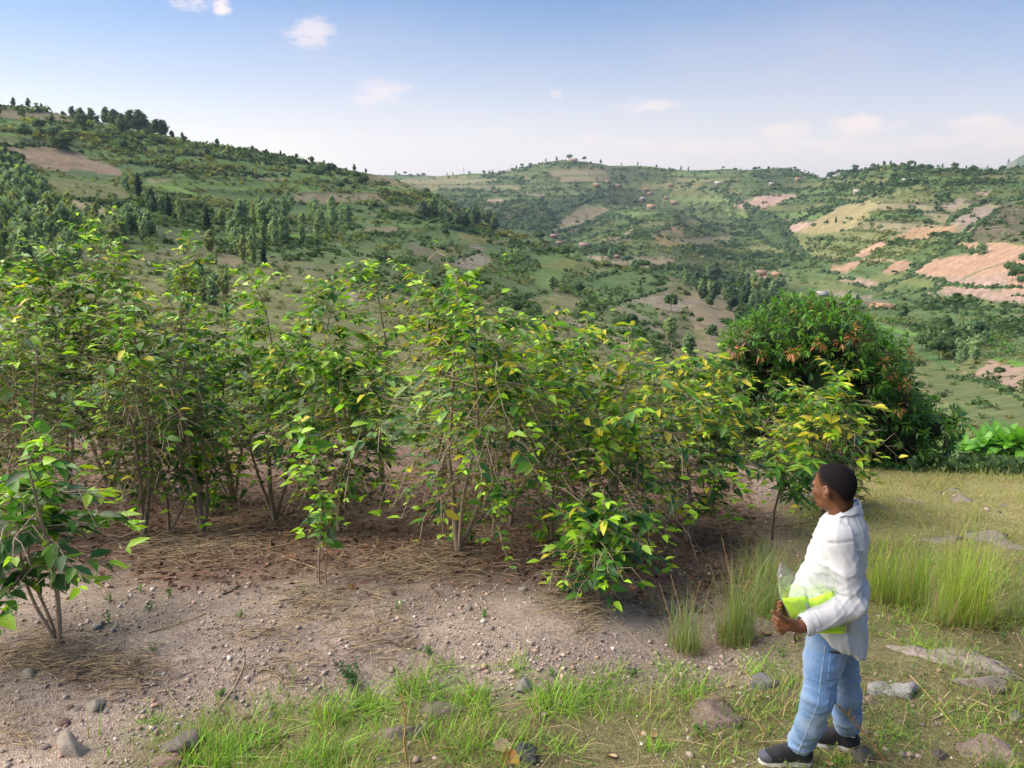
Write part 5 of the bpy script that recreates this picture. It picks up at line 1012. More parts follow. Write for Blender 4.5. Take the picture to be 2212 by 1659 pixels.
ROCKS = [(152, 1628, 62, PAL_, 'pale upright rock at the bottom left corner', .85, .75), (385, 1622, 72, (.36, .31, .30), 'dark brown-grey rock at the bottom left, half in the grass', .8, .9), (360, 1652, 60, PNK, 'flat pinkish stone just below the dark brown-grey rock', .45, .9), (205, 1530, 46, PAL_, 'rounded grey-white rock left on the gravel', .7, .9),
 (163, 1462, 36, PNK, 'reddish flat stone on the gravel left of the bent twig', .5, .8), (1132, 1492, 42, (.47, .45, .42), 'round pale rock among bright grass in the middle', 1.05, .9), (965, 1548, 105, BRN, 'wide dark layered rock in the grass in the middle', .5, .55), (855, 1600, 110, (.36, .29, .26), 'low brown rock half buried near the bottom middle', .5, .7), (905, 1590, 44, DKR, 'blackish stone at the right end of the low brown rock', .8, .8),
 (1130, 1640, 62, DKR, 'dark blue-grey rock at the bottom behind the orange dry leaf', .7, .8), (1655, 1486, 70, (.34, .335, .33), 'grey rock just left of the man\'s knees', .6, .7), (1365, 1455, 26, DKR, 'small blackish stone in the grass edge right of centre', .9, .8), (1545, 1520, 34, (.5, .38, .27), 'yellowish stone left of the man\'s legs', .7, .8), (1540, 1565, 120, (.30, .235, .2), 'low crumbling earth-coloured rock left of the man\'s shins', .35, .8),
 (1905, 1492, 62, (.58, .56, .53), 'pale cracked slab right of the man\'s knee', .4, .7), (1955, 1505, 70, (.60, .58, .55), 'second pale cracked slab, right of the first', .35, .7), (1880, 1520, 34, (.44, .36, .27), 'small tan stone below the pale cracked slabs', .6, .8), (1875, 1590, 26, (.45, .36, .27), 'tan stone between the man\'s rear foot and the grass', .8, .8), (2020, 1430, 230, (.44, .375, .33), 'big weathered rock outcrop right of the man', .30, .5), (2130, 1490, 90, (.42, .36, .32), 'weathered lower end of the rock outcrop', .4, .6),
 (2140, 1640, 110, (.42, .33, .28), 'brown rock at the bottom right corner', .55, .8), (2195, 1555, 30, (.5, .46, .42), 'pale stone at the right edge beside dry stalks', .7, .8), (2030, 1640, 40, (.28, .25, .23), 'grey stone left of the brown corner rock', .6, .8), (1870, 1640, 50, (.24, .23, .22), 'grey stone behind the man\'s rear shoe', .6, .8),
 (583, 1528, 22, (.62, .60, .58), 'whitest small stone on the gravel at left of the grass', .8, .9), (585, 1548, 22, PAL_, 'pale stone just below the whitest one', .6, .9), (530, 1552, 24, PNK, 'pink stone at the edge of the left grass tuft', .7, .9), (58, 1460, 24, PAL_, 'pale stone near the left edge below the sapling', .7, .9), (175, 1395, 20, PAL_, 'small white stone at the foot of the left sapling', .7, .9), (210, 1358, 24, (.6, .57, .54), 'white stone in the shade right of the left sapling', .6, .9),
 (1008, 1320, 24, PAL_, 'oval stone high on the gravel bench in the middle', .7, .9), (1130, 1275, 22, PAL_, 'flat pale stone below the tree right of the centre', .5, .9), (1205, 1284, 26, PNK, 'pinkish stone left of the front coffee bush', .8, .9), (920, 1410, 20, PAL_, 'pale stone beside the weed on the bench', .8, .9), (505, 1510, 20, GRY, 'grey stone inside the curve of the bent twig', .8, .9), (135, 1565, 26, PNK, 'reddish stone left of the pale upright rock', .7, .9), (150, 1530, 20, PNK, 'small reddish stone above the pale upright rock', .7, .9), (170, 1535, 20, PAL_, 'small pale stone right of the reddish one', .7, .9)]
for i, (x, y, wpx, c, lab, fl, dp) in enumerate(ROCKS):
    p = near_hit(x, min(y, 1659)); W = px_height(p, wpx)/2*1.25
    o = obj('rock', rock_mesh(700+i, c, fl, .5, 4 if wpx > 100 else (3 if wpx > 30 else 2), 'rock', 'stone', False), None, (p.x, p.y+.15*W, p.z+(-.07 if wpx > 200 else .0 if wpx > 100 else .22*W*fl))); o.scale = (W, W*dp, W); o.rotation_euler.z = (i*1.7) % .8-.4; tag(o, lab, 'rock')
SLABS = [(2060, 1062, 60, 'narrow pale rock slab in the far grass at right'), (2085, 1082, 90, 'long pale rock slab below the narrow one'), (1960, 1085, 90, 'pale slab in the grass right of the man\'s neck'), (2190, 1182, 80, 'pale slab at the right edge behind the tall grass'), (2120, 1165, 110, 'wide flat pale slab behind the tall grass'), (2040, 1170, 80, 'flat slab showing between the tall grass blades'), (2140, 1110, 50, 'small pale slab below the long one'), (2180, 1095, 40, 'smallest slab near the right edge')]
for i, (x, y, wpx, lab) in enumerate(SLABS):
    p = near_hit(x, y); W = px_height(p, wpx)/2
    o = obj('rock_slab', rock_mesh(800+i, (.38, .32, .28), .10, .9, 3, 'rock_slab'), None, (p.x, p.y, p.z-.012)); o.scale = (W*.95, W*.8, W); o.rotation_euler.z = i*.7; tag(o, lab, 'rock slab')

# ------------------------------------------------------------------ litter: dry twigs, straw and fallen leaves
def twig_litter():
    r = np.random.default_rng(31); B = Bag(); n = 0
    spots = [(400, 1185, 170, 45, 420, .24), (480, 1160, 120, 40, 250, .22), (930, 1215, 170, 40, 420, .16), (860, 1240, 120, 30, 200, .14), (1230, 1300, 60, 60, 220, .12), (1275, 1330, 40, 60, 160, .12), (690, 1310, 90, 40, 240, .12), (260, 1455, 130, 55, 420, .10), (90, 1420, 130, 50, 300, .13), (820, 1370, 110, 70, 220, .13), (560, 1370, 120, 30, 90, .10), (640, 1450, 130, 60, 140, .1), (1100, 1120, 200, 50, 260, .2), (640, 1090, 140, 50, 200, .25), (1600, 1130, 120, 40, 220, .18), (1700, 1140, 80, 25, 160, .15), (40, 1590, 60, 40, 60, .1), (1330, 1210, 120, 40, 160, .15)]
    for cx, cy, wx, wy, m, ln in spots:
        for _ in range(m):
            p = near_hit(cx+r.normal(0, wx*.5), cy+r.normal(0, wy*.5))
            if p is None: continue
            a = r.uniform(0, 6.28) if r.random() < .3 else r.normal(.1, .45); L = ln*r.uniform(.4, 1.5); z = p.z+abs(r.normal(.018, .035)); dx, dy = math.cos(a)*L/2, math.sin(a)*L/2; bd = r.normal(0, .12)*L; t = r.uniform(-.05, .14)*L
            c = np.array([.30, .23, .165])*r.uniform(.35, 1.4) if r.random() < .55 else np.array([.50, .39, .24])*r.uniform(.6, 1.1)
            tube(B, [(p.x-dx, p.y-dy, z-t*.5), (p.x-dy*bd/L, p.y+dx*bd/L, z+abs(t)*.4), (p.x+dx, p.y+dy, z+t)], [.0028, .0034, .0016], c, 3)
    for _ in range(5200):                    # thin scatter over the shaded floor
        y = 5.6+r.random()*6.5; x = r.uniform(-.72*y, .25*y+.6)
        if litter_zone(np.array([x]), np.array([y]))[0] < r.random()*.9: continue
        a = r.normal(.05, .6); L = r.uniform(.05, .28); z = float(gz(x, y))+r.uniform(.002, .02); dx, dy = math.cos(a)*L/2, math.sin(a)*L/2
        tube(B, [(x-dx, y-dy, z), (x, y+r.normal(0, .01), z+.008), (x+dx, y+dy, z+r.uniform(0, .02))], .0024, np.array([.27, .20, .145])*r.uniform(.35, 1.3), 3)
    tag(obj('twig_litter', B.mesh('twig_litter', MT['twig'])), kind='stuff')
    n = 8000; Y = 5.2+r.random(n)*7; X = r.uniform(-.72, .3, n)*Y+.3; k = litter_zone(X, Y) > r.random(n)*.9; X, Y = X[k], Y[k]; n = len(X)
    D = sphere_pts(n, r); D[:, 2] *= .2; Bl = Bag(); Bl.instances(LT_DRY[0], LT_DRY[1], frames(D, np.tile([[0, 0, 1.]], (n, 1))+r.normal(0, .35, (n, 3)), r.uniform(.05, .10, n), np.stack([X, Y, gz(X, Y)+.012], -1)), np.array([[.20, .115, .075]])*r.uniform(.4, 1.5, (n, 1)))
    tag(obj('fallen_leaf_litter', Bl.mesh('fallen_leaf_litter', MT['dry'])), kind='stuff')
twig_litter()
def stalk(name, pts, rad, col, label, cat, head=False):
    P = []
    for i, q in enumerate(pts):
        if len(q) == 2: p = near_hit(*q); P.append((p.x, p.y, p.z+.012))
        else:
            b_ = near_hit(*q[2]); p = at(q[0], q[1], b_.y); P.append(tuple(p))
    P = np.array(P); s = np.linspace(0, len(P)-1, 4*len(P)); Pn = np.stack([np.interp(s, range(len(P)), P[:, j]) for j in range(3)], -1)
    for _ in range(3): Pn[1:-1] = (Pn[:-2]+2*Pn[1:-1]+Pn[2:])/4
    base = Pn[0].copy(); B = Bag(); tube(B, Pn-base, np.linspace(rad, rad*.6, len(Pn)), col, 5, cap=True)
    if head:
        r = np.random.default_rng(5)
        for k in range(26):
            q = Pn[-1-k//4]-base; tube(B, [q, q+r.normal(0, .012, 3)+[0, 0, .03]], [.0022, .0008], np.asarray(col)*r.uniform(.8, 1.3), 3)
    o = obj(name, B.mesh(name, MT['dry']), None, base); tag(o, label, cat); return o
stalk('bent_twig', [(357, 1470), (365, 1500), (395, 1535), (450, 1562), (520, 1560), (590, 1530), (640, 1490)], .006, (.36, .31, .26), 'long grey twig bent into a hoop on the gravel', 'twig')
stalk('bent_twig', [(460, 1545), (500, 1500), (530, 1440), (525, 1395), (505, 1368)], .0055, (.47, .38, .26), 'pale curved straw standing out right of the dry grass heap', 'twig')
stalk('dry_stalk', [(320, 1370), (390, 1350), (440, 1330), (458, 1322)], .006, (.48, .36, .20), 'yellow dry stalk lying above the dry grass heap', 'dry stalk')
stalk('dry_stalk', [(610, 1205), (670, 1225), (730, 1250)], .006, (.48, .37, .22), 'yellow dry stalk on the bench left of the thin sapling foot', 'dry stalk')
stalk('dry_stick', [(600, 1300), (640, 1296), (690, 1310)], .007, (.16, .13, .12), 'dark crooked stick on the bench below the yellow stalk', 'stick')
stalk('dry_stick', [(480, 1287), (500, 1280), (520, 1270)], .008, (.13, .11, .10), 'short dark stick in the middle of the bare bench', 'stick')
stalk('dry_stick', [(330, 1238), (450, 1232), (560, 1222), (660, 1205)], .006, (.30, .25, .2), 'long thin stick along the front of the brush pile', 'stick')
stalk('dry_stick', [(545, 1190), (620, 1170), (700, 1160), (760, 1168)], .005, (.4, .32, .2), 'pale stick crossing the ground behind the thin sapling', 'stick')
stalk('dry_stick', [(1305, 1330), (1360, 1370), (1410, 1420)], .005, (.34, .29, .24), 'grey stick slanting right of the front coffee bush', 'stick')
stalk('dry_stalk', [(1965, 1462), (2000, 1500), (2040, 1545), (2075, 1592)], .006, (.46, .34, .17), 'long straw-coloured stalk slanting down right of the pale slabs', 'dry stalk')
stalk('dry_stalk', [(2100, 1515), (2160, 1540), (2212, 1560)], .006, (.55, .42, .24), 'cream dry stalk at the right edge', 'dry stalk')
stalk('dry_stalk', [(2150, 1590), (2165, 1560), (2145, 1530), (2190, 1515)], .005, (.55, .42, .24), 'bent cream stalk just below the one at the right edge', 'dry stalk')
stalk('dry_stalk', [(2010, 1560), (2080, 1530), (2140, 1525)], .004, (.42, .34, .25), 'thin grey stalk between the straw stalk and the right edge', 'dry stalk')
stalk('seed_grass', [(1915, 1655), (1890, 1610, (1915, 1659)), (1850, 1565, (1915, 1659)), (1805, 1520, (1915, 1659))], .006, (.45, .27, .10), 'brown feathery seed stalk leaning across behind the man\'s shins', 'grass stalk', True)
stalk('seed_grass', [(880, 1650), (872, 1600, (880, 1659)), (878, 1560, (880, 1659)), (868, 1510, (880, 1659))], .006, (.50, .30, .13), 'upright rusty grass stalk in front of the low brown rock', 'grass stalk', True)
stalk('dry_stalk', [(1590, 1430), (1630, 1480), (1650, 1510)], .004, (.5, .42, .2), 'thin yellow straw left of the grey rock by the man', 'dry stalk')
stalk('dry_stalk', [(1440, 1600), (1520, 1610), (1620, 1650)], .004, (.45, .36, .22), 'thin pale straw lying in the grass near the bottom', 'dry stalk')
def curled_leaf(x, y, wpx, col, label, rot):
    p = near_hit(x, y); L = px_height(p, wpx); V = []; n = 7
    for i in range(n):
        s = i/(n-1)
        for j in range(5):
            v = (j-2)/2; w_ = math.sin(math.pi*min(.98, .08+s*.9))**.7*.42; V.append((L*(s-.5), L*v*w_, L*(.22*v*v*math.sin(math.pi*s)+.35*(s-.5)**2+.05)))
    F = np.array([(i*5+j, i*5+j+5, i*5+j+6, i*5+j+1) for i in range(n-1) for j in range(4)])
    o = obj('dry_leaf', mesh('dry_leaf', V, F, MT['dry'], np.tile(col, (n*5, 1)), True), None, (p.x, p.y, p.z+.01)); o.rotation_euler = rot; tag(o, label, 'dry leaf')
curled_leaf(1098, 1650, 62, (.60, .31, .10), 'big curled orange dry leaf at the bottom of the picture', (.5, -.5, 1.2))
curled_leaf(1085, 1618, 46, (.55, .42, .30), 'pale curled dry leaf just above the orange one', (.3, .2, .2))
curled_leaf(1716, 1385, 44, (.55, .33, .15), 'tan dry leaf standing below the man\'s hand', (1.1, 1.2, .3))
curled_leaf(1195, 1200, 26, (.60, .50, .06), 'yellow fallen leaf on the bench left of the front bush', (.2, .8, .5))
curled_leaf(760, 1272, 26, (.45, .27, .10), 'brown fallen leaf below the central trunk', (.2, .3, .5)); curled_leaf(1650, 1372, 30, (.3, .2, .1), 'brown dead leaf left of the man\'s hip', (.2, .3, 1.5)); curled_leaf(1785, 1655, 30, (.5, .35, .18), 'tan leaf scrap under the man\'s front heel', (.2, .3, 1.5)); curled_leaf(1410, 1590, 26, (.45, .3, .17), 'small brown leaf in the short grass at the bottom', (.4, .3, .4)); curled_leaf(1320, 1640, 30, (.5, .36, .22), 'pale brown leaf near the bottom edge right of centre', (.4, .3, 2.4))

# ------------------------------------------------------------------ grass and weeds
BLADE_V = np.array([(0, -.5, 0), (0, .5, 0), (.08, -.42, .35), (.08, .42, .35), (.28, -.28, .70), (.28, .28, .70), (.58, 0, .98)]); BLADE_F = [np.array([(0, 2, 3, 1), (2, 4, 5, 3)]), np.array([(4, 6, 5)])]
def blades(B, X, Y, h, wd, lean, col, r, z0=-.01, tipmix=None):
    n = len(X); a = r.uniform(0, 6.28, n); M = np.zeros((n, 3, 4)); ca, sa = np.cos(a), np.sin(a); ln = lean*r.uniform(.4, 1.6, n)
    M[:, 0, 0] = ca*h*ln; M[:, 1, 0] = sa*h*ln; M[:, 0, 1] = -sa*wd; M[:, 1, 1] = ca*wd; M[:, 2, 2] = h*np.sqrt(np.maximum(.15, 1-(.5*ln)**2)); M[:, 0, 3] = X; M[:, 1, 3] = Y; M[:, 2, 3] = gz(X, Y)+z0
    B.instances(BLADE_V, BLADE_F, M, np.clip(col, .01, .9))
G_BR = np.array([.27, .50, .06]); G_MD = np.array([.19, .35, .06]); G_OL = np.array([.32, .36, .09]); G_DR = np.array([.48, .40, .20])
def turf():
    r = np.random.default_rng(41); B = Bag(); n = 90000
    Y = 3.35+r.random(n)**1.35*9.5; X = r.uniform(-.62, .80, n)*Y
    g = grass_zone(X, Y); pt = fbm(X/.45, Y/.45, 55, 3); keep = r.random(n) < g*sstep(-.24, .30, pt)*.8; X, Y = X[keep], Y[keep]; n = len(X); pt = pt[keep]
    u = r.random(n); c = np.where(u[:, None] < .40, G_MD, np.where(u[:, None] < .62, G_BR, np.where(u[:, None] < .84, G_OL, G_DR)))*r.uniform(.65, 1.25, (n, 1))
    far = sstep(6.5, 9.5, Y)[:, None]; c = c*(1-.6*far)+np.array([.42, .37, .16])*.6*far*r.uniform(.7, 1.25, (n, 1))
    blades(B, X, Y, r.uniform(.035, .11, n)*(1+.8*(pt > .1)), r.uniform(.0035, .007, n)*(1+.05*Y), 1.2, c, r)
    n = 15000; Y = 8+r.random(n)*11; X = r.uniform(.18, .80, n)*Y; k = grass_zone(X, Y)*sstep(-.3, .25, fbm(X/.9, Y/.9, 58, 3)) > r.random(n); X, Y = X[k], Y[k]; n = len(X)   # the far pale grass
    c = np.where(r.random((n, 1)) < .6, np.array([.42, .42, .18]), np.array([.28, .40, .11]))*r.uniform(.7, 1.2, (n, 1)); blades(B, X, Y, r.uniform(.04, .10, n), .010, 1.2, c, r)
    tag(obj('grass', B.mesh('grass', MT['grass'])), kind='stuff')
    W_ = Bag(); n = 46000; Y = 3.35+r.random(n)**1.4*7; X = r.uniform(-.5, .80, n)*Y; pt = fbm(X/.3, Y/.3, 57, 3); k = r.random(n) < grass_zone(X, Y)*sstep(-.05, .3, pt); X, Y = X[k], Y[k]; n = len(X)   # small leafy weeds between the blades
    c = np.where(r.random((n, 1)) < .7, np.array([.11, .20, .05]), np.array([.27, .25, .07]))*r.uniform(.6, 1.3, (n, 1)); D = sphere_pts(n, r); D[:, 2] = abs(D[:, 2])*.5
    W_.instances(LT_COF[0], LT_COF[1], frames(D, np.tile([[0, 0, 1.]], (n, 1))+r.normal(0, .4, (n, 3)), r.uniform(.012, .032, n), np.stack([X, Y, gz(X, Y)+r.uniform(.005, .06, n)], -1)), c)
    S_ = Bag()                               # dead straw lying between the blades
    for _ in range(1500):
        y = 3.4+r.random()**1.3*6; x = r.uniform(-.5, .78)*y
        if grass_zone(np.array([x]), np.array([y]))[0] < .5: continue
        a = r.uniform(0, 6.28); L = r.uniform(.06, .26); dx, dy = math.cos(a)*L/2, math.sin(a)*L/2; z = float(gz(x, y))+.008
        tube(S_, [(x-dx, y-dy, z), (x+r.normal(0, .02), y+r.normal(0, .02), z+r.uniform(.01, .05)), (x+dx, y+dy, z+r.uniform(0, .09))], .0019, np.array([.45, .35, .20])*r.uniform(.5, 1.2), 3)
    tag(obj('dead_straw_litter', S_.mesh('dead_straw_litter', MT['dry'])), kind='stuff')
    tag(obj('weed_leaves', W_.mesh('weed_leaves', MT['grass'])), kind='stuff')
turf()
def tuft(x, y, hpx, wpx, n, label, seed, cols=(G_BR, G_MD), lean=.55, wd=.006, name='grass_tuft', cat='grass tuft', group=None, stalks=0, dry=0):
    r = np.random.default_rng(seed); p = near_hit(x, y); W = px_height(p, wpx)/2; H = px_height(p, hpx); B = Bag()
    root = empty(name, (p.x, p.y, p.z), label, cat, group)
    a = r.uniform(0, 6.28, n); q = W*(.85 if lean > 1 else .55)*r.random(n)**.6; X = p.x+np.cos(a)*q; Y = p.y+np.sin(a)*q*.9
    u_ = r.random((n, 1)); c = np.where(u_ < .45, cols[0], np.where(u_ < .8, cols[1], np.where(u_ < .93, G_OL, G_DR)))*r.uniform(.6, 1.3, (n, 1))
    h = H*np.where(r.random(n) < .5, r.uniform(.3, .7, n), r.uniform(.6, 1.1, n))
    blades(B, X, Y, h, wd*r.uniform(.5, 1.2, n)*(1 if lean > 1 else .55), lean*r.choice([.5, 1, 1.5, 2.4], n), c, r)
    if dry:
        m = dry; a = r.uniform(0, 6.28, m); q = W*.6*np.sqrt(r.random(m)); blades(B, p.x+np.cos(a)*q, p.y+np.sin(a)*q, H*r.uniform(.15, .45, m), wd*.9, 1.5, np.array([.36, .25, .14])*r.uniform(.5, 1.1, (m, 1)), r)
    me = B.mesh('blades', MT['grass']); V = np.empty(len(me.vertices)*3, np.float32); me.vertices.foreach_get('co', V); V = V.reshape(-1, 3)-np.array([p.x, p.y, p.z], np.float32); me.vertices.foreach_set('co', V.ravel()); me.update()
    tag(obj('blades', me, root), kind='stuff')
    for k in range(stalks):
        aa = r.uniform(0, 6.28); b_ = Bag(); L = H*r.uniform(.8, 1.15); l = r.uniform(.1, .5)*L; tube(b_, [(0, 0, 0), (math.cos(aa)*l*.4, math.sin(aa)*l*.4, L*.6), (math.cos(aa)*l, math.sin(aa)*l, L)], [.003, .0025, .0015], np.array([.42, .27, .15])*r.uniform(.7, 1.2), 4)
        obj('stalk', b_.mesh('stalk', MT['dry']), root, (r.uniform(-W*.4, W*.4), r.uniform(-W*.4, W*.4), 0))
GREYG = np.array([.32, .44, .20]); YG = np.array([.44, .58, .09])
TG = 'tall grass clumps round the man'
tuft(1478, 1405, 165, 150, 285, 'grey-green tall grass clump left of the man, nearest the bench', 1, (GREYG, G_MD), .55, .006, 'tall_grass_clump', 'grass clump', TG, 5, 60)
tuft(1590, 1390, 240, 150, 418, 'tall green grass clump close to the man\'s left side', 2, (G_MD, GREYG), .45, .0065, 'tall_grass_clump', 'grass clump', TG, 5, 70)
tuft(1660, 1330, 190, 130, 323, 'tall grass clump just behind the plastic bag', 3, (GREYG, G_MD), .45, .0065, 'tall_grass_clump', 'grass clump', TG, 2, 50)
tuft(1640, 1250, 120, 130, 228, 'tall grass clump below the mango sapling', 4, (GREYG, G_OL), .5, .007, 'tall_grass_clump', 'grass clump', TG, 2, 30)
tuft(1900, 1300, 170, 110, 361, 'tall grass clump touching the man\'s back', 5, (YG, G_MD), .45, .0065, 'tall_grass_clump', 'grass clump', TG, 3, 60)
tuft(1965, 1310, 190, 130, 380, 'middle grass clump of the three behind the man', 6, (G_MD, YG), .45, .0065, 'tall_grass_clump', 'grass clump', TG, 4, 60)
tuft(2080, 1345, 250, 190, 646, 'tallest yellow-green grass clump right of the man', 7, (YG, np.array([.32, .46, .09])), .48, .007, 'tall_grass_clump', 'grass clump', TG, 3, 90)
tuft(2195, 1345, 130, 90, 209, 'grass clump at the right edge with one yellow dry stem', 8, (GREYG, G_MD), .45, .006, 'tall_grass_clump', 'grass clump', TG, 3, 40)
tuft(2030, 1350, 110, 120, 228, 'short grey-green grass clump at the foot of the tallest clump', 9, (GREYG, G_OL), .6, .006, 'tall_grass_clump', 'grass clump', TG, 3, 60)
tuft(1745, 1300, 130, 90, 171, 'grass clump hidden behind the man\'s waist', 10, (GREYG, G_MD), .5, .006, 'tall_grass_clump', 'grass clump', TG, 0, 30)
for i, (x, y, h_, w_, n_, lab) in enumerate(((470, 1640, 90, 170, 260, 'bright leafy grass tuft at the bottom left beside the dark rock'), (560, 1610, 70, 130, 150, 'bright grass tuft right of the bottom left tuft'), (330, 1560, 40, 60, 50, 'small green tuft below the dry grass heap'), (720, 1560, 90, 130, 150, 'broad-bladed bright tuft left of the middle'), (800, 1530, 80, 120, 140, 'bright tuft above the dark layered rock'), (700, 1640, 80, 150, 170, 'grass tuft at the bottom edge left of the middle'), (900, 1500, 85, 130, 150, 'bright tuft on the edge of the bench in the middle'), (1010, 1530, 90, 140, 170, 'thick bright tuft left of the round pale rock'), (1195, 1525, 95, 150, 190, 'thick broad-bladed tuft right of the round pale rock'), (1260, 1500, 60, 110, 100, 'low tuft at the right end of the bright grass'),
    (960, 1440, 60, 80, 60, 'tuft climbing the edge of the bench'), (1330, 1470, 50, 130, 110, 'short grass tuft near the blackish stone'), (1460, 1450, 45, 120, 90, 'low tuft in front of the grey-green clump'), (1640, 1450, 55, 110, 110, 'low spreading bright tuft left of the man\'s thigh'), (1000, 1630, 60, 120, 110, 'grass tuft at the bottom left of the orange leaf'), (1220, 1620, 50, 120, 90, 'grass tuft at the bottom right of the dark blue-grey rock'), (1420, 1620, 60, 70, 70, 'thin grass tuft at the bottom right of centre'), (1500, 1500, 50, 100, 80, 'grass tuft behind the yellowish stone'), (2090, 1560, 40, 120, 90, 'dark grass tuft below the rock outcrop'), (1810, 1650, 45, 60, 60, 'grass tuft between the man\'s shoes'), (2000, 1400, 50, 120, 100, 'grass tuft on top of the rock outcrop'), (1930, 1600, 50, 140, 120, 'grass tuft in front of the pale slabs'), (620, 1550, 45, 90, 70, 'small tuft by the whitest stone'), (1110, 1440, 50, 90, 70, 'small tuft above the round pale rock'))):
    tuft(x, y, h_, w_, n_, lab, 100+i, (G_BR*1.1, G_MD), 1.5, .009 if h_ > 60 else .007, group='bright grass tufts in the foreground')
def weed(x, y, hpx, wpx, n, col, label, seed, leaf=.035):
    r = np.random.default_rng(seed); p = near_hit(x, y); W = px_height(p, wpx)/2; H = px_height(p, hpx); root = empty('weed', (p.x, p.y, p.z), label, 'weed'); LM = []
    for k in range(max(4, n//9)):
        a = r.uniform(0, 6.28); e = np.array([math.cos(a)*W*r.uniform(.2, .9), math.sin(a)*W*r.uniform(.2, .9), H*r.uniform(.45, 1)]); b_ = Bag(); tube(b_, [(0, 0, 0), e*[.4, .4, .6], e], [.003, .0025, .0015], (.14, .17, .06), 3); obj('stem', b_.mesh('stem', MT['twig']), root)
        for j in range(9):
            t = r.uniform(.3, 1); d = sphere_pts(1, r)[0]; d[2] = abs(d[2])*.4; LM.append((d, leaf*r.uniform(.6, 1.2), e*[t, t, t]))
    D = np.array([l[0] for l in LM]); sz = np.array([l[1] for l in LM]); pos = np.array([l[2] for l in LM]); M = frames(D, np.tile([[0, 0, 1.]], (len(D), 1))+r.normal(0, .3, (len(D), 3)), sz, pos); B = Bag(); B.instances(LT_COF[0], LT_COF[1], M, np.asarray(col)*r.uniform(.7, 1.3, (len(M), 1))); tag(obj('foliage', B.mesh('foliage', MT['grass']), root), kind='stuff')
weed(762, 1478, 62, 100, 140, (.055, .14, .055), 'dark green leafy weed on the edge of the bench', 1); weed(1505, 1580 if False else 1590, 30, 60, 40, (.12, .2, .05), 'low weed by the crumbling earth rock', 2); weed(1740, 1570, 40, 70, 60, (.1, .18, .05), 'weed in front of the man\'s rear leg gap', 3); weed(330, 1420 if False else 1405, 20, 40, 24, (.13, .27, .06), 'tiny bright weed on the gravel left', 4, .02)
for i, (x, y, lab) in enumerate(((305, 1278, 'tiny weed right of the left sapling'), (325, 1318, 'bright tiny weed below the other one by the sapling'), (370, 1290, 'tiny weed in the middle of the left bench'), (655, 1285, 'tiny weed near the dark crooked stick'), (240, 1300, 'weed in the shade of the left sapling'), (520, 1335, 'tiny weed by the yellow stalk'), (925, 1415, 'upright weed on the slope of the bench'), (1045, 1332, 'tiny weed pair high on the bench'), (860, 1320, 'small weed above the grey twigs'), (475, 1505, 'small spiky weed by the bent twig'), (235, 1345, 'leafy weed right of the sapling foot'), (20, 1300, 'weed at the left edge in the sapling shade'), (1190, 1460, 'weed at the right of the bright grass edge'), (1690, 1420, 'bright weed left of the man\'s jeans'), (2110, 1420, 'leafy weed on the outcrop'), (590, 1590, 'leafy weed among the bottom left grass'), (2170, 1390, 'weed near the right edge'))):
    weed(x, y, 24, 34, 27, (.13, .27, .07), lab, 20+i, .022)
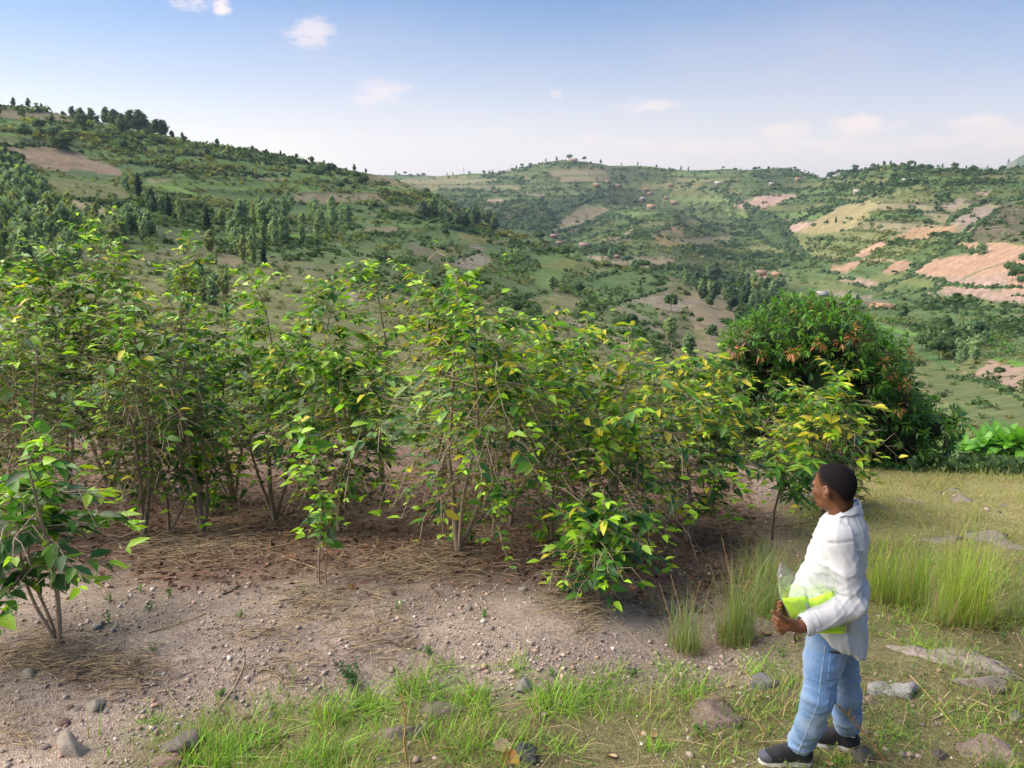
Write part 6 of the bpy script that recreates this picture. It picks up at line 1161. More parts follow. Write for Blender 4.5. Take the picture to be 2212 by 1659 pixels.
# ------------------------------------------------------------------ the man: solids blended in a distance field, one continuous skin
class Field:
    def __init__(s, lo, hi, h):
        s.lo = np.asarray(lo, float); s.h = h; s.n = np.ceil((np.asarray(hi)-s.lo)/h).astype(int)+1
        s.ax = [(s.lo[i]+np.arange(s.n[i])*h).astype(np.float32) for i in range(3)]; s.d = np.full(s.n, 9.0, np.float32)
    def win(s, lo, hi):
        a = np.clip(np.floor((np.asarray(lo)-s.lo)/s.h).astype(int), 0, s.n-1); b = np.clip(np.ceil((np.asarray(hi)-s.lo)/s.h).astype(int)+1, 1, s.n)
        sl = tuple(slice(a[i], max(b[i], a[i]+1)) for i in range(3)); return sl, (s.ax[0][sl[0]][:, None, None], s.ax[1][sl[1]][None, :, None], s.ax[2][sl[2]][None, None, :])
    def put(s, sl, e, k, op='add'):
        d = s.d[sl]
        if op == 'add':
            hh = np.maximum(k-np.abs(d-e), 0)/max(k, 1e-6); s.d[sl] = np.minimum(d, e)-hh*hh*k*.25
        else:
            e = -e; hh = np.maximum(k-np.abs(d-e), 0)/max(k, 1e-6); s.d[sl] = np.maximum(d, e)+hh*hh*k*.25
    def cap(s, a, b, ra, rb, k=.02, op='add'):
        a, b = np.asarray(a, float), np.asarray(b, float); m = max(ra, rb)+k+.03
        sl, (x, y, z) = s.win(np.minimum(a, b)-m, np.maximum(a, b)+m); v = b-a; L2 = max(v@v, 1e-9)
        t = np.clip(((x-a[0])*v[0]+(y-a[1])*v[1]+(z-a[2])*v[2])/L2, 0, 1)
        e = np.sqrt((x-a[0]-t*v[0])**2+(y-a[1]-t*v[1])**2+(z-a[2]-t*v[2])**2)-(ra+(rb-ra)*t); s.put(sl, e.astype(np.float32), k, op)
    def chain(s, P, Rr, k=.02):
        for i in range(len(P)-1): s.cap(P[i], P[i+1], Rr[i], Rr[i+1], k)
    def ell(s, c, r, Mx=None, k=.02, op='add'):
        c, r = np.asarray(c, float), np.asarray(r, float); m = r.max()+k+.03; sl, (x, y, z) = s.win(c-m, c+m)
        x, y, z = x-c[0], y-c[1], z-c[2]
        if Mx is not None: x, y, z = [x*Mx[0][i]+y*Mx[1][i]+z*Mx[2][i] for i in range(3)]       # columns of Mx are the local axes
        q = np.sqrt((x/r[0])**2+(y/r[1])**2+(z/r[2])**2); g = np.sqrt((x/r[0]**2)**2+(y/r[1]**2)**2+(z/r[2]**2)**2)+1e-6
        s.put(sl, (q*(q-1)/g).astype(np.float32), k, op)
    def coords(s): return s.ax[0][:, None, None], s.ax[1][None, :, None], s.ax[2][None, None, :]
    def mesh(s, d=None):
        d = s.d if d is None else d; ins = d < 0; n = np.array(d.shape)-1
        cnt = np.zeros(n, np.int8)
        for i in (0, 1):
            for j in (0, 1):
                for k in (0, 1): cnt += ins[i:i+n[0], j:j+n[1], k:k+n[2]]
        act = (cnt > 0) & (cnt < 8); c = np.argwhere(act); vid = np.full(n, -1, np.int32); vid[act] = np.arange(len(c))
        acc = np.zeros((len(c), 3)); w_ = np.zeros(len(c)); X, Y, Z = c.T
        for ax in range(3):
            o1, o2 = [q for q in range(3) if q != ax]
            for p in (0, 1):
                for q in (0, 1):
                    a = c.copy(); a[:, o1] += p; a[:, o2] += q; b_ = a.copy(); b_[:, ax] += 1
                    da, db = d[tuple(a.T)], d[tuple(b_.T)]; m = (da < 0) != (db < 0); t = np.where(m, da/np.where(m, da-db, 1), 0)
                    pt = a.astype(float); pt[:, ax] += t; acc[m] += pt[m]; w_[m] += 1
        V = acc/w_[:, None]*s.h+s.lo; F = []
        for ax in range(3):
            o1, o2 = [(1, 2), (2, 0), (0, 1)][ax]; sa = [slice(1, -1)]*3; sb = [slice(1, -1)]*3; sa[ax] = slice(0, -1); sb[ax] = slice(1, None)
            A, Bv = ins[tuple(sa)], ins[tuple(sb)]; e = np.argwhere(A != Bv); e0 = e.copy()
            e0[:, o1] += 1; e0[:, o2] += 1
            q = []
            for p1, p2 in ((0, 0), (1, 0), (1, 1), (0, 1)):
                t = e0.copy(); t[:, o1] += p1-1; t[:, o2] += p2-1; q.append(vid[tuple(t.T)])
            q = np.stack(q, -1); fl = ins[tuple(e0.T)]; q[~fl] = q[~fl][:, ::-1]; q = q[(q >= 0).all(1)]; F.append(q)
        return V, np.concatenate(F)
def person():
    PB, PH = R(28), R(50)
    Yc = 3.84
    def fr(phi): return np.array([-math.cos(phi), math.sin(phi), 0]), np.array([-math.sin(phi), -math.cos(phi), 0])
    bf, bl = fr(PB); hf, hl = fr(PH); up = np.array([0, 0, 1.])
    A = lambda x, y, Y: np.array(at(x, y, Y))
    fl = np.array(near_hit(1722, 1652)); fr_ = np.array(near_hit(1822, 1620))          # the ankles' ground points
    root_p = (fl+fr_)/2; root_p[2] = min(fl[2], fr_[2])
    root = empty('person', root_p, 'person in a white shirt and light blue jeans standing side-on, holding a clear plastic bag', 'person')
    rp = root_p
    hp_ = R(11); hc = A(1800, 1044, Yc); neck = A(1806, 1118, Yc); c0 = A(1806, 1240, Yc); ax0 = np.array([c0[0], Yc, 0])
    hu = up*math.cos(hp_)+hf*math.sin(hp_); hf = hf*math.cos(hp_)-up*math.sin(hp_)
    H = lambda f, l, z: hc+hf*f+hl*l+hu*z
    T = lambda f, l, z: ax0+bf*f+bl*l+up*z
    HM = np.stack([hf, hl, hu], 1)
    # ---- limbs
    shL = T(-.015, .172, 1.392); elL = A(1838, 1302, 3.61); wrL = A(1730, 1354, 3.55)
    shR = T(-.01, -.172, 1.392); elR = T(.10, -.24, 1.12); wrR = A(1706, 1338, 3.74)
    hipL = T(0, .09, .87); hipR = T(0, -.09, .87); knL = A(1772, 1500, 3.70); knR = A(1828, 1500, 3.90)
    anL = fl+np.array([.0, 0, .10]); anR = fr_+np.array([0, 0, .10])
    b = Field(np.array([-.62, 3.38, -.06])+[rp[0], 0, 0], np.array([.36, 4.12, 1.80])+[rp[0], 0, 0], .005)
    b.cap(T(0, 0, .9), T(0, 0, 1.3), .11, .12, .05); b.cap(T(-.01, .1, 1.345), T(-.01, -.1, 1.345), .052, .052, .05)
    b.chain([hipL, knL, anL], [.08, .05, .034], .03); b.chain([hipR, knR, anR], [.08, .05, .034], .03)
    b.chain([shL-[0, 0, .02], elL, wrL], [.042, .036, .027], .02); b.chain([shR-[0, 0, .02], elR, wrR], [.042, .036, .026], .02)
    # head
    b.cap(T(-.015, 0, 1.36), H(-.022, 0, -.08), .066, .054, .03)
    b.ell(H(-.012, 0, .005), (.104, .078, .096), HM, .01); b.ell(H(.040, 0, -.055), (.060, .060, .082), HM, .03); b.ell(H(.045, 0, -.098), (.050, .047, .036), HM, .02)
    b.cap(H(.084, .034, .0), H(.092, -.0, -.004), .013, .013, .015); b.cap(H(.084, -.034, .0), H(.092, 0, -.004), .013, .013, .015)
    b.cap(H(.096, 0, -.022), H(.113, 0, -.056), .008, .012, .012); b.ell(H(.101, .012, -.060), (.012, .009, .008), HM, .008); b.ell(H(.101, -.012, -.060), (.012, .009, .008), HM, .008)
    b.ell(H(.093, 0, -.083), (.016, .026, .008), HM, .006); b.ell(H(.091, 0, -.096), (.015, .023, .009), HM, .006); b.ell(H(.078, 0, -.122), (.022, .022, .016), HM, .015)
    for sg in (1, -1):
        b.ell(H(.062, sg*.044, -.042), (.03, .02, .022), HM, .02); b.ell(H(.098, sg*.033, -.022), (.016, .018, .012), HM, .012, 'sub'); b.ell(H(.080, sg*.032, -.023), (.013, .013, .012), HM, .004)
        # the ear: a shell standing off the head behind the jaw, hollowed
        ea = hl*sg; e1 = (hf*.93-ea*.36); e1 /= np.linalg.norm(e1); e2 = np.cross(up, e1); EM = np.stack([e1, e2, up], 1); ec = H(-.002, sg*.083, -.030)
        b.ell(ec, (.024, .010, .038), EM, .006); b.ell(ec+ea*.009+e1*.002+up*.003, (.013, .008, .023), EM, .004, 'sub'); b.ell(ec-up*.029+e1*.004, (.009, .007, .010), EM, .006); b.cap(ec-e1*.012, ec-e1*.012-ea*.012, .016, .016, .01)
        b.ell(ec+e1*.012+up*-.004, (.004, .006, .008), EM, .004)
    # left hand: palm, four unequal curled fingers closing under and behind the bag, thumb on top
    pal = A(1702, 1348, 3.55); b.chain([wrL, A(1715, 1352, 3.55), pal], [.027, .026, .028], .02)
    kn = [A(1683, 1338, 3.55), A(1681, 1347, 3.555), A(1683, 1357, 3.56), A(1689, 1366, 3.57)]
    for i, q in enumerate(kn):
        b.cap(pal, q, .024, .0135, .012); L = [.040, .044, .040, .031][i]
        m1 = q+np.array([-.010, .90*L, -.010+.004*i]); m2 = m1+np.array([.018, .72*L, .006]); tp = m2+np.array([.022, .018, .012])
        b.chain([q, m1, m2, tp], [.0125, .0108, .0098, .0085], .004)
    b.cap(A(1712, 1345, 3.54), A(1694, 1338, 3.525), .020, .0135, .012); b.chain([A(1696, 1338, 3.525), A(1682, 1329, 3.52), A(1670, 1321, 3.525)], [.0135, .0118, .0095], .005)
    # right hand: holds the far edge of the bag, finger ends showing
    palR = A(1694, 1330, 3.74); b.cap(wrR, palR, .028, .03, .02)
    for i in range(4):
        q = A(1687-i*.4, 1306+i*8, 3.72); b.chain([palR, q, A(1683-i*.3, 1302+i*8, 3.69), A(1687, 1300+i*8, 3.665)], [.022, .0115, .0105, .0085], .006)
    b.chain([palR, A(1698, 1300, 3.70), A(1700, 1286, 3.68)], [.02, .0125, .0095], .006)
    V, F = b.mesh()
    def skin():
        m, nt, N, L, B = mat_base('skin'); tc = N.new('ShaderNodeTexCoord'); n = N.new('ShaderNodeTexNoise'); n.inputs['Scale'].default_value = 22; n.inputs['Detail'].default_value = 5; L.new(tc.outputs['Object'], n.inputs[0])
        r_ = N.new('ShaderNodeValToRGB'); r_.color_ramp.elements[0].position = .3; r_.color_ramp.elements[0].color = (.115, .045, .022, 1); r_.color_ramp.elements[1].position = .7; r_.color_ramp.elements[1].color = (.185, .077, .038, 1); L.new(n.outputs['Fac'], r_.inputs[0]); L.new(r_.outputs[0], B.inputs['Base Color'])
        B.inputs['Roughness'].default_value = .5; B.inputs['Subsurface Weight'].default_value = .12; B.inputs['Subsurface Radius'].default_value = (.01, .004, .002); B.inputs['Subsurface Scale'].default_value = .5; return m
    MT['skin'] = skin()
    obj('body', mesh('body', V-rp, F, MT['skin'], None, True), root)
    # ---- hair: a close crop that thins into the skin at the temples and nape
    g = Field(hc-.15, hc+.15, .003); g.ell(H(-.012, 0, .005), (.104, .078, .096), HM, .0); g.cap(H(-.022, 0, -.05), H(-.03, 0, -.11), .060, .056, .03)
    x, y, z = g.coords(); lx = (x-hc[0])*hf[0]+(y-hc[1])*hf[1]+(z-hc[2])*hf[2]; ly = (x-hc[0])*hl[0]+(y-hc[1])*hl[1]+0*z; lz = (x-hc[0])*hu[0]+(y-hc[1])*hu[1]+(z-hc[2])*hu[2]
    front = np.interp(lz, [-.13, -.10, -.055, -.03, -.005, .03, .05, .075, .1], [-.065, -.05, -.022, -.012, .020, .043, .055, .070, .1]).astype(np.float32)+.012*np.clip(1-np.abs(ly)/.05, 0, 1)
    m_ = np.minimum(front-lx, (lz+.128+.25*np.minimum(lx+.07, 0))); nz = .0012*(vnoise(lx*260+lz*90, ly*260, 4)-.5)
    g.d = g.d-np.clip(.0005+m_*.16, -.004, .0052)-nz; g.d = np.maximum(g.d, -m_-.012)
    hv, hfc = g.mesh(); 
    def hair():
        m, nt, N, L, B = mat_base('hair'); tc = N.new('ShaderNodeTexCoord'); n = N.new('ShaderNodeTexNoise'); n.inputs['Scale'].default_value = 420; n.inputs['Detail'].default_value = 3; L.new(tc.outputs['Object'], n.inputs[0])
        r_ = N.new('ShaderNodeValToRGB'); r_.color_ramp.elements[0].position = .35; r_.color_ramp.elements[0].color = (.005, .0045, .006, 1); r_.color_ramp.elements[1].position = .75; r_.color_ramp.elements[1].color = (.02, .016, .017, 1); L.new(n.outputs['Fac'], r_.inputs[0]); at_ = N.new('ShaderNodeAttribute'); at_.attribute_name = 'Col'; L.new(mix_rgb(N, L, 'MIX', at_.outputs['Fac'], (.085, .038, .022), r_.outputs[0]), B.inputs['Base Color']); B.inputs['Roughness'].default_value = .95; B.inputs['Specular IOR Level'].default_value = .08
        b_ = N.new('ShaderNodeBump'); b_.inputs['Strength'].default_value = .6; b_.inputs['Distance'].default_value = .002; L.new(n.outputs['Fac'], b_.inputs['Height']); L.new(b_.outputs[0], B.inputs['Normal']); return m
    q_ = hv-hc; lx_ = q_@hf; ly_ = q_@hl; lz_ = q_@hu; f_ = np.interp(lz_, [-.13, -.10, -.055, -.03, -.005, .03, .05, .075, .1], [-.065, -.05, -.022, -.012, .020, .043, .055, .070, .1])+.012*np.clip(1-np.abs(ly_)/.05, 0, 1)
    fade = sstep(-.004, .040, np.minimum(f_-lx_, (lz_+.128)*.8))*np.clip(.35+.65*sstep(-.03, .05, lz_), 0, 1); fade = np.maximum(fade, sstep(.02, .06, np.minimum(f_-lx_, lz_+.128)))
    obj('hair', mesh('hair', hv-rp, hfc, hair(), fade[:, None]*np.ones((1, 3)), True), root)
    # ---- cloth
    def cloth(name, col, scale, amt, bumpd, rough=.85, wear=None):
        m, nt, N, L, B = mat_base(name); tc = N.new('ShaderNodeTexCoord'); n = N.new('ShaderNodeTexNoise'); n.inputs['Scale'].default_value = scale; n.inputs['Detail'].default_value = 8; n.inputs['Roughness'].default_value = .7; L.new(tc.outputs['Object'], n.inputs[0])
        mr = N.new('ShaderNodeMapRange'); mr.inputs[1].default_value = .3; mr.inputs[2].default_value = .7; mr.inputs[3].default_value = 1-amt; mr.inputs[4].default_value = 1+amt; L.new(n.outputs['Fac'], mr.inputs[0])
        c = mix_rgb(N, L, 'MULTIPLY', 1.0, tuple(col), mr.outputs[0])
        if wear:
            n2_ = N.new('ShaderNodeTexNoise'); n2_.inputs['Scale'].default_value = 5; n2_.inputs['Detail'].default_value = 4; L.new(tc.outputs['Object'], n2_.inputs[0]); m2 = N.new('ShaderNodeMapRange'); m2.inputs[1].default_value = .42; m2.inputs[2].default_value = .62; L.new(n2_.outputs['Fac'], m2.inputs[0]); c = mix_rgb(N, L, 'MIX', m2.outputs[0], c, tuple(wear))
        L.new(c, B.inputs['Base Color']); B.inputs['Roughness'].default_value = rough; B.inputs['Specular IOR Level'].default_value = .15; B.inputs['Sheen Weight'].default_value = .15
        w1 = N.new('ShaderNodeTexNoise'); w1.inputs['Scale'].default_value = 320; L.new(tc.outputs['Object'], w1.inputs[0]); b_ = N.new('ShaderNodeBump'); b_.inputs['Strength'].default_value = .35; b_.inputs['Distance'].default_value = bumpd; L.new(w1.outputs['Fac'], b_.inputs['Height']); L.new(b_.outputs[0], B.inputs['Normal']); return m
    MT['shirt'] = cloth('white_cotton', (.50, .515, .56), 14, .03, .001); MT['denim'] = cloth('denim', (.125, .235, .46), 60, .16, .001, .9, (.25, .345, .49)); MT['seam'] = cloth('seam', (.34, .45, .62), 80, .1, .001); MT['inner'] = cloth('inner', (.05, .055, .08), 20, .1, .001)
    def torso_sd(f, zs, a_, b_, f0, zlo, zhi):
        x, y, z = f.coords(); lx = (x-ax0[0])*bf[0]+(y-ax0[1])*bf[1]; ly = (x-ax0[0])*bl[0]+(y-ax0[1])*bl[1]; zz = z+0*lx
        a = np.interp(z, zs, a_); bb = np.interp(z, zs, b_); ff = np.interp(z, zs, f0); q = np.sqrt(((lx-ff)/a)**2+(ly/bb)**2)
        return ((q-1)*np.minimum(a, bb)).astype(np.float32), lx, ly, zz
    def smax(a, b_, k): hh = np.maximum(k-np.abs(a-b_), 0)/k; return np.maximum(a, b_)+hh*hh*k*.25
    s = Field(np.array([-.46, 3.44, .66])+[rp[0], 0, 0], np.array([.36, 4.14, 1.58])+[rp[0], 0, 0], .006)
    e, lx, ly, zz = torso_sd(s, [.70, .84, .95, 1.08, 1.2, 1.32, 1.40, 1.45, 1.49, 1.53], [.174, .164, .140, .130, .134, .128, .108, .084, .068, .062], [.215, .207, .188, .172, .178, .188, .165, .11, .074, .066], [-.012, -.010, -.01, -.005, .0, -.005, -.01, -.012, -.012, -.008], .7, 1.53)
    hem = .83-.10*np.clip(-lx/.16, -.4, 1)-.05*(np.abs(ly)/.2 < .75)*(1-(ly/.15)**2).clip(0, 1)
    e = smax(e, (hem-zz).astype(np.float32), .02); e = smax(e, zz-1.497+.75*lx, .012)
    s.d = e.astype(np.float32)
    cuffL = wrL+(elL-wrL)*.22; s.chain([shL-bl*.005+[0, 0, .0], (shL+elL)/2+[0.005, 0, 0], elL+[.006, 0, -.012]], [.068, .057, .051], .008); s.chain([elL+[.006, 0, -.012], cuffL], [.064, .052], .012)
    cuffR = wrR+(elR-wrR)*.25; s.chain([shR, elR], [.078, .066], .04); s.chain([elR, cuffR], [.064, .052], .025)
    s.ell(T(-.135, .02, 1.04), (.03, .10, .05), np.stack([bf, bl, up], 1), .05)
    # folds: slanting drags from the armpit and elbow, pleats down the sleeve, ripples above the hem
    u = lx*.8+ly*.6
    th_ = np.arctan2(ly, lx); fold = .007*(1-np.abs(2*vnoise(th_*3.2+zz*3, zz*2.6, 11)-1))**4+.006*(1-np.abs(2*vnoise(u*7+zz*14, zz*7-u*9, 13)-1))**5+.0035*(1-np.abs(2*vnoise(u*22-zz*13, zz*9+u*4, 12)-1))**3+.003*np.sin(ly*60+zz*9+3*vnoise(ly*9, zz*9, 5))*sstep(1.0, .80, zz)
    ex, ey, ez = s.coords(); ue = elL-shL; ue /= np.linalg.norm(ue); te = (ex-shL[0])*ue[0]+(ey-shL[1])*ue[1]+(ez-shL[2])*ue[2]
    near_el = np.exp(-(((ex-elL[0])**2+(ey-elL[1])**2+(ez-elL[2])**2)/.012)); fold = fold+near_el*.007*(1-np.abs(np.sin(te*48+(ex-elL[0])*40)))**3; fold_s = .006*np.exp(-((te-.012)/.006)**2)*np.exp(-(((ex-shL[0])**2+(ey-shL[1])**2+(ez-shL[2])**2)/.015))
    s.d = (s.d-fold*1.15+fold_s+.002).astype(np.float32)
    V, F = s.mesh(); shirt = obj('shirt', mesh('shirt', V-rp, F, MT['shirt'], None, True), root)
    # turned-back cuff, collar, button front
    wv = wrL-elL; wv /= np.linalg.norm(wv); c = Field(cuffL-.1, cuffL+.1, .0035); c.cap(elL, wrL+wv*.1, .062, .054, .0); cx_, cy_, cz_ = c.coords(); tt = (cx_-cuffL[0])*wv[0]+(cy_-cuffL[1])*wv[1]+(cz_-cuffL[2])*wv[2]
    inner = Field(cuffL-.1, cuffL+.1, .0035); inner.cap(elL, wrL+wv*.1, .051, .043, .0)
    dd = smax(c.d+.0015*np.sin(tt*150), np.abs(tt-.020+.006*np.sin((cz_-cuffL[2])*40))-.034, .008); dd = smax(dd, -inner.d, .004)
    V, F = c.mesh(dd.astype(np.float32)); obj('cuff', mesh('cuff', V-rp, F, MT['shirt'], None, True), shirt)
    # collar: a stand round the neck and a fold lying on the shoulders
    nc = T(-.010, 0, -.012); V = []; m = 40; rows = [(.066, .070, 1.488), (.068, .072, 1.505), (.071, .075, 1.522), (.072, .076, 1.524), (.075, .081, 1.520), (.077, .088, 1.508), (.080, .096, 1.495), (.081, .100, 1.488)]
    for a_, b_, z_ in rows:
        for i in range(m+1):
            th = R(20)+(2*math.pi-R(40))*i/m; cf, cl_ = math.cos(th), math.sin(th); gap = abs(math.pi-th)/math.pi; dz = -.082*max(0, cf)**1.2+.012*max(0, -cf); pt = .03*max(0, gap-.72)/.28 if z_ < 1.51 and a_ > .08 else 0
            V.append(nc+bf*(cf*(a_+pt))+bl*(cl_*b_)+up*(z_+dz-pt*1.2+.003*math.sin(th*9+a_*60)))
    V = np.array(V); i0 = np.arange(len(rows)-1)[:, None]*(m+1); j0 = np.arange(m)[None]; F = np.stack([i0+j0, i0+j0+1, i0+m+2+j0, i0+m+1+j0], -1).reshape(-1, 4)
    co = obj('collar', mesh('collar', V-rp, F, MT['shirt'], None, True), shirt); so_ = co.modifiers.new('thick', 'SOLIDIFY'); so_.thickness = .004; sb = co.modifiers.new('sub', 'SUBSURF'); sb.levels = sb.render_levels = 1
    for k in range(5):
        z_ = 1.40-.075*k; f_ = np.interp(z_, [.95, 1.08, 1.2, 1.32, 1.40], [.142, .133, .142, .130, .105]); B = Bag(); V0, F0 = ICO1; B.add(V0*np.array([.006, .006, .006])+T(f_-.014, .01, z_)-rp, F0, (.75, .75, .72)); obj('button', B.mesh('button', MT['pebble'], True), shirt)
    # ---- jeans
    j = Field(np.array([-.40, 3.42, -.02])+[rp[0], 0, 0], np.array([.34, 4.12, 1.02])+[rp[0], 0, 0], .0055)
    e, lx, ly, zz = torso_sd(j, [.72, .80, .9, 1.0], [.130, .130, .122, .115], [.16, .165, .155, .15], [-.012, -.015, -.01, -.005], .72, 1.0); j.d = smax(e, .73-zz, .05).astype(np.float32)
    j.chain([T(.005, .088, .84), (T(0, .09, .84)+knL)/2+bf*.012, knL+bf*.006, (knL+anL)/2-bf*.008, anL+[0.01, 0, .045]], [.104, .090, .076, .071, .067], .03); j.chain([T(-.01, -.085, .84), (T(0, -.09, .84)+knR)/2, knR, (knR+anR)/2-bf*.01, anR+[.005, 0, .07]], [.102, .088, .076, .071, .067], .03)
    x, y, z = j.coords(); u = (x-rp[0])*.7+(y-3.8)*.7+0*z; zz = z+0*u
    st = sstep(.10, .25, zz); w1 = np.sin(zz*115+vnoise(u*14, zz*7, 4)*7+u*25); knz = np.exp(-((zz-knL[2]+.02)/.10)**2)+1.1*np.exp(-((zz-.12)/.06)**2)+.5*np.exp(-((zz-.62)/.08)**2)
    j.d = (j.d+.0010*w1*knz*(.3+1.2*vnoise(u*12, zz*22, 8))-.006*(1-np.abs(2*vnoise(u*8+zz*7, zz*11-u*12, 22)-1))**4-.007*(1-np.abs(2*vnoise(u*12-zz*10, zz*24+u*20, 29)-1))**3*knz+.003+.0025*np.abs(2*vnoise(u*34-zz*9, zz*12, 23)-1)-.003).astype(np.float32)
    d0 = j.d.copy()
    # legs end in open hems
    for an, kn_ in ((anL, knL), (anR, knR)):
        pass
    V, F = j.mesh(); jeans = obj('jeans', mesh('jeans', V-rp, F, MT['denim'], None, True), root)
    # back pocket, side seam: thicker cloth standing on the surface
    pf = (x-ax0[0])*bf[0]+(y-ax0[1])*bf[1]; plx = (x-ax0[0])*bl[0]+(y-ax0[1])*bl[1]
    def patch(name, reg, off, mat, parent, low=-.004):
        dd = np.maximum(d0-off, reg); dd = np.maximum(dd, low-d0*1.0); V, F = j.mesh(dd.astype(np.float32))
        if len(V): return obj(name, mesh(name, V-rp, F, mat, None, True), parent)
    pocket = np.maximum(np.abs(pf+.078)-.058-.1*(zz-.68)*0, np.abs(zz-.695)-.075); pocket = np.maximum(pocket, .03-plx); patch('back_pocket', pocket, .0055, MT['denim'], jeans)
    edge = np.maximum(np.abs(pf+.078)-.060, np.abs(zz-.772)-.006); edge = np.maximum(edge, .03-plx); patch('pocket_edge', edge, .008, MT['inner'], jeans)
    legx = np.interp(z, [anL[2], knL[2], .84], [(anL-ax0)@bf, (knL-ax0)@bf, .005]); seam = np.maximum(np.abs(pf-legx+.0)-.0032, .04-plx+.0*zz); patch('side_seam', np.maximum(seam, zz-.80), .0035, MT['seam'], jeans)
    # ---- shoes
    MT['shoe'] = cloth('black_mesh', (.022, .023, .028), 60, .3, .002, .7); MT['toe'] = cloth('grey_toe', (.085, .09, .12), 60, .2, .002, .7); MT['sole'] = flat('rubber_sole', (.62, .62, .58), .7); MT['lace'] = flat('lace', (.02, .02, .022)); MT['sock'] = flat('white_trim', (.7, .7, .68))
    def shoe(ank, d, label):
        d = np.array(d, float); d /= np.linalg.norm(d); l = np.array([-d[1], d[0], 0]); g0 = np.array([ank[0], ank[1], 0]); zg = float(gz(ank[0]+d[0]*.06, ank[1]+d[1]*.06))
        slope = (float(gz(*(ank+d*.17)[:2]))-float(gz(*(ank-d*.07)[:2])))/.24
        S = lambda f, s_, z_: g0+d*f+l*s_+up*(zg+z_+slope*(f-.06)); MX = np.stack([d, l, up], 1)
        q = Field(S(.06, 0, .06)-[.24, .24, .10], S(.06, 0, .06)+[.24, .24, .12], .004)
        q.ell(S(.145, 0, .045), (.070, .045, .036), MX, .02); q.ell(S(.07, 0, .055), (.085, .042, .042), MX, .03); q.ell(S(-.035, 0, .055), (.048, .038, .050), MX, .03); q.cap(S(-.02, 0, .075), S(-.02, 0, .105), .043, .041, .03); q.cap(S(.10, 0, .075), S(.02, 0, .105), .030, .036, .03)
        q.cap(S(-.02, 0, .10), S(-.02, 0, .16), .034, .036, .004, 'sub')
        V, F = q.mesh(); sh = obj('shoe', mesh('shoe', V-rp, F, MT['shoe'], None, True), root); sh['label'] = label
        q2 = Field(S(.06, 0, .02)-[.24, .24, .08], S(.06, 0, .02)+[.24, .24, .08], .004); q2.ell(S(.135, 0, .010), (.085, .050, .022), MX, .01); q2.ell(S(-.02, 0, .010), (.065, .042, .024), MX, .03); q2.cap(S(-.03, 0, .010), S(.13, 0, .010), .020, .020, .04)
        V, F = q2.mesh(); obj('sole', mesh('sole', V-rp, F, MT['sole'], None, True), sh)
        q3 = Field(S(.2, 0, .05)-.09, S(.2, 0, .05)+.09, .004); q3.ell(S(.165, 0, .042), (.054, .0455, .0345), MX, .0); V, F = q3.mesh(); obj('toe_cap', mesh('toe_cap', V-rp, F, MT['toe'], None, True), sh)
        B = Bag(); th = np.linspace(0, 2*math.pi, 25); tube(B, [S(-.018+.043*math.cos(t), .042*math.sin(t), .112+.012*math.cos(t)) for t in th], .0042, (.7, .7, .68), 6); B.V = [v-rp.astype(np.float32) for v in B.V]; obj('collar_trim', B.mesh('collar_trim', MT['sock'], True), sh)
        for k in range(5):
            B = Bag(); f = .045+.019*k; tube(B, [S(f-.006, .030, .083-.0035*k*k*.6), S(f, .0, .103-.004*k*k*.55-.002*k), S(f+.006, -.030, .083-.0035*k*k*.6)], .0042, (.02, .02, .02), 5); B.V = [v-rp.astype(np.float32) for v in B.V]; obj('lace', B.mesh('lace', MT['lace'], True), sh)
    shoe(fl, (-1, .02, 0), 'front black shoe pointing left'); shoe(fr_, (-.93, .45, 0), 'rear black shoe pointing away')
    return A
PA = person()
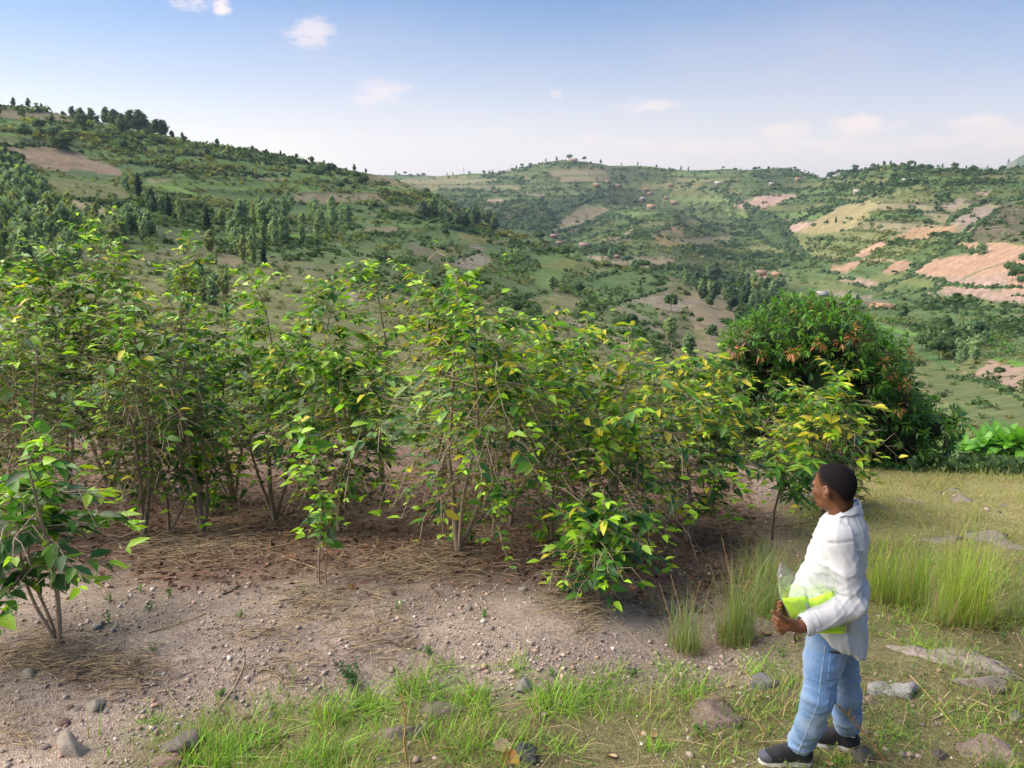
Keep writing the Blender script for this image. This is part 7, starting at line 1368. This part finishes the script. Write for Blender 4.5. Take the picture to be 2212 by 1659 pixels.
# ------------------------------------------------------------------ what he carries: a clear bag with a folded neon vest in it
def carried():
    c0 = np.array(at(1760, 1330, 3.62)); r = np.random.default_rng(3)
    def quad(u, v, C):                        # bilinear over photo corners TL, TR, BR, BL
        (a, b, c, d) = C; return (a[0]*(1-u)+b[0]*u)*(1-v)+(d[0]*(1-u)+c[0]*u)*v, (a[1]*(1-u)+b[1]*u)*(1-v)+(d[1]*(1-u)+c[1]*u)*v
    def vest_mat(name, col, rough=.6):
        m, nt, N, L, B = mat_base(name); tc = N.new('ShaderNodeTexCoord'); n = N.new('ShaderNodeTexNoise'); n.inputs['Scale'].default_value = 18; n.inputs['Detail'].default_value = 5; L.new(tc.outputs['Object'], n.inputs[0]); b_ = N.new('ShaderNodeBump'); b_.inputs['Strength'].default_value = .5; b_.inputs['Distance'].default_value = .01; L.new(n.outputs['Fac'], b_.inputs['Height']); L.new(b_.outputs[0], B.inputs['Normal']); B.inputs['Base Color'].default_value = col+(1,); B.inputs['Roughness'].default_value = rough; return m
    neon = vest_mat('neon_cloth', (.60, 1.0, .004)); grey = vest_mat('reflective_grey', (.30, .32, .33), .4)
    vest = empty('safety_vest', c0, 'folded neon yellow-green vest inside the clear plastic bag', 'safety vest')
    def pad(name, C, y0, y1, mat, parent, nu=18, nv=10, bulge=.006, wr=.004):
        V = []; F = []
        for side, Y in ((0, y0), (1, y1)):
            for i in range(nv+1):
                for jx in range(nu+1):
                    u, v = jx/nu, i/nv; e = (1-(2*u-1)**6)*(1-(2*v-1)**6); x, y = quad(u, v, C); k = (-1 if side == 0 else 1)
                    V.append(np.array(at(x, y, (y0+y1)/2+k*((y1-y0)/2*e**.5+bulge*e)+wr*float(fbm(np.array([u*5+9*side]), np.array([v*4]), 3, 3)[0])*6*e))-c0)
        m = nu+1; n = (nv+1)*m
        for i in range(nv):
            for jx in range(nu): a = i*m+jx; F.append((a, a+m, a+m+1, a+1)); F.append((n+a, n+a+1, n+a+m+1, n+a+m))
        return obj(name, mesh(name, np.array(V), np.array(F), mat, None, True), parent)
    pad('folded_panel', [(1688, 1292), (1744, 1288), (1752, 1346), (1712, 1338)], 3.612, 3.655, neon, vest)
    pad('folded_panel', [(1744, 1296), (1800, 1276), (1826, 1366), (1750, 1350)], 3.615, 3.655, neon, vest)
    pad('lower_fold', [(1722, 1346), (1826, 1352), (1827, 1369), (1738, 1368)], 3.606, 3.645, neon, vest, bulge=.008)
    pad('reflective_strip', [(1739, 1304), (1745, 1302), (1757, 1340), (1749, 1346)], 3.598, 3.612, grey, vest, 6, 8, .003, .001); pad('reflective_strip', [(1829, 1338), (1835, 1338), (1838, 1362), (1830, 1366)], 3.60, 3.62, grey, vest, 4, 6, .002, .001)
    m, nt, N, L, B = mat_base('clear_plastic'); N.remove(B); tr = N.new('ShaderNodeBsdfTransparent'); tr.inputs[0].default_value = (.97, .98, .985, 1); gl = N.new('ShaderNodeBsdfGlossy'); gl.inputs['Roughness'].default_value = .12; gl.inputs[0].default_value = (1, 1, 1, 1); df = N.new('ShaderNodeBsdfDiffuse'); df.inputs[0].default_value = (.8, .84, .88, 1); tl = N.new('ShaderNodeBsdfTranslucent'); tl.inputs[0].default_value = (.8, .84, .88, 1)
    tc = N.new('ShaderNodeTexCoord'); n = N.new('ShaderNodeTexNoise'); n.inputs['Scale'].default_value = 11; n.inputs['Detail'].default_value = 4; n.inputs['Distortion'].default_value = 1.0; L.new(tc.outputs['Object'], n.inputs[0]); bp = N.new('ShaderNodeBump'); bp.inputs['Strength'].default_value = 1.0; bp.inputs['Distance'].default_value = .03; L.new(n.outputs['Fac'], bp.inputs['Height']); L.new(bp.outputs[0], gl.inputs['Normal'])
    lw = N.new('ShaderNodeLayerWeight'); lw.inputs[0].default_value = .35; L.new(bp.outputs[0], lw.inputs['Normal']); mm = N.new('ShaderNodeMath'); mm.operation = 'MULTIPLY_ADD'; mm.inputs[1].default_value = .38; mm.inputs[2].default_value = .05; mm.use_clamp = True; L.new(lw.outputs['Fresnel'], mm.inputs[0])
    d2 = N.new('ShaderNodeMixShader'); d2.inputs[0].default_value = .5; L.new(df.outputs[0], d2.inputs[1]); L.new(tl.outputs[0], d2.inputs[2]); m1 = N.new('ShaderNodeMixShader'); m1.inputs[0].default_value = .09; L.new(tr.outputs[0], m1.inputs[1]); L.new(d2.outputs[0], m1.inputs[2]); m2 = N.new('ShaderNodeMixShader'); L.new(mm.outputs[0], m2.inputs[0]); L.new(m1.outputs[0], m2.inputs[1]); L.new(gl.outputs[0], m2.inputs[2]); L.new(m2.outputs[0], N['Material Output'].inputs[0])
    # bag wall, all the way round, open crumpled top: outline in photo pixels, bottom to top
    nu, nv = 44, 22; V = []
    for i in range(nv+1):
        v = i/nv
        xl = np.interp(v, [0, .12, .5, .8, 1], [1728, 1706, 1683, 1677, 1684]); xr = np.interp(v, [0, .2, .5, .8, 1], [1840, 1845, 1815, 1800, 1797])
        for jx in range(nu):
            th = 2*math.pi*jx/nu; u = .5-.5*math.cos(th); front = math.sin(th)
            yb = 1350+22*u; top = np.interp(u, [0, .1, .3, .5, .8, 1], [1216, 1218, 1240, 1240, 1226, 1222])+(10 if front < 0 else 0)
            x = xl+(xr-xl)*u; y = yb+(top-yb)*v
            depth = np.interp(v, [0, .08, .45, .7, 1], [.010, .060, .060, .034, .022]); Y = 3.625-depth*np.sign(front)*abs(front)**.6
            wv = .008*float(fbm(np.array([u*6+(3 if front > 0 else 8)+v*1.5]), np.array([v*5-u*2]), 13, 4)[0])*(1+1.8*sstep(.45, .8, v)); Y += wv*2.0
            V.append(np.array(at(x+wv*160, y+wv*120*v, Y))-c0)
    F = [(i*nu+jx, i*nu+(jx+1) % nu, (i+1)*nu+(jx+1) % nu, (i+1)*nu+jx) for i in range(nv) for jx in range(nu)]
    o = obj('plastic_bag', mesh('plastic_bag', np.array(V), np.array(F), m, None, True), None, c0); tag(o, 'clear crumpled plastic bag held under the arm, open at the top', 'plastic bag')
    sb = o.modifiers.new('sub', 'SUBSURF'); sb.levels = sb.render_levels = 1
carried()
